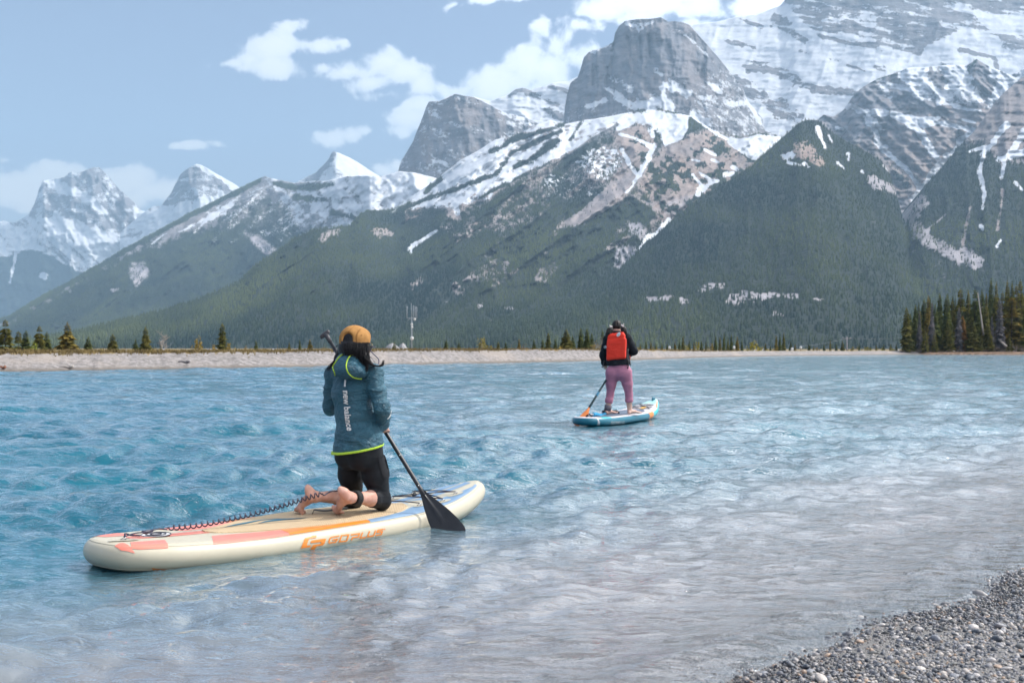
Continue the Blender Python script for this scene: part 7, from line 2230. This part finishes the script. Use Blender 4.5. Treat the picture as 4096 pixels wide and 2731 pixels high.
for pts, lb, Y in (([(1530,1400),(1545,1386),(1560,1374),(1572,1372),(1590,1384),(1604,1400)], 'grey gravel heap left of the small dark spruce beside the kneeling woman', 170), ([(1588,1400),(1598,1382),(1610,1371),(1618,1375),(1628,1390),(1640,1400)], 'grey gravel heap between the small dark spruce and the radio tower', 172), ([(1668,1400),(1690,1395),(1712,1394),(1724,1397),(1730,1400)], 'low flat gravel heap right of the radio tower', 174)):
    u = np.linspace(pts[0][0], pts[-1][0], 26); cr = np.interp(u, [p[0] for p in pts], [p[1] for p in pts])
    rows = []
    for t in np.linspace(-1, 1, 15):
        z = np.array([at(x, y, Y)[2] for x, y in zip(u, cr)])+1.6
        rows.append(np.stack(((u-CXP)/FPX*Y, Y+t*z*1.5, -1.6+z*(1-abs(t))+0.18*(fbm(u/3, u*0+t*3, 3, 91)-.5)), -1))
    P = np.stack(rows)
    o = npobj('gravel_heap', (P.reshape(-1, 3), grid_faces(15, 26)), simple('grey_crushed_rock', (0.26, 0.255, 0.26), 0.9, 0.2, 0.35, 1.5, 0.1, 4), None)
    tag(o, lb, 'gravel heap')
def power():
    Y = 300.0; M = simple('weathered_pole', (0.30, 0.28, 0.30), 0.9)
    t, b = at(3388, 1346, Y), at(3388, 1400, Y)
    root = empty('utility_pole', (b[0], Y, -1.5)); tag(root, 'wooden utility pole carrying wires left of the wooded point', 'utility pole')
    npobj('pole', tube([np.array((b[0], Y, -1.5)), t], [.22, .15], 8), M, root)
    npobj('cross_arm', tube([t+np.array((-1.1, 0, -.5)), t+np.array((1.1, 0, -.5))], .09, 6), M, root)
    for x in (-1, 0, 1): npobj('insulator', tube([t+np.array((x, 0, -.42)), t+np.array((x, 0, -.15))], [.07, .05], 6), M_WHITE2, root)
    M2 = simple('aluminium_wire', (0.22, 0.22, 0.24), 0.4)
    for a, b_, lb in ((at(3388, 1353, Y), at(3660, 1348, Y), 'power line running right from the utility pole behind the wooded point'), (at(3388, 1353, Y), at(3170, 1388, 240), 'power line sloping down to the left of the utility pole')):
        k = np.linspace(0, 1, 14); P = a+(b_-a)*k[:, None]; P[:, 2] -= 0.3*np.sin(k*math.pi)
        o = npobj('power_line', tube(P, 0.022, 5), M2, None); tag(o, lb, 'power line')
power()
for x, y, w, lb in ((2678,1390,9,'white marker box in front of the spruce row nearest the red vest'),(2936,1390,9,'white marker box left of the largest yellow bush'),(3168,1398,10,'low white marker box, left of two near the utility pole'),(3203,1390,8,'white marker box on a post, right of two near the utility pole')):
    Y, z = ground_far(x, 8); c = at(x, y, Y); r_ = w/2/FPX*Y
    root = empty('marker_box', (c[0], Y, z)); tag(root, lb, 'marker')
    F = Field((c[0]-1, Y-1, c[2]-1), (c[0]+1, Y+1, c[2]+1), 0.05)
    F.box(c, ((1, 0, 0), (0, 1, 0), (0, 0, 1)), (r_, r_, r_*1.3), 0.08)
    V, Q = F.net(1); npobj('box', (V, Q), simple('white_paint', (.7, .7, .7), .5), root)
    npobj('post', tube([np.array((c[0], Y, z-.2)), np.array((c[0], Y, c[2]-r_*.8))], .05, 6), M_BARK, root)
def bank_log(px, py, L, lb, mat, sd_):
    Yw = float(far_Y(px)); t = 0.5
    for t in np.linspace(0, 1, 60):
        Y = Yw+4.5*t; cz = CAMH-(float(np.interp(px, WL_X, CR_Y))-HOR)/FPX*(Yw+4.5); z = 0.03+(cz-.03)*(1-(1-t)**1.5)
        if HOR-(z-CAMH)/Y*FPX < py: break
    r_ = random.Random(sd_); P = np.array([(at(px, py, Y)[0]+L*(k-.5), Y+0.1*math.sin(k*3), z+0.06+0.03*math.sin(k*7)) for k in np.linspace(0, 1, 9)])
    root = empty('driftwood', tuple(P[4])); tag(root, lb, 'driftwood')
    npobj('trunk', tube(P, np.linspace(.03, .075, 9), 7), mat, root)
    npobj('branch_stub', tube([P[5], P[5]+np.array((.12, -.05, .14))], [.03, .012], 5), mat, root)
bank_log(735, 1452, 0.62, 'dark driftwood log lying on the pale bank below the white bare tree', simple('wet_driftwood', (0.13, 0.12, 0.13), .8), 1)
bank_log(265, 1472, 0.7, 'thin pale driftwood stick lying low on the left bank', M_DEAD, 2)
bank_log(6, 1474, 0.35, 'short reddish driftwood stump at the left frame edge on the bank', simple('reddish_wood', (0.22, 0.09, 0.05), .8), 3)

# --- dry grass tufts on the crest of the bank (uncountable)
def crest_grass():
    r = np.random.default_rng(8); V, F = [], []
    for i in range(5200):
        px = r.uniform(-60, 2950)*1.0; yw = float(far_Y(px)); d = 4.6+r.normal(0, .55)-abs(r.normal(0, .22))
        cz = CAMH-(float(np.interp(px, WL_X, CR_Y))-HOR)/FPX*(yw+4.5); t = min(1, max(0, d/4.5)); z = .03+(cz-.03)*(1-(1-t)**1.5) if d < 4.5 else cz-.02
        x = (px-CXP)/FPX*(yw+d); h = r.uniform(.08, .24)*(1 if px < 2000 else .8)
        for k in range(3):
            a = r.uniform(0, 6.28); w = .03; lx, ly = r.normal(0, .05, 2); j = len(V)
            V.extend([(x-w*math.cos(a), yw+d-w*math.sin(a), z-.03), (x+w*math.cos(a), yw+d+w*math.sin(a), z-.03), (x+lx, yw+d+ly, z+h)]); F.append((j, j+1, j+2))
    o = npobj('dry_grass', (np.array(V), np.array(F)), simple('dry_grass', (0.23, 0.175, 0.08), .9, .1, .5, .8), None, smooth=False)
    tag(o, 'dry straw coloured grass along the crest of the far bank', None, None, 'stuff')
crest_grass()

# ------------------------------------------------------------------ pebbles of the near beach
def pebble_mesh(seed, sub=2):
    bm = bmesh.new(); bmesh.ops.create_icosphere(bm, subdivisions=sub, radius=1.0)
    r = np.random.default_rng(seed)
    q = r.uniform(0.8, 1.25, 3); f = r.uniform(.45, .75)
    for v in bm.verts:
        c = np.array(v.co); n = 1+0.30*(fbm(c[0]*1.3+seed*3+5, c[1]*1.3+c[2]*1.7+9, 2, seed)-.5)
        v.co = Vector(c*n*q*np.array((1, .8, f)))
    me = bpy.data.meshes.new('pebble'); bm.to_mesh(me); bm.free(); me.shade_smooth()
    return me
def pebble_material(name, attr):
    m, T, b = principled(name, rough=0.35, spec=0.5)
    co = T.n('ShaderNodeTexCoord').outputs['Object']
    if attr:
        a = T.n('ShaderNodeAttribute', attribute_name='itone', attribute_type='INSTANCER').outputs['Fac']
    else:
        a = T.n('ShaderNodeObjectInfo').outputs['Random']
    r = T.n('ShaderNodeValToRGB', ins={0: a}); cr = r.color_ramp
    cols = [(0, (.035, .040, .050)), (.16, (.07, .075, .085)), (.32, (.13, .13, .14)), (.46, (.10, .10, .095)), (.58, (.20, .19, .185)), (.70, (.15, .155, .17)), (.80, (.30, .275, .25)), (.90, (.25, .18, .13)), (.96, (.33, .31, .295)), (1, (.20, .10, .065))]
    cr.interpolation = 'CONSTANT'
    while len(cr.elements) < len(cols): cr.elements.new(0.5)
    for e, (p, c) in zip(cr.elements, cols): e.position = p; e.color = (*c, 1)
    n = T.noise(co, 2.5, 4)
    c = T.mix(1.0, r.outputs[0], T.mix(T.rng(n, .3, .7), (1.25, 1.22, 1.22), (1.9, 1.86, 1.86)), 'MULTIPLY')
    if attr:
        w = T.n('ShaderNodeAttribute', attribute_name='iwet', attribute_type='INSTANCER').outputs['Fac']
        c = T.mix(w, c, T.mix(1.0, c, (.55, .55, .57), 'MULTIPLY'))
        T.set(b, 'Roughness', T.math('MULTIPLY_ADD', w, -0.33, 0.5))
    T.set(b, 'Base Color', c)
    T.set(b, 'Normal', T.n('ShaderNodeBump', ins={'Strength': .4, 'Distance': .003, 'Height': T.noise(co, 9.0, 3)}).outputs[0])
    return m
def pebbles():
    r = np.random.default_rng(21)
    def sample(n, smin, smax):
        out = []
        while len(out) < n:
            X = r.uniform(0.6, 4.2, n); Y = r.uniform(3.5, 8.2, n)
            s = shore_s(X, Y)
            ok = (np.abs(X) < .475*Y+.06) & (s > smin) & (s < smax) & (r.random(n) < np.clip(0.25+(s-smin)*2.2, 0, 1))
            out += list(zip(X[ok], Y[ok]))
        return np.array(out[:n])
    mats = pebble_material('wet_pebbles', True)
    src = pebble_mesh(3, 2); src.materials.append(mats)
    n = 24000
    P = sample(n, -0.55, 2.6)
    rad = np.clip(np.exp(r.normal(math.log(.0054), .48, n)), .0022, .015)
    z = bed_z(P[:, 0], P[:, 1])+rad*.15
    rots = np.stack((r.normal(0, .35, n), r.normal(0, .35, n), r.uniform(0, 6.28, n)), -1)
    scl = rad[:, None]*r.uniform(.75, 1.35, (n, 3))
    sw = shore_s(P[:, 0], P[:, 1]); wet = 1-sstep(sw+0.35*(fbm(P[:, 0]*3, P[:, 1]*3, 3, 92)-.5), 0.12, 0.42)
    scatter('loose_pebbles', np.column_stack((P, z)), rots, scl, r.random(n), src, None, parent=BEACH, wet=wet)
    m2 = pebble_material('wet_pebbles_large', False)
    mm = [pebble_mesh(s, 2) for s in (11, 12, 13, 14, 15)]
    for q in mm: q.materials.append(m2)
    P = sample(298, -0.30, 2.2)
    P = np.concatenate((P, [(2.62, 5.90), (2.60, 5.86)]))
    for i, (x, y) in enumerate(P):
        a = float(np.clip(math.exp(r.normal(math.log(.0130), .32)), .009, .027))
        o = bpy.data.objects.new('pebble', mm[i % 5]); COL.objects.link(o)
        o.parent = BEACH
        o.location = (x, y, float(bed_z(np.array(x), np.array(y)))+a*.25)
        o.rotation_euler = (r.normal(0, .2), r.normal(0, .2), r.uniform(0, 6.28))
        o.scale = (a*r.uniform(.9, 1.3), a*r.uniform(.8, 1.1), a*r.uniform(.75, 1.1))
pebbles()
